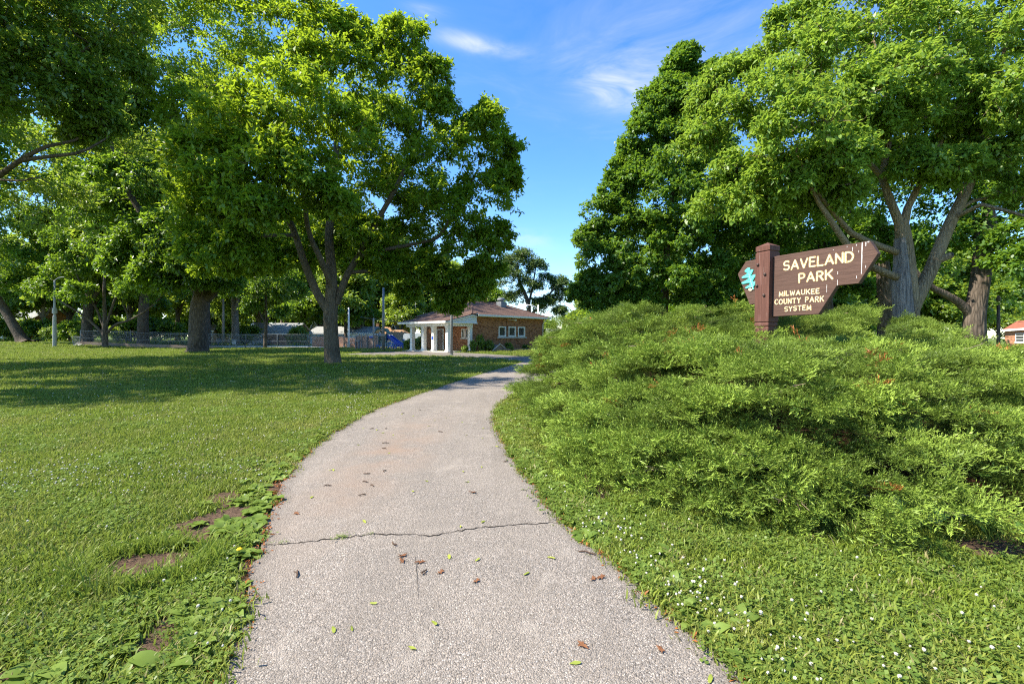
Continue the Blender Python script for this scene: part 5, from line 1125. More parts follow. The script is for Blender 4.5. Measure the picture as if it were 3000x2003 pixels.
# pale parked car at the left edge
t_ = thing('parked_car', 'pale parked car half hidden beyond the leaning trunk', 'car', tuple(zf(-8, 88)))
MB().prism([(-2.1, .3), (2.1, .3), (2.15, .75), (1.9, .9), (1.2, .98), (.65, 1.42), (-.9, 1.45), (-1.6, 1.0), (-2.1, .9)], -.85, .85).build('body', WHITE, t_, bevel=.06)
MB().prism([(-1.35, 1.02), (1.0, 1.02), (.6, 1.36), (-.85, 1.38)], -.87, -.852).build('window', GLASS, t_)
for x in (-1.3, 1.3):
    w = MB().tube([(x, -.9, .33), (x, -.68, .33)], .33, 16).build('wheel', plain('tyre_rubber', (0.02, 0.02, 0.02)), t_); MB().tube([(x, -.92, .33), (x, -.90, .33)], .19, 12).build('rim', GALV, w)
MB().box((-2.14, -.7, .62), (-2.08, -.45, .74)).build('headlight', WHITE, t_)
# orange brick house at the right edge
def right_house():
    y = 80; a, b = on_ground(2944, y), on_ground(3150, y); g = -2.4; root = thing('brick_house', 'orange brick house with a rust coloured roof at the right edge', 'house', (a.x, y, g), R(-47.3)); w = 7.0
    f = 1333.33; Z = lambda py: EYE + (HZ - py) / f * y - g
    MB().box((0, 0, -.2), (w, 7, Z(966))).build('wall', BRICK_OR if False else brick_mat('orange_brick_side', (0.50, 0.22, 0.11), (0.40, 0.165, 0.085), (0.40, 0.30, 0.22), 0), root)
    r = MB(); r.add([(-.35, -.5, Z(966)), (w, -.5, Z(966)), (w, 4, Z(938)), (1.6, 4, Z(938)), (-.35, 8, Z(966)), (w, 8, Z(966))], [(0, 1, 2, 3), (0, 3, 4), (4, 3, 2, 5), (0, 4, 5, 1)]); r.build('roof', ROOF_RUST, root)
    MB().beam((-.42, -.55, Z(968)), (w, -.55, Z(957)), .08, .35).build('fascia', TRIM, root)
    win(root, 1.75, Z(1001), 1.05, Z(976) - Z(1001), frame=WHITE, bars=2); MB().box((1.1, -.12, Z(1005)), (2.4, -.005, Z(1001.5))).build('window_sill', TRIM, root)
    pr = MB(); pr.add([(.1, -1.8, Z(1026)), (w, -1.8, Z(1026)), (w, -.003, Z(1010)), (.1, -.003, Z(1010)), (.1, -1.8, Z(1027.5)), (w, -1.8, Z(1027.5)), (w, -.003, Z(1027.5)), (.1, -.003, Z(1027.5))], [(0, 1, 2, 3), (7, 6, 5, 4), (0, 4, 5, 1), (1, 5, 6, 2), (2, 6, 7, 3), (3, 7, 4, 0)]); pr.build('porch_roof', ROOF_RUST, root)
    MB().box((.1, -1.85, Z(1031)), (w, -1.803, Z(1026.5))).build('porch_fascia', TRIM, root)
    for x in (.35, 2.2, 4.0): MB().box((x - .09, -1.75, 0), (x + .09, -1.57, Z(1031.2))).build('porch_post', WHITE, root)
    for x in (1.25, 3.1): win(root, x, Z(1062), 1.3, Z(1033) - Z(1062))
right_house()
t_ = thing('brick_chimney_stack', 'small red brick chimney stack showing above the junipers right of the sign', 'chimney', tuple(on_ground(2478, 40))); zc = at(2478, 955, 40).z - on_ground(2478, 40).z
MB().box((-.16, -.16, -.3), (.16, .16, zc)).build('shaft', BRICK_X, t_); MB().box((-.2, -.2, zc), (.2, .2, zc + .12)).build('cap', CONCRETE, t_)

# ------------------------------------------------------------------ play set, hoop, table
t_ = thing('play_set', 'blue and green playground tower with a curved blue slide', 'play set', tuple(zf(1121, 57)))
for x, y in ((-.62, -.6), (.62, -.6), (-.62, .6), (.62, .6)): MB().tube([(x, y, -.1), (x, y, 2.05)], .045, 8).build('post', GREENP, t_)
m = MB(); m.prism([(-.85, 1.95), (-.80, 1.95), (-.42, 2.40), (.42, 2.40), (.80, 1.95), (.85, 1.95), (.50, 2.55), (.30, 2.62), (-.30, 2.62), (-.50, 2.55)], -.8, .8); m.build('canopy', GREENP, t_)
MB().box((-.66, -.66, .88), (.66, .66, .96)).build('deck', GREENP, t_)
m = MB()
for k in range(8): m.box((-.58 + k * .12, -.62, .96), (-.54 + k * .12, -.59, 1.55))
m.box((-.62, -.63, 1.55), (.4, -.58, 1.60)); m.build('guard_rail', GREENP, t_)
MB().prism([(-.62, 1.42), (-1.55, 1.40), (-1.55, 1.60), (-.62, 1.68)], -.4, .4).build('panel', BLUE, t_)
MB().box((.62, -.5, .9), (.72, .5, 1.9)).build('panel', BLUE, t_)
P_ = [Vector((.68, -.1, 1.55)), Vector((1.05, -.25, 1.35)), Vector((1.6, -.5, .95)), Vector((2.3, -.8, .5)), Vector((2.9, -1.0, .28)), Vector((3.3, -1.1, .25))]
m = MB(); sec = [(-.32, .24), (-.27, .02), (.27, .02), (.32, .24), (.36, .24), (.31, -.04), (-.31, -.04), (-.36, .24)]; vs = []
for k, p_ in enumerate(P_):
    d = (P_[min(k + 1, 5)] - P_[max(k - 1, 0)]).normalized(); s = d.cross(Vector((0, 0, 1))).normalized(); u_ = s.cross(d); vs += [p_ + s * a + u_ * b * 1.4 for a, b in sec]
m.add(vs, [(k * 8 + j, k * 8 + (j + 1) % 8, (k + 1) * 8 + (j + 1) % 8, (k + 1) * 8 + j) for k in range(5) for j in range(8)]); m.build('slide', BLUE, t_)
m = MB(); m.tube([(1.0, .3, 1.5), (1.5, .1, 1.2), (1.9, -.05, .75), (2.1, -.1, .5)], [.16, .2, .2, .16], 8); m.build('climbing_wall', TANP, t_)
MB().tube([(.75, -.3, 1.35), (.75, .25, 1.35)], .28, 12).build('porthole_ring', TANP, t_)
for x in (-.45, -.1): 
    o = MB().tube([(x, -.9, 0), (x, -.9, .42)], .04, 8).tube([(x, -.9, .42), (x, -.9, .52)], .17, 12).build('stool', BLUE_LT, t_)
m = MB(); m.tube([(.8, -1.0, .05), (1.1, -1.0, .38), (1.8, -.95, .42), (2.3, -.9, .45)], .05, 8); m.tube([(1.0, -.9, .8), (2.0, -.8, .55)], .05, 8); m.build('climbing_bar', BLUE_LT, t_)
for x in (1.35, 1.9): MB().tube([(x, -.85, 0), (x, -.85, .5)], .09, 8).build('step_post', BLUE_LT, t_)
t_ = thing('picnic_table', 'small blue picnic table with tan bench ends beside the slide', 'table', tuple(zf(1169, 54)))
MB().box((-.75, -.35, .62), (.75, .35, .68)).build('tabletop', BLUE, t_)
for y in (-.62, .62): MB().box((-.75, y - .13, .36), (.75, y + .13, .41)).build('bench', BLUE, t_)
for x in (-.55, .55):
    MB().prism([(-.32, .02), (.32, .02), (.32, .45), (.16, .45), (.16, .16), (-.16, .16), (-.16, .45), (-.32, .45)], -.68, -.60, Matrix.Translation((x, 0, 0))).build('end_frame', TANP, t_); MB().beam((x, -.5, 0), (x, .0, .62), .06).build('leg', BLUE, t_); MB().beam((x, .5, 0), (x, .02, .62), .06).build('leg', BLUE, t_)
t_ = thing('blue_bench', 'blue metal bench frame right of the picnic table', 'bench', tuple(zf(1183, 57)))
MB().box((-.12, -.1, 0), (.1, .1, 1.25)).build('post', BLUE_LT, t_); MB().box((-1.3, -.05, .55), (-.12, .0, .75)).build('backrest', BLUE, t_); MB().box((-1.3, -.4, .35), (-.12, -.06, .42)).build('seat', BLUE, t_); MB().box((-1.3, -.3, 0), (-1.2, -.1, .35)).build('leg', BLUE_LT, t_)
t_ = thing('basketball_hoop', 'white basketball backboard with a dark target square behind the slide', 'hoop', tuple(zf(1143, 68))); zb_ = at(1143, 991, 68).z
MB().box((-.36, 0, zb_), (.36, .04, zb_ + .58)).build('backboard', WHITE, t_); MB().box((-.16, -.02, zb_ + .12), (.16, -.003, zb_ + .36)).build('target_square', plain('navy_print', (.02, .03, .12)), t_)
MB().tube([(.2, .1, -.6), (.2, .1, zb_ + .2)], .04, 8).build('pole', GREYPOLE, t_)
m = MB(); m.tube([(.18 * math.cos(a), -.22 + .18 * math.sin(a), zb_ + .10) for a in np.linspace(0, 6.28, 13)], .014, 5); m.build('rim', plain('red_rim', (.6, .08, .04)), t_)
# bins behind the fence
for k, (px, mt, lab) in enumerate(((641, GALV, 'grey rubbish bin behind the fence left of the utility pole'), (685, WHITE, 'white rubbish bin behind the fence among weeds'))):
    t_ = thing('rubbish_bin', lab, 'bin', tuple(zf(px, 73))); MB().tube([(0, 0, 0), (0, 0, .95)], [.28, .34], 12).build('body', mt, t_); MB().tube([(0, 0, .95), (0, 0, 1.0), (0, 0, 1.08)], [.38, .38, .2], 12).build('lid', mt, t_)

LANDMARKS = [(-150, 'beyond the left edge of the lawn'), (-60, 'left of the leaning trunk'), (35, 'behind the leaning trunk'), (100, 'right of the leaning trunk'), (160, 'behind the concrete lamp post'), (210, 'behind the tilted wire gate'), (255, 'behind the left fence corner'),
    (308, 'behind the low forked tree'), (350, 'right of the low forked trunk'), (390, 'halfway between low forked tree and massive trunk'), (440, 'behind the middle of the long fence'), (500, 'left of the massive trunk'), (580, 'behind the massive trunk'), (654, 'behind the tall wooden utility pole'), (700, 'left of the brown garage'),
    (776, 'behind the slim tree'), (830, 'behind the brown garage'), (885, 'left of the white garage'), (935, 'left of the maple trunk'), (976, 'behind the maple trunk'), (1021, 'behind the white flagpole'), (1050, 'behind the board fence'), (1094, 'behind the short utility pole'), (1123, 'behind the play set pole'), (1160, 'behind the blue slide'),
    (1190, 'at the left tip of the porch roof'), (1250, 'above the porch columns'), (1290, 'above the middle of the porch roof'), (1335, 'above the grey lamp post'), (1400, 'above the end porch column'), (1445, 'behind the roof ridge'), (1560, 'behind the right roof slope'), (1600, 'behind the street lamp'), (1680, 'right of the dry bush'), (1735, 'below the left tip of the linden crown'),
    (1790, 'below the left half of the linden crown'), (1850, 'left of the linden trunk'), (1910, 'close left of the linden trunk'), (1960, 'behind the linden trunk'), (2060, 'right of the linden trunk'), (2120, 'between the linden and the sign'), (2170, 'left of the sign emblem'), (2230, 'behind the sign post'), (2290, 'behind the left end of the name board'), (2340, 'behind the letters of the sign'),
    (2400, 'behind the middle of the name board'), (2460, 'below the right part of the name board'), (2520, 'behind the point of the sign'), (2620, 'left of the scarred trunk'), (2690, 'right of the scarred trunk'), (2770, 'behind the low dark bough'), (2860, 'behind the rough dark trunk'), (2930, 'behind the dark slim pole'), (3010, 'left above the orange brick house'), (3100, 'beyond the right edge')]
def name_by_landmark():
    seen = {}
    for o in C.objects:
        if o.parent is None and o.get('group') and o.name.split('.')[0] in ('background_tree', 'bush'):
            px = 1500 + F * o.location.x / o.location.y; ph = min(LANDMARKS, key=lambda q: abs(q[0] - px))[1]
            seen.setdefault((o['category'], ph), []).append(o)
    for (cat, ph), L in seen.items():
        L.sort(key=lambda o: o.location.y); n = len(L)
        for k, o in enumerate(L):
            adj = '' if n == 1 else ('nearer', 'farther')[k] if n == 2 else ('nearest', 'middle', 'farthest')[min(k, 2)] if n == 3 else ('nearest', 'second nearest', 'third nearest', 'farthest')[min(k, 3)]
            o['label'] = ('%s leafy green background %s %s' % (adj, cat, ph)).strip()
name_by_landmark()

# ------------------------------------------------------------------ junipers
JB = np.array([(1.15, 14.2), (0.66, 12.2), (0.58, 10.6), (0.62, 9.2), (0.84, 7.7), (0.98, 6.3), (1.16, 5.2), (1.72, 4.36), (2.5, 3.88), (3.4, 3.66), (4.5, 3.66), (6.2, 4.2), (8.6, 5.8), (11.0, 8.6), (12.0, 11.5), (9.0, 13.5), (5.0, 15.0), (2.2, 15.4)])
def jh(x, y):
    """canopy height of the juniper bed"""
    x = np.asarray(x, float); y = np.asarray(y, float); sh = x.shape; x = x.ravel(); y = y.ravel()
    ins = inside(JB, x, y); d = np.where(ins, dist_poly(JB, x, y), 0)
    h = 1.40 * (1 - np.exp(-d / (0.95 - 0.47 * ss(6.3, 8.3, y) * (1 - ss(2.5, 4.0, x))))) + 0.06 * ins
    h += np.where(ins, 0.55 * np.exp(-((x - 7.9) ** 2 + (y - 9.8) ** 2) / 4.5) + 0.42 * np.exp(-((x - 3.4) ** 2 + (y - 10.2) ** 2) / 5) + 0.26 * np.exp(-((x - 1.6) ** 2 + (y - 10.5) ** 2) / 2.0), 0) * np.clip(d / 1.2, 0, 1)
    h *= 1 - 0.38 * ss(8.0, 9.8, x)
    h -= np.where(ins, 0.16 * np.exp(-((x - 3.5) ** 2 + (y - 6.2) ** 2) / 1.2), 0)
    n = 0.13 * np.sin(2.9 * x + 1.3 * y) * np.sin(2.3 * y - 1.1 * x + 1) + 0.08 * np.sin(5.7 * x + 0.7) * np.sin(5.1 * y + 2 + x)
    return (h + n * np.clip(d / 0.7, 0, 1) * ins).reshape(sh)

def build_juniper_core():  # added filler core under the boughs, blocks see-through and darkens the gaps
    xs = np.arange(0.1, 12.4, 0.22); ys = np.arange(3.6, 15.8, 0.22); X, Y = np.meshgrid(xs, ys)
    d = dist_poly(JB, X.ravel(), Y.ravel()).reshape(X.shape); ins = inside(JB, X.ravel(), Y.ravel()).reshape(X.shape); dd = np.where(ins, d, -d)
    Z = np.where(dd > 0.15, np.maximum(0.0, 0.55 * jh(X, Y) - 0.30 + .02), -0.06) ; Z = np.where((dd > -0.1) & (dd <= .15), 0.006, Z)
    V = np.stack([X, Y, Z], -1).reshape(-1, 3); n = len(xs); i, j = np.meshgrid(np.arange(n - 1), np.arange(len(ys) - 1)); k = (j * n + i).ravel()
    tag(np_mesh('juniper_core', V, np.stack([k, k + 1, k + n + 1, k + n], 1), SHADE_LITTER, smooth=True), 'dark litter coloured core added under the junipers to darken their gaps', kind='structure')
build_juniper_core()

def proto_col(name, objs):
    c = bpy.data.collections.new(name)
    for o in objs:
        for cc in list(o.users_collection): cc.objects.unlink(o)
        c.objects.link(o)
    return c
def scatter(name, label, P, rot, sc, idx, col, parent=None, tone=None):
    me = bpy.data.meshes.new(name); me.vertices.add(len(P)); me.vertices.foreach_set('co', np.ascontiguousarray(P, np.float32).ravel())
    rows = [('rot', 'FLOAT_VECTOR', rot), ('scl', 'FLOAT', sc), ('pick', 'INT', idx)] + ([('tone', 'FLOAT', tone)] if tone is not None else [])
    for k, typ, arr in rows:
        a = me.attributes.new(k, typ, 'POINT'); a.data.foreach_set('vector' if typ == 'FLOAT_VECTOR' else 'value', np.ascontiguousarray(arr, np.int32 if typ == 'INT' else np.float32).ravel())
    o = link(bpy.data.objects.new(name, me), parent); tag(o, label, kind='stuff')
    g = bpy.data.node_groups.new(name, 'GeometryNodeTree'); g.interface.new_socket('Geometry', in_out='INPUT', socket_type='NodeSocketGeometry'); g.interface.new_socket('Geometry', in_out='OUTPUT', socket_type='NodeSocketGeometry')
    N, Lk = g.nodes, g.links; gi, go = N.new('NodeGroupInput'), N.new('NodeGroupOutput'); iop = N.new('GeometryNodeInstanceOnPoints'); ci = N.new('GeometryNodeCollectionInfo')
    ci.inputs['Collection'].default_value = col; ci.inputs['Separate Children'].default_value = True; ci.inputs['Reset Children'].default_value = True
    def na(k, t):
        n = N.new('GeometryNodeInputNamedAttribute'); n.data_type = t; n.inputs['Name'].default_value = k; return n.outputs[0]
    e = N.new('FunctionNodeEulerToRotation'); Lk.new(na('rot', 'FLOAT_VECTOR'), e.inputs[0])
    Lk.new(gi.outputs[0], iop.inputs['Points']); Lk.new(ci.outputs[0], iop.inputs['Instance']); iop.inputs['Pick Instance'].default_value = True
    Lk.new(na('pick', 'INT'), iop.inputs['Instance Index']); Lk.new(e.outputs[0], iop.inputs['Rotation']); Lk.new(na('scl', 'FLOAT'), iop.inputs['Scale']); Lk.new(iop.outputs[0], go.inputs[0])
    md = o.modifiers.new('scatter', 'NODES'); md.node_group = g
    return o

def sprig_mesh(seed, mat, name, ns=17, nb=8, bl=.130, bw=.023):
    """one feathery juniper sprig of unit length along +x"""
    r = np.random.default_rng(seed); Q, T = [], []
    stem = lambda t: np.array([t, 0.06 * math.sin(3 * t + seed), 0.12 * t - 0.10 * t * t])
    def blade(b, d, l, w, t):
        s_ = np.cross(d, r.normal(size=3) * 0.8 + np.array([0, 0, 1.0])); s_ /= np.linalg.norm(s_) + 1e-9
        Q.append([b - s_ * w * .35, b + d * l * .45 - s_ * w * .5, b + d * l, b + d * l * .45 + s_ * w * .5]); T.append(t)
    for k in range(ns):
        t = 0.04 + 0.92 * k / ns; b0 = stem(t); side = 1 if k % 2 else -1; ang = side * (0.95 - 0.50 * t) + r.normal() * 0.2; el = 0.25 + r.normal() * 0.35
        d = np.array([math.cos(ang) * math.cos(el), math.sin(ang) * math.cos(el), math.sin(el)]); L = (0.46 - 0.24 * t) * r.uniform(.75, 1.2)
        for q in range(nb):
            u = (q + .5) / nb; b = b0 + d * L * u; sg = 1 if q % 2 else -1; a2 = sg * r.uniform(.4, .8)
            dd = np.array([d[0] * math.cos(a2) - d[1] * math.sin(a2), d[0] * math.sin(a2) + d[1] * math.cos(a2), d[2] + r.normal() * .3 + .12]); dd /= np.linalg.norm(dd)
            blade(b, dd, bl * (1.1 - .45 * u), bw, min(1, .35 + .45 * u + .3 * t + r.normal() * .10))
    for q in range(5): blade(stem(.8 + .05 * q), np.array([1, r.normal() * .35, .15 + r.normal() * .25]), bl * .9, bw, 1.0)
    Q = np.array(Q); T = np.clip(np.array(T), 0, 1)
    return np_mesh(name, Q.reshape(-1, 3), np.arange(len(Q) * 4).reshape(-1, 4), mat, None, {'tint': ('FACE', 'FLOAT', T.astype(np.float32))})
SPRIGS = proto_col('juniper_sprigs', [sprig_mesh(s_, L_JUNI, 'sprig_%02d' % s_) for s_ in range(6)])
DEADP = [sprig_mesh(30 + s_, L_DEAD, 'dead_proto', 9, 5, .22, .04) for s_ in range(3)]
DEADM = [o.data for o in DEADP]
for o in DEADP: bpy.data.objects.remove(o)

def juniper(label, sel, n, loc, seed, dead=3, twig_n=10):
    r = np.random.default_rng(seed); root = thing('juniper_shrub', label, 'shrub', loc); L = np.array(loc)
    lo, hi = JB.min(0) - .1, JB.max(0) + .1; e = .15
    step = .30; bx = []; bzz = []; tries = 0; nb = int(n / 10)
    while len(bx) < nb and tries < 16000:
        tries += 1; q = r.uniform(lo, hi)
        if not (inside(JB, q[:1], q[1:])[0] and sel(q[0], q[1])): continue
        h0 = float(jh(q[:1], q[1:])[0]); wv = .10 * math.sin(2.1 * q[0] + 1.7 * q[1]) + .07 * math.sin(4.3 * q[0] - 3.1 * q[1])
        lv = (h0 + wv) / step; fr = lv - round(lv); fill = r.random() < (.22 if q[1] < 5.4 else .06)
        if abs(fr) > .21 and not fill: continue
        z_ = round(lv) * step - wv + r.normal() * .02 if not fill else h0 * r.uniform(.55, .85)
        if bx:
            A_ = np.array(bx); dz = np.abs(np.array(bzz) - z_)
            if np.min(np.hypot(*(A_ - q).T) + dz * .6) < (.31 if tries < 9000 else .21): continue
        bx.append(q); bzz.append(z_)
    bx = np.array(bx); bzz = np.array(bzz); nb = len(bx); hb = jh(bx[:, 0], bx[:, 1])
    gx = (jh(bx[:, 0] + e, bx[:, 1]) - jh(bx[:, 0] - e, bx[:, 1])) / (2 * e); gy = (jh(bx[:, 0], bx[:, 1] + e) - jh(bx[:, 0], bx[:, 1] - e)) / (2 * e); sl = np.hypot(gx, gy)
    # on the flat top the boughs reach outward from the middle of the bed
    cx_, cy_ = bx[:, 0] - 5.0, bx[:, 1] - 10.5; nn_ = np.hypot(cx_, cy_) + 1e-6; wgt = np.exp(-sl / .25)
    ax_, ay_ = -gx / (sl + 1e-6) * (1 - wgt) + cx_ / nn_ * wgt, -gy / (sl + 1e-6) * (1 - wgt) + cy_ / nn_ * wgt
    ba = np.arctan2(ay_, ax_) + r.normal(size=nb) * (.32 + .35 * wgt); be = .10 + .05 * wgt + r.normal(size=nb) * .10
    dep = np.clip((hb - bzz) / np.maximum(hb, .2), 0, 1); bz = np.maximum(.09, bzz + .02 + np.where(sl < .30, np.abs(r.normal(size=nb)) * .11, 0))
    bz = np.where((bx[:, 0] > 2.9) & (bx[:, 0] < 5.7) & (bx[:, 1] < 7.7) & (bx[:, 1] > 5.2), np.minimum(bz, 1.36 - .10 * r.random(nb)), bz)
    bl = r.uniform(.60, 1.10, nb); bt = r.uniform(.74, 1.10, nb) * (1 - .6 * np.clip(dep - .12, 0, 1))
    k = 74; B = np.repeat(np.arange(nb), k); M = nb * k; t = r.random(M) ** .8; wid = np.sin(np.pi * np.clip(.12 + .80 * t, 0, 1)); lat = r.uniform(-1, 1, M) * .33 * wid * bl[B]
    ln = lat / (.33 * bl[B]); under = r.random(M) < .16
    ca, sa = np.cos(ba[B]), np.sin(ba[B]); run = (t - .52) * bl[B]; x = bx[B, 0] + ca * run - sa * lat; y = bx[B, 1] + sa * run + ca * lat
    dome = .13 * (1 - (2 * t - 1) ** 2) * (1 - ln ** 2)
    z = bz[B] + np.sin(be[B]) * run + np.where(under, -.05 - .06 * r.random(M), dome) - .16 * np.clip(t - .75, 0, 1) + r.normal(size=M) * .018
    z = np.maximum(.05, z); yaw = ba[B] + ln * .85 + r.normal(size=M) * .40; el = np.where(under, -.20, .12 + .30 * (1 - t) * r.random(M)) + r.normal(size=M) * .17
    shade_ = r.uniform(.88, 1.08); tone = shade_ * np.clip(np.where(under, .14, .26 + .82 * t) * bt[B] * r.uniform(.8, 1.12, M), .08, 1.0)  # paler tips are new growth; undersides and buried boughs have shade painted in
    P = np.stack([x, y, z], 1); rot = np.stack([r.normal(size=M) * .5, -el, yaw], 1); sc = r.uniform(.17, .28, M) * (.8 + .3 * bl[B]) * np.where((t > .85) & (r.random(M) < .35), 1.5, 1.0)
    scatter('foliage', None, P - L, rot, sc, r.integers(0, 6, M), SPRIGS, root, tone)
    top = np.where((dep < .2))[0]
    for i in r.choice(top, dead, replace=False):      # dead orange sprigs, each its own piece
        o = link(bpy.data.objects.new('dead_sprig', DEADM[r.integers(3)]), root); q = np.array([bx[i, 0] + math.cos(ba[i]) * .1, bx[i, 1] + math.sin(ba[i]) * .1, bz[i] + .13]) - L
        o.location = q; o.rotation_euler = (r.normal() * .5, -.3 + r.normal() * .3, ba[i] + r.normal() * .6); sc_ = r.uniform(.18, .34); o.scale = (sc_, sc_, sc_)
    for q_ in range(twig_n):                          # bare grey branches
        i = r.choice(top); p0 = np.array([bx[i, 0], bx[i, 1], bz[i] + .10]); aa = ba[i] + r.normal() * .5; Lg = r.uniform(.35, .9); d = np.array([math.cos(aa), math.sin(aa), r.uniform(-.1, .3)])
        WV, WF, nv = [], [], 0
        pts_ = np.array([p0 - d * Lg * .5, p0 + r.normal(size=3) * .03, p0 + d * Lg * .5 + r.normal(size=3) * .05]); Vt, ft = ring_tube(pts_, np.array([.011, .008, .004]), 5); WV.append(Vt); WF.append(ft); nv = len(Vt)
        for q in range(3):
            s0 = pts_[1] + (pts_[2] - pts_[1]) * r.uniform(0, .8); Vt, ft = ring_tube(np.array([s0, s0 + (d + r.normal(size=3) * .6) * r.uniform(.08, .2)]), np.array([.004, .002]), 4); WV.append(Vt); WF.append(ft + nv); nv += len(Vt)
        np_mesh('bare_twig', np.concatenate(WV) - L, np.concatenate(WF), TWIG, root)
    return root
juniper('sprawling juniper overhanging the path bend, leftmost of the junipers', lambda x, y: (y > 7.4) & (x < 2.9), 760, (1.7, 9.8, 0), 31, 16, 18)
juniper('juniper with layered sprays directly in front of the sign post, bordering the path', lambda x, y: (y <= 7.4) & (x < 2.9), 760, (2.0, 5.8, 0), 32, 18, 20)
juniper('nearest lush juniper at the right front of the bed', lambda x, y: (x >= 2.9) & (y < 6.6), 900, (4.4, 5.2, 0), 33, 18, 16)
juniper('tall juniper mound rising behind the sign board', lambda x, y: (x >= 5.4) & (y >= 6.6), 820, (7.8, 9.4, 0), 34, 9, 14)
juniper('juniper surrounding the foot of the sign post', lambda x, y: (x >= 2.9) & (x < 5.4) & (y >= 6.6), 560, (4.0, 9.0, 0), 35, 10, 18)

# ------------------------------------------------------------------ park sign
US = Vector((0.44521, -0.89543, 0)); P0 = Vector((4.28539, 7.5, 0))
sign = thing('park_sign', 'brown wooden park sign with cream carved lettering on a thick red-brown post', 'sign', (P0.x, P0.y, 0), math.atan2(US.y, US.x))
# sign space: x along the board, y away from the viewer, z up.  The post is tilted a little.
post_root = Matrix.Shear('XZ', 4, (0, 0)) if False else Matrix.Identity(4)
def tilt(p):  # lean of the whole sign: 1.3 degrees towards +x
    return Vector((p[0] + 0.022 * (p[2] - 1.95), p[1], p[2]))
def sbuild(m, name, mat, parent, **k):
    m.v = [tuple(tilt(v)) for v in m.v]; return m.build(name, mat, parent, **k)
def ring(z, g): return [(-.25 + g, -.09 + g, z), (-g, -.09 + g, z), (-g, .165 - g, z), (-.25 + g, .165 - g, z)]
def sign_post():
    zs = [(-.3, 0), (1.74, 0), (1.752, .012), (1.762, .012), (1.774, 0), (1.812, 0), (1.824, .012), (1.834, .012), (1.846, 0), (2.985, 0), (2.997, .012), (3.007, .012), (3.018, 0), (3.095, 0), (3.10, .006)]
    m = MB(); n = len(zs); vs = [p for z, g in zs for p in ring(z, g)] + [(-.125, .0375, 3.165)]
    fs = [(i * 4 + k, i * 4 + (k + 1) % 4, (i + 1) * 4 + (k + 1) % 4, (i + 1) * 4 + k) for i in range(n - 1) for k in range(4)] + [((n - 1) * 4 + k, (n - 1) * 4 + (k + 1) % 4, n * 4) for k in range(4)] + [(3, 2, 1, 0)]
    m.add(vs, fs); return sbuild(m, 'post', POST_WOOD, sign)
post = sign_post()
for s, h in ((-.205, 2.80), (-.075, 2.625), (-.215, 2.45), (-.085, 2.28)):
    m = MB(); m.tube([(s, -.088, h), (s, -.108, h), (s, -.114, h)], [.024, .022, .013], 12); sbuild(m, 'bolt_head', RUST, post, smooth=False)
m = MB(); m.prism([(.002, 1.922), (.733, 1.931), (.977, 2.334), (1.256, 2.339), (1.483, 2.72), (1.381, 2.909), (.002, 2.909)], 0, .085); panel = sbuild(m, 'name_board', SIGN_WOOD, sign, bevel=.006)
m = MB(); m.prism([(-.252, 2.909), (-.50, 2.905), (-.655, 2.70), (-.41, 2.15), (-.252, 2.152)], 0, .085); wing = sbuild(m, 'emblem_board', SIGN_WOOD, sign, bevel=.006)

# routed stroke lettering: every letter is a rounded groove-like bead of cream paint
def arc(cx, cy, rx, ry, a0, a1, n=8): return [(cx + rx * math.cos(R(a0 + (a1 - a0) * k / n)), cy + ry * math.sin(R(a0 + (a1 - a0) * k / n))) for k in range(n + 1)]
GLY = {
 'S': [arc(.31, .74, .27, .26, 35, 260, 9)[:-1] + arc(.31, .26, .29, .26, 90, -145, 9)], 'A': [[(.0, 0), (.34, 1)], [(.34, 1), (.68, 0)], [(.14, .33), (.54, .33)]], 'V': [[(0, 1), (.32, 0)], [(.32, 0), (.64, 1)]],
 'E': [[(0, 0), (0, 1)], [(0, 1), (.50, 1)], [(0, .52), (.42, .52)], [(0, 0), (.52, 0)]], 'L': [[(0, 1), (0, 0)], [(0, 0), (.48, 0)]], 'N': [[(0, 0), (0, 1)], [(0, 1), (.58, 0)], [(.58, 0), (.58, 1)]],
 'D': [[(0, 0), (0, 1)], [(0, 1), (.2, 1)] + arc(.22, .5, .40, .5, 90, -90, 10) + [(0, 0)]], 'P': [[(0, 0), (0, 1)], [(0, 1), (.25, 1)] + arc(.27, .74, .27, .26, 90, -90, 8) + [(0, .48)]],
 'R': [[(0, 0), (0, 1)], [(0, 1), (.25, 1)] + arc(.27, .75, .26, .25, 90, -90, 8) + [(0, .50)], [(.26, .50), (.56, 0)]], 'K': [[(0, 0), (0, 1)], [(.56, 1), (.02, .42)], [(.20, .60), (.60, 0)]],
 'M': [[(0, 0), (.06, 1)], [(.06, 1), (.37, .18)], [(.37, .18), (.68, 1)], [(.68, 1), (.74, 0)]], 'I': [[(0, 0), (0, 1)]], 'W': [[(0, 1), (.20, 0)], [(.20, 0), (.42, .85)], [(.42, .85), (.64, 0)], [(.64, 0), (.84, 1)]],
 'U': [[(0, 1), (0, .30)] + arc(.28, .28, .28, .28, 180, 360, 8) + [(.56, 1)]], 'C': [arc(.34, .5, .34, .5, 50, 310, 12)], 'O': [arc(.36, .5, .36, .5, 0, 360, 16)], 'Y': [[(0, 1), (.30, .48)], [(.60, 1), (.30, .48)], [(.30, .48), (.30, 0)]],
 'T': [[(0, 1), (.60, 1)], [(.30, 1), (.30, 0)]]}
GW = {k: max(p[0] for st in v for p in st) for k, v in GLY.items()}
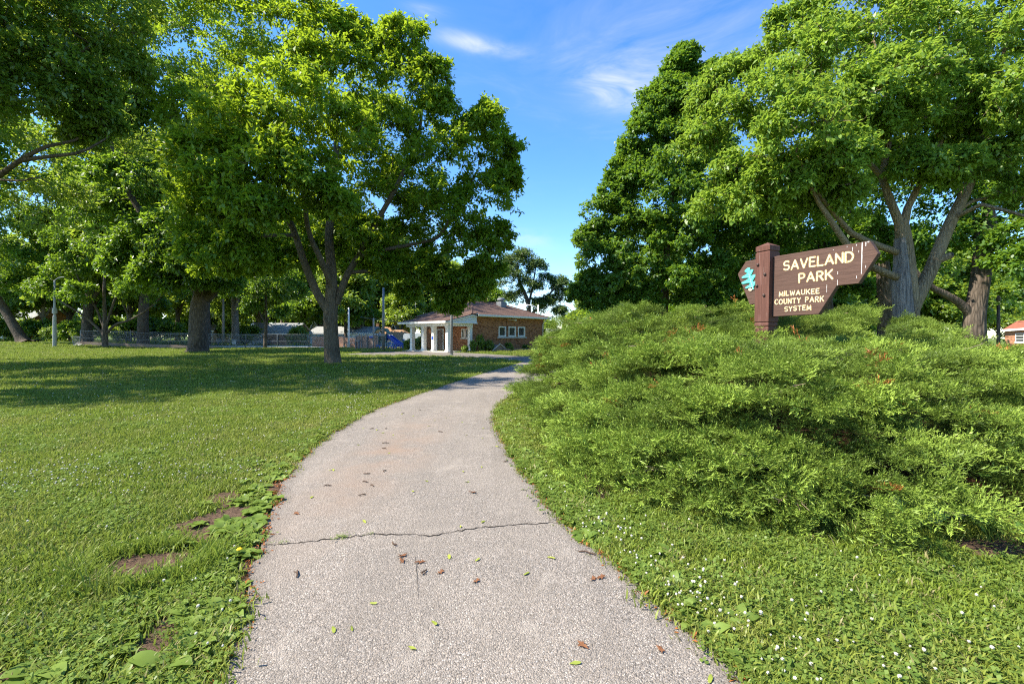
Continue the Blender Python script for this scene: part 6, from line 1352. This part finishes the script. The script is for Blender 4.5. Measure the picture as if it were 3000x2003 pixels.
def stroke(m, pts, w, y0, y1):
    """a flat-topped, round-ended bead along pts (in board x,z)"""
    P = [Vector((a, b)) for a, b in pts]; L, Rr = [], []
    for k, p in enumerate(P):
        d = (P[min(k + 1, len(P) - 1)] - P[max(k - 1, 0)]); d = d.normalized() if d.length > 1e-6 else Vector((1, 0)); nn = Vector((-d.y, d.x)) * w / 2; L.append(p + nn); Rr.append(p - nn)
    d0 = (P[0] - P[1]).normalized(); d1 = (P[-1] - P[-2]).normalized(); closed = (P[0] - P[-1]).length < 1e-4
    cap = lambda p, d, sgn: [] if closed else [p + (d * math.cos(t) + Vector((-d.y, d.x)) * math.sin(t)) * w / 2 for t in (R(60), R(30), 0, R(-30), R(-60))]
    out = L + cap(P[-1], d1, 1) + Rr[::-1] + cap(P[0], d0, 1); c = [q for q in out]; n = len(c); k0 = len(m.v)
    ctr = P
    # bottom, and a slightly shrunken top for a worn, soft edge
    m.add([(q.x, y0, q.y) for q in c] + [(q.x, y1 + .001, q.y) for q in c], [(i, (i + 1) % n, (i + 1) % n + n, i + n) for i in range(n)])
    base = len(m.v); nl = len(L); m.add([(q.x, y1, q.y) for q in L] + [(q.x, y1, q.y) for q in Rr], [(i, i + 1, nl + i + 1, nl + i) for i in range(nl - 1)])
    if not closed:
        for p, cp in ((P[-1], [L[-1]] + cap(P[-1], d1, 1) + [Rr[-1]]), (P[0], [Rr[0]] + cap(P[0], d0, 1) + [L[0]])): m.add([(q.x, y1, q.y) for q in cp], [tuple(range(len(cp)))])
def text_line(txt, x0, x1, z0, h, w, gap=.22, slant=0.0):
    tot = sum((GW[c] if c != ' ' else .35) for c in txt) + gap * (len(txt) - 1); sx = (x1 - x0) / tot; x = x0
    for c in txt:
        if c == ' ': x += (.35 + gap) * sx; continue
        m = MB(); rot = random.uniform(-.02, .02); dz = random.uniform(-.004, .004)
        for st in GLY[c]: stroke(m, [(x + a * sx + (b - .5) * rot * h, z0 + b * h + dz) for a, b in st], w * 1.22, .004, -.0018)
        nf = len(m.f)
        for st in GLY[c]: stroke(m, [(x + a * sx + (b - .5) * rot * h, z0 + b * h + dz) for a, b in st], w * .84, -.0010, -.0040 - random.uniform(0, .0008))
        lo = sbuild(m, 'letter', OCHRE, panel, recalc=False); lo.data.materials.append(CREAM)
        for q in range(nf, len(lo.data.polygons)): lo.data.polygons[q].material_index = 1
        x += (GW[c] + gap) * sx
text_line('SAVELAND', .180, 1.180, 2.662, .135, .028, .24)
text_line('PARK', .432, .915, 2.442, .130, .028, .26)
text_line('MILWAUKEE', .118, .735, 2.249, .070, .0168, .30)
text_line('COUNTY PARK', .048, .800, 2.121, .076, .0168, .32)
text_line('SYSTEM', .212, .620, 2.004, .070, .0168, .32)
# paler routed edge line inside larger letters is left to the paint; drips on the board
for s, z0, z1, w in ((1.290, 2.905, 2.47, .010), (1.17, 2.86, 2.80, .005), (1.335, 2.90, 2.845, .008), (1.365, 2.905, 2.89, .02), (1.22, 2.89, 2.87, .007), (.985, 2.34, 2.42, .005), (.84, 2.365, 2.25, .004), (.985, 2.50, 2.54, .006), (1.23, 2.45, 2.415, .006), (1.25, 2.80, 2.77, .004), (1.34, 2.58, 2.545, .005), (1.10, 2.885, 2.87, .006), (.92, 2.866, 2.86, .008)):
    m = MB(); n = 6; L_ = [];
    for k in range(n + 1): z = z0 + (z1 - z0) * k / n; a = w * random.uniform(.35, .7); L_ += [(s - a + random.uniform(-.001, .001), -.002, z), (s + a, -.002, z)]
    m.add(L_, [(2 * k, 2 * k + 1, 2 * k + 3, 2 * k + 2) for k in range(n)]); sbuild(m, 'paint_drip', DRIP, panel, recalc=False)
# oak leaf emblem with an acorn
def oak_leaf():
    mid0, mid1 = Vector((-.335, 2.40)), Vector((-.455, 2.775)); ax = (mid1 - mid0); L = ax.length; ax.normalize(); pr = Vector((-ax.y, ax.x))
    # half outlines: (distance along midrib, half width)
    left = [(0, .010), (.10, .014), (.13, .05), (.17, .125), (.22, .150), (.26, .130), (.27, .060), (.32, .030), (.36, .060), (.43, .170), (.49, .200), (.53, .180), (.53, .100), (.56, .035), (.61, .060), (.68, .150), (.74, .165), (.77, .135), (.77, .070), (.80, .030), (.85, .045), (.92, .070), (.97, .065), (1.0, .030), (1.02, 0)]
    right = [(0, .010), (.10, .014), (.16, .05), (.24, .115), (.30, .120), (.32, .090), (.31, .045), (.37, .028), (.42, .055), (.54, .120), (.60, .115), (.62, .080), (.60, .045), (.64, .028), (.70, .055), (.80, .098), (.86, .092), (.87, .060), (.84, .035), (.88, .03), (.95, .05), (1.0, .035)]
    sc = .92
    out = [mid0 + ax * a * L + pr * b * sc for a, b in left] + [mid0 + ax * a * L - pr * b * sc for a, b in right[::-1]]
    out = [Vector((min(q.x, -.256), q.y)) for q in out]
    n = len(out); c = [mid0 + ax * L * min(1, max(0, (q - mid0).dot(ax) / L)) for q in out]
    m = MB(); vs = [(q.x, .003, q.y) for q in out] + [(q.x, -.012, q.y) for q in out] + [(q.x, -.020, q.y) for q in c]
    m.add(vs, [(i, (i + 1) % n, (i + 1) % n + n, i + n) for i in range(n)] + [(i + n, (i + 1) % n + n, (i + 1) % n + 2 * n, i + 2 * n) for i in range(n)])
    lf = sbuild(m, 'oak_leaf', TEAL, wing)
    def vein(a, b, w):
        k = MB(); d = (b - a).normalized(); s = Vector((-d.y, d.x)) * w; k.add([((a + s).x, -.0215, (a + s).y), ((a - s).x, -.0215, (a - s).y), ((b - s * .4).x, -.0195, (b - s * .4).y), ((b + s * .4).x, -.0195, (b + s * .4).y)], [(0, 1, 2, 3)]); sbuild(k, 'vein', TEAL_LT, lf, recalc=False)
    vein(mid0, mid1 - ax * .02, .0055)
    for a, b, w in ((.12, .21, .11), (.36, .48, .155), (.58, .72, .13)): vein(mid0 + ax * a * L, mid0 + ax * b * L + pr * w, .0035)
    for a, b, w in ((.16, .27, .07), (.40, .56, .085), (.66, .82, .075)): vein(mid0 + ax * a * L, mid0 + ax * b * L - pr * w, .0035)
    k = MB(); e = [(-.395 + .036 * math.cos(t) * math.cos(-.25) - .024 * math.sin(t) * math.sin(-.25), 2.405 + .036 * math.cos(t) * math.sin(.25) * -1 + .024 * math.sin(t)) for t in np.linspace(0, 6.283, 17)[:-1]]; k.prism(e, .003, -.014); sbuild(k, 'acorn', CREAM, wing)
oak_leaf()

# ------------------------------------------------------------------ grass, clover, weeds: uncountable ground cover as instanced tufts
def tuft_proto(seed, n, rad, h, w, lean, mat):
    r = np.random.default_rng(seed); V, Fq = [], []
    for k in range(n):
        b = np.array([*(r.normal(size=2) * rad * .6), 0]); a = r.uniform(0, 6.28); ln = r.uniform(.2, 1) * lean; hh = h * r.uniform(.55, 1.15); d = np.array([math.cos(a), math.sin(a), 0]); s = np.array([-d[1], d[0], 0]) * w * r.uniform(.7, 1.2)
        m = b + d * ln * hh * .35 + np.array([0, 0, hh * .6]); t = b + d * ln * hh * 1.0 + np.array([0, 0, hh * (1.0 - .25 * ln)]); i = len(V)
        V += [b - s * .5, b + s * .5, m + s * .42, m - s * .42, t]; Fq += [(i, i + 1, i + 2, i + 3)]; Fq += [(i + 3, i + 2, i + 4, i + 4)]
    V = np.array(V); quads = np.array([f for f in Fq if f[2] != f[3]]); tris = np.array([f[:3] for f in Fq if f[2] == f[3]])
    return np_mesh('tuft_%02d' % seed, V, [quads, tris], mat)
def clover_leaf_proto(seed, n, rad, h, size, mat):
    r = np.random.default_rng(seed); V, Fq, T = [], [], []
    for k in range(n):
        c = np.array([*(r.normal(size=2) * rad * .6), h * r.uniform(.4, 1.1)]); a0 = r.uniform(0, 6.28); tl = r.normal(size=2) * .25
        for q in range(3):
            a = a0 + q * 2.094; d = np.array([math.cos(a), math.sin(a), tl[0] * math.cos(a) + tl[1] * math.sin(a) + .1]); s = np.array([-d[1], d[0], 0]); i = len(V); l = size * r.uniform(.8, 1.2)
            V += [c, c + d * l * .6 - s * l * .45, c + d * l, c + d * l * .6 + s * l * .45]; Fq.append((i, i + 1, i + 2, i + 3)); T.append(r.uniform(0, .8))
    return np_mesh('clover_%02d' % seed, np.array(V), np.array(Fq), mat, None, {'tint': ('FACE', 'FLOAT', np.array(T, np.float32))})
def rosette_leaf(L, w, a, el, r, segs=4):
    """one broad ribbed leaf from the origin: returns verts, quads"""
    V, Fq = [], []
    for k in range(segs + 1):
        t = k / segs; x = L * t; z = L * (math.sin(el) * t - .55 * t * t * math.sin(el + .25)) + .012; ww = w * math.sin(math.pi * min(1, .12 + .86 * t)) ** .8 * (1 if t < 1 else .15)
        for s in (-1, 0, 1): p = np.array([x * math.cos(el), s * ww * .5, z + (.10 * ww if s else 0) + r.normal() * .003]); V.append([p[0] * math.cos(a) - p[1] * math.sin(a), p[0] * math.sin(a) + p[1] * math.cos(a), p[2]])
    for k in range(segs):
        for s in range(2): i = k * 3 + s; Fq.append((i, i + 1, i + 4, i + 3))
    return V, Fq
def weed_proto(seed, n, L, w, mat):
    r = np.random.default_rng(seed); V, Fq, T = [], [], []
    for k in range(n):
        v, f = rosette_leaf(L * r.uniform(.6, 1.15), w * r.uniform(.8, 1.2), k * 2.4 + r.normal() * .3, r.uniform(.15, .75), r, 3); i = len(V); V += v; Fq += [tuple(q + i for q in t) for t in f]; T += [r.uniform(.1, .9)] * len(f)
    return np_mesh('weed_%02d' % seed, np.array(V), np.array(Fq), mat, None, {'tint': ('FACE', 'FLOAT', np.array(T, np.float32))})
def flower_proto(seed, h):
    r = np.random.default_rng(seed); bm = bmesh.new(); bmesh.ops.create_icosphere(bm, subdivisions=1, radius=.0075)
    for v in bm.verts: v.co *= r.uniform(.8, 1.2); v.co.z += h
    me = bpy.data.meshes.new('flower_%02d' % seed); bm.to_mesh(me); bm.free(); me.materials.append(PETAL); o = bpy.data.objects.new(me.name, me); C.objects.link(o); return o
GC = proto_col('grass_tufts', [tuft_proto(k, 26, .085, .050, .0075, 1.1, GRASS) for k in range(5)])
CC = proto_col('clover_tufts', [clover_leaf_proto(k, 16, .085, .035, .017, L_WEED) for k in range(4)])
WC = proto_col('weed_rosettes', [weed_proto(k, 8, .105, .055, L_WEED) for k in range(4)])
FC = proto_col('clover_flowers', [flower_proto(k, .055 + .012 * k) for k in range(4)])
TC = proto_col('tall_tufts', [tuft_proto(40 + k, 18, .07, .17, .008, .9, GRASS) for k in range(3)])

def lawn_mask(x, y, margin=0.0):
    xl, xr = path_x(y); on = (x > xl - margin) & (x < xr + margin) & (y < 29.6)
    on |= inside(APRON, x, y); a = inside(JB, x, y) & (dist_poly(JB, x, y) > .25); ok = ~on & ~a
    for P in SOILS: ok &= ~(inside(P, x, y) | (dist_poly(P, x, y) < .03)) | (rng.random(len(x)) < .03)
    return ok
def lawn_points(n, y0, y1, power=1.0, margin=0.0, xlim=1.16):
    """points in the viewed wedge, density falling with distance"""
    u = rng.random(n); y = y0 + (y1 - y0) * u ** power; x = rng.uniform(-xlim, xlim, n) * (y + .4); m = lawn_mask(x, y, margin); return x[m], y[m]
def vnoise(x, y, s, seed=0):
    """cheap smooth value in 0..1"""
    return .5 + .25 * (np.sin(x * s + seed) * np.sin(y * s * 1.13 + seed * 2.1) + np.sin(x * s * 2.3 + y * s * 1.7 + seed * 3) * np.sin(y * s * 2.1 - x * s + seed))
def spread_out(name, label, x, y, s0, col, npick, tilt=.15, grow=0.0, sc_jit=.35, z=0.0):
    n = len(x); zz = gz(x, y) + z; sc = s0 * (1 + grow * np.maximum(0, y - 5)) * rng.uniform(1 - sc_jit, 1 + sc_jit, n)
    rot = np.stack([rng.normal(size=n) * tilt, rng.normal(size=n) * tilt, rng.uniform(0, 6.28, n)], 1)
    return scatter(name, label, np.stack([x, y, zz], 1), rot, sc, rng.integers(0, npick, n), col)
x1, y1 = lawn_points(74000, 1.5, 13, 1.0, .01); x2, y2 = lawn_points(34000, 13, 62, 1.5)
spread_out('grass', 'short mown grass covering the lawn', np.concatenate([x1, x2]), np.concatenate([y1, y2]), 1.0, GC, 5, grow=.05)
x, y = lawn_points(42000, 1.5, 12); m = ((vnoise(x, y, 1.1, 1) > .60) & ((x > 0) | (y > 3.6) | (rng.random(len(x)) < .45))) | ((x > 0) & (y < 4.5) & (vnoise(x, y, 2, 4) > .50)); x, y = x[m], y[m]
spread_out('clover', 'low clover leaves mixed through the lawn', x, y, 1.0, CC, 4, grow=.05)
# white clover flowers
def edge_pts_(n, y0, y1):
    y = rng.uniform(y0, y1, n); return path_x(y)[1] + .06 + np.abs(rng.normal(size=n)) * .24, y
x, y = lawn_points(15000, 1.6, 32, 1.25); xl, xr = path_x(y)
dens = np.where(x < xl, (vnoise(x, y, .9, 2) > .52) * .50 * np.exp(-np.abs(x - xl + 2.6) / 4.5) + .05, np.where(y < 6, .18 * np.exp(-np.abs(x - xr - .25) / .35) + .05, .05)); m = rng.random(len(x)) < dens; x, y = x[m], y[m]
xr_a, y_a = edge_pts_(110, 1.9, 3.9); x = np.concatenate([x, xr_a, rng.normal(-4.6, 1.3, 260), rng.normal(-2.9, .7, 160), rng.uniform(1.2, 3.4, 30)]); y = np.concatenate([y, y_a, rng.normal(5.1, .35, 260), rng.normal(9.5, 1.3, 160), rng.uniform(1.9, 3.2, 30)]); m = lawn_mask(x, y); x, y = x[m], y[m]
spread_out('clover_flowers', 'small white clover flowers dotted over the lawn', x, y, 1.0, FC, 4, .12, grow=.04, sc_jit=.3)
# leafy weeds hugging both path edges
def edge_pts(n, side, y0, y1, w):
    y = rng.uniform(y0, y1, n); xl, xr = path_x(y); d = np.abs(rng.normal(size=n)) * w + .02; x = np.where(side < 0, xl - d, xr + d); return x, y
xa, ya = edge_pts(330, -1, 1.6, 6.0, .26); xb, yb = edge_pts(420, 1, 4.2, 11, .28); xc, yc = edge_pts(120, 1, 1.7, 4.2, .22); xd, yd = edge_pts(120, -1, 6.0, 10, .12)
x, y = np.concatenate([xa, xb, xc, xd]), np.concatenate([ya, yb, yc, yd]); m = lawn_mask(x, y) | (np.random.default_rng(5).random(len(x)) < .25) ; xl, xr = path_x(y); m &= (x < xl - .01) | (x > xr + .01)
spread_out('edge_weeds', 'broad leaved weeds crowding the path edges', x[m], y[m], 1.0, WC, 4, .18)
xl_, xr_ = rng.uniform(2.2, 4.2, 60), rng.uniform(1.9, 3.3, 60); spread_out('lawn_weeds', 'pale broad weeds scattered in the right lawn', xl_, xr_, .6, WC, 4, .2)
# longer grass at the foot of the junipers and by the hollow
t = rng.random(1500); k = np.arange(3, 12); seg = rng.integers(4, 12, 1500); A_, B_ = JB[seg], JB[np.minimum(seg + 1, 17)]; xy = A_ + (B_ - A_) * t[:, None] + rng.normal(size=(1500, 2)) * .13
x, y = xy[:, 0], xy[:, 1]; xl, xr = path_x(y); m = x > xr + .12; m &= ~inside(SOILS[6], x, y) | (rng.random(1500) < .2)
ring_t = rng.uniform(0, 6.28, 240); cx, cy = np.mean(np.array(SOILS[0]), 0); hx, hy = cx + np.cos(ring_t) * rng.uniform(.24, .5, 240), cy + np.sin(ring_t) * rng.uniform(.16, .4, 240); hm = lawn_mask(hx, hy)
spread_out('long_grass', 'longer unmown grass along the juniper foot and soil hollow', np.concatenate([x[m], hx[hm]]), np.concatenate([y[m], hy[hm]]), .8, TC, 3, .25)
# thin crumbs of litter at the path rim
n = 2600; y = rng.uniform(1.6, 12, n); xl, xr = path_x(y); sd = rng.random(n) < .5; x = np.where(sd, xl + rng.normal(size=n) * .035, xr + rng.normal(size=n) * .035)
V, f = leaf_arrays(np.stack([x, y, np.full(n, .018)], 1), rand_dirs(n) * np.array([1, 1, .05]), .03, .014, 0.0, .9); V[:, 2] = np.clip(V[:, 2], .010, .045)
tag(np_mesh('litter', V, f, L_DEAD, None, {'tint': ('FACE', 'FLOAT', rng.random(n).astype(np.float32))}), 'brown leaf crumbs collected along the path rim', kind='stuff')

# ------------------------------------------------------------------ individual plants, leaves and twigs
def gp(px, py): return at(px, py, EYE * F / (py - HZ))
def plantain(px, py, s, label, n=9, group=None):
    p = gp(px, py); root = thing('plantain_weed', label, 'weed', (p.x, p.y, 0), random.uniform(0, 6), group); r = np.random.default_rng(int(px + py))
    for k in range(n):
        v, f = rosette_leaf(s * r.uniform(.65, 1.15), s * .50 * r.uniform(.8, 1.15), k * 2.4 + r.normal() * .25, r.uniform(.15, .7), r, 5)
        np_mesh('leaf', np.array(v), np.array(f), L_WEED, root, {'tint': ('FACE', 'FLOAT', np.full(len(f), r.uniform(.15, .95), np.float32))}, smooth=True)
GP = 'plantain weeds along the left path edge'
plantain(480, 1965, .20, 'largest broad leaved plantain at the bottom by the path edge', 11)
plantain(120, 1975, .20, 'broad leaved plantain at the bottom left corner', 9)
plantain(300, 1935, .15, 'drooping plantain left of the bare soil at the bottom', 8)
plantain(560, 1810, .18, 'leafy plantain beside the path below the yellow dandelion', 9)
plantain(470, 1690, .16, 'plantain at the right rim of the soil hollow', 8)
plantain(640, 1680, .17, 'plantain right beside the yellow dandelion', 9)
for px, py in ((590, 1710), (560, 1760), (690, 1640), (640, 1610), (720, 1580), (760, 1500), (770, 1455), (800, 1400), (620, 1890), (560, 1900), (690, 1560), (600, 1650), (530, 1720), (740, 1540)):
    plantain(px, py, .15, 'leafy plantain in the weedy strip along the left path edge', 8, GP)
p = gp(697, 1638); t_ = thing('dandelion', 'single yellow dandelion flower near the left path edge', 'flower', (p.x, p.y, 0)); MB().tube([(0, 0, 0), (.01, 0, .07)], .003, 5).build('stem', L_WEED, t_)
m = MB(); m.tube([(.01, 0, .068), (.01, 0, .076), (.01, 0, .082)], [.008, .020, .012], 10); m.build('bloom', YELLOW, t_)
# vine with round leaves at the juniper foot
p = gp(2760, 1555); t_ = thing('wild_vine', 'low vine with rounded lobed leaves under the right juniper', 'vine', (p.x, p.y, 0)); r = np.random.default_rng(77)
for k in range(34):
    u = k / 33; c = np.array([-.42 + .88 * u + r.normal() * .05, .10 - .16 * u + r.normal() * .09, .06 + .16 * (1 - u) * r.random() + .05]); s = r.uniform(.045, .075); n = 10; yaw = r.uniform(0, 6.28); nrm = np.array([r.normal() * .4, -.75 + r.normal() * .3, .8]); nrm /= np.linalg.norm(nrm); t1 = np.cross(nrm, [math.cos(yaw), math.sin(yaw), .2]); t1 /= np.linalg.norm(t1); t2 = np.cross(nrm, t1)
    V = [c + nrm * .008]; 
    for q in range(n): a = q * 2 * math.pi / n; rr = s * (1 + .16 * math.cos(3 * a) - (.45 if q == 5 else 0)); V.append(c + (t1 * math.cos(a) + t2 * math.sin(a)) * rr - nrm * .006)
    np_mesh('leaf', np.array(V), np.array([(0, q + 1, (q + 1) % n + 1) for q in range(n)]), L_VINE, t_, {'tint': ('FACE', 'FLOAT', np.full(n, r.uniform(0, 1), np.float32))}, smooth=True)
m = MB(); m.tube([(-.42, .12, .03), (-.1, .05, .12), (.15, .02, .10), (.46, -.05, .04)], .006, 5); m.tube([(-.12, -.03, .20), (.05, -.06, .16), (.18, -.05, .15)], [.010, .008, .004], 5); m.build('stem', TWIG, t_)
p = gp(1770, 1410); t_ = thing('dark_leaf_plant', 'dark green broad leaved plant in the shade at the juniper foot', 'plant', (p.x, p.y, 0)); r = np.random.default_rng(9)
for k in range(10):
    v, f = rosette_leaf(.15 * r.uniform(.7, 1.2), .085, k * 2.4, r.uniform(.3, .9), r, 5); np_mesh('leaf', np.array(v), np.array(f), L_DARK, t_, {'tint': ('FACE', 'FLOAT', np.full(len(f), r.uniform(.2, .9), np.float32))}, smooth=True)

def path_z(p):
    xl, xr = path_x(p.y); t = min(1, max(0, (p.x - xl) / (xr - xl))); return .012 + .016 * math.sin(math.pi * t)
FALL_G = leaf_mat('fallen_green', (0.16, 0.22, 0.03), (0.40, 0.42, 0.07), (0.3, 0.32, 0.05), .2); FALL_B = plain('brown_dead_leaf', (0.17, 0.075, 0.035), 0.8, 0.2, var=.3, scale=40)
def leaf_mesh(seed, mat, s, lobed=False):
    r = np.random.default_rng(seed); n = 14 if lobed else 8; V = [(0, 0, .006)]
    for q in range(n):
        a = q * 2 * math.pi / n; rx, ry = s * .5, s * (.28 if lobed else .17); k = (1.25 if q % 2 else .55) if lobed else 1; V.append((math.cos(a) * rx * k, math.sin(a) * ry * k, .004 + r.uniform(0, .010) * (1.4 if lobed else .7)))
    return np_mesh('leaf_proto', np.array(V), np.array([(0, q + 1, (q + 1) % n + 1) for q in range(n)]), mat, None, {'tint': ('FACE', 'FLOAT', np.full(n, r.uniform(.2, 1), np.float32))}, smooth=True)
gl = [leaf_mesh(k, FALL_G, .045 + .008 * k) for k in range(4)]
def fallen(px, py, me, label, group=None, cat='leaf', name='fallen_leaf'):
    p = gp(px, py); o = bpy.data.objects.new(name, me); link(o); o.location = (p.x, p.y, path_z(p)); o.rotation_euler = (random.uniform(-.1, .1), random.uniform(-.1, .1), random.uniform(0, 6.28)); tag(o, label, cat, group); return o
r = np.random.default_rng(3)
for k in range(46):
    y = 2.1 + 8.5 * r.random() ** 1.3; xl, xr = path_x(y); x = xl + (xr - xl) * r.uniform(.04, .96); px, py = 1500 + x / y * F, HZ + EYE * F / y
    fallen(px, py, gl[k % 4].data, 'small yellow-green leaf fallen on the asphalt path', 'green leaves fallen on the path')
for o in gl: bpy.data.objects.remove(o)
bl = [leaf_mesh(10 + k, FALL_B, .085 - .012 * k, True) for k in range(3)]
fallen(1384, 1450, bl[0].data, 'curled brown oak leaf lying mid path', name='dead_leaf')
for k, (px, py) in enumerate(((1178, 1655), (1395, 1716), (1760, 1700), (1738, 1705), (1180, 1640), (1936, 1915), (1705, 1905), (1640, 1528), (868, 1510), (1290, 1690), (1230, 1660))):
    fallen(px, py, bl[1 + k % 2].data, 'small brown dry leaf scrap on the asphalt path', 'brown leaf scraps on the path', name='dead_leaf')
for o in bl: bpy.data.objects.remove(o)
def twig(px, py, L, label, group=None):
    p = gp(px, py); a = random.uniform(0, 6.28); d = Vector((math.cos(a), math.sin(a), 0)); m = MB(); q = Vector((0, 0, .008)); m.tube([q - d * L / 2, q + Vector((random.uniform(-.02, .02), random.uniform(-.02, .02), .006)), q + d * L / 2], [.005, .006, .003], 5); s = q + d * L * .1; m.tube([s, s + (d + Vector((-d.y, d.x, 0)) * .8) * L * .25], [.004, .002], 5)
    o = m.build('twig', TWIG_DK); o.location = (p.x, p.y, path_z(p)); tag(o, label, 'twig', group)
for px, py, L in ((960, 1430, .08), (1060, 1458, .07), (1130, 1304, .10), (1125, 1320, .07), (1290, 1270, .10), (1128, 1387, .06), (1075, 1395, .08), (1070, 1420, .07), (1440, 1240, .12), (1130, 1260, .08), (1090, 1260, .07), (1230, 1205, .06), (1180, 1215, .07), (1720, 1628, .13), (1245, 1690, .06), (1480, 1355, .10), (870, 1690, .10), (1155, 1605, .07), (1090, 1430, .07)):
    twig(px, py, L, 'small dark twig lying on the asphalt path', 'twigs on the path')
t_ = on_ground(755, 12); 
o = MB().tube([(-.14, 0, .03), (0, .02, .045), (.16, 0, .03)], [.012, .015, .008], 6).build('fallen_stick', TWIG); p = gp(755, 1183); o.location = (p.x, p.y, 0.01); tag(o, 'pale stick lying on the sunlit lawn left of the path', 'stick')
# moss tufts in the crack
x = np.array([gp(px, py)[0] for px, py in ((828, 1596), (835, 1597), (995, 1581), (1000, 1583), (1006, 1580), (1012, 1582), (1085, 1573), (792, 1601))]); y = np.array([gp(px, py)[1] for px, py in ((828, 1596), (835, 1597), (995, 1581), (1000, 1583), (1006, 1580), (1012, 1582), (1085, 1573), (792, 1601))])
spread_out('crack_moss', 'tiny green tufts growing in the path crack', x, y, .45, CC, 4, .1, z=.02)
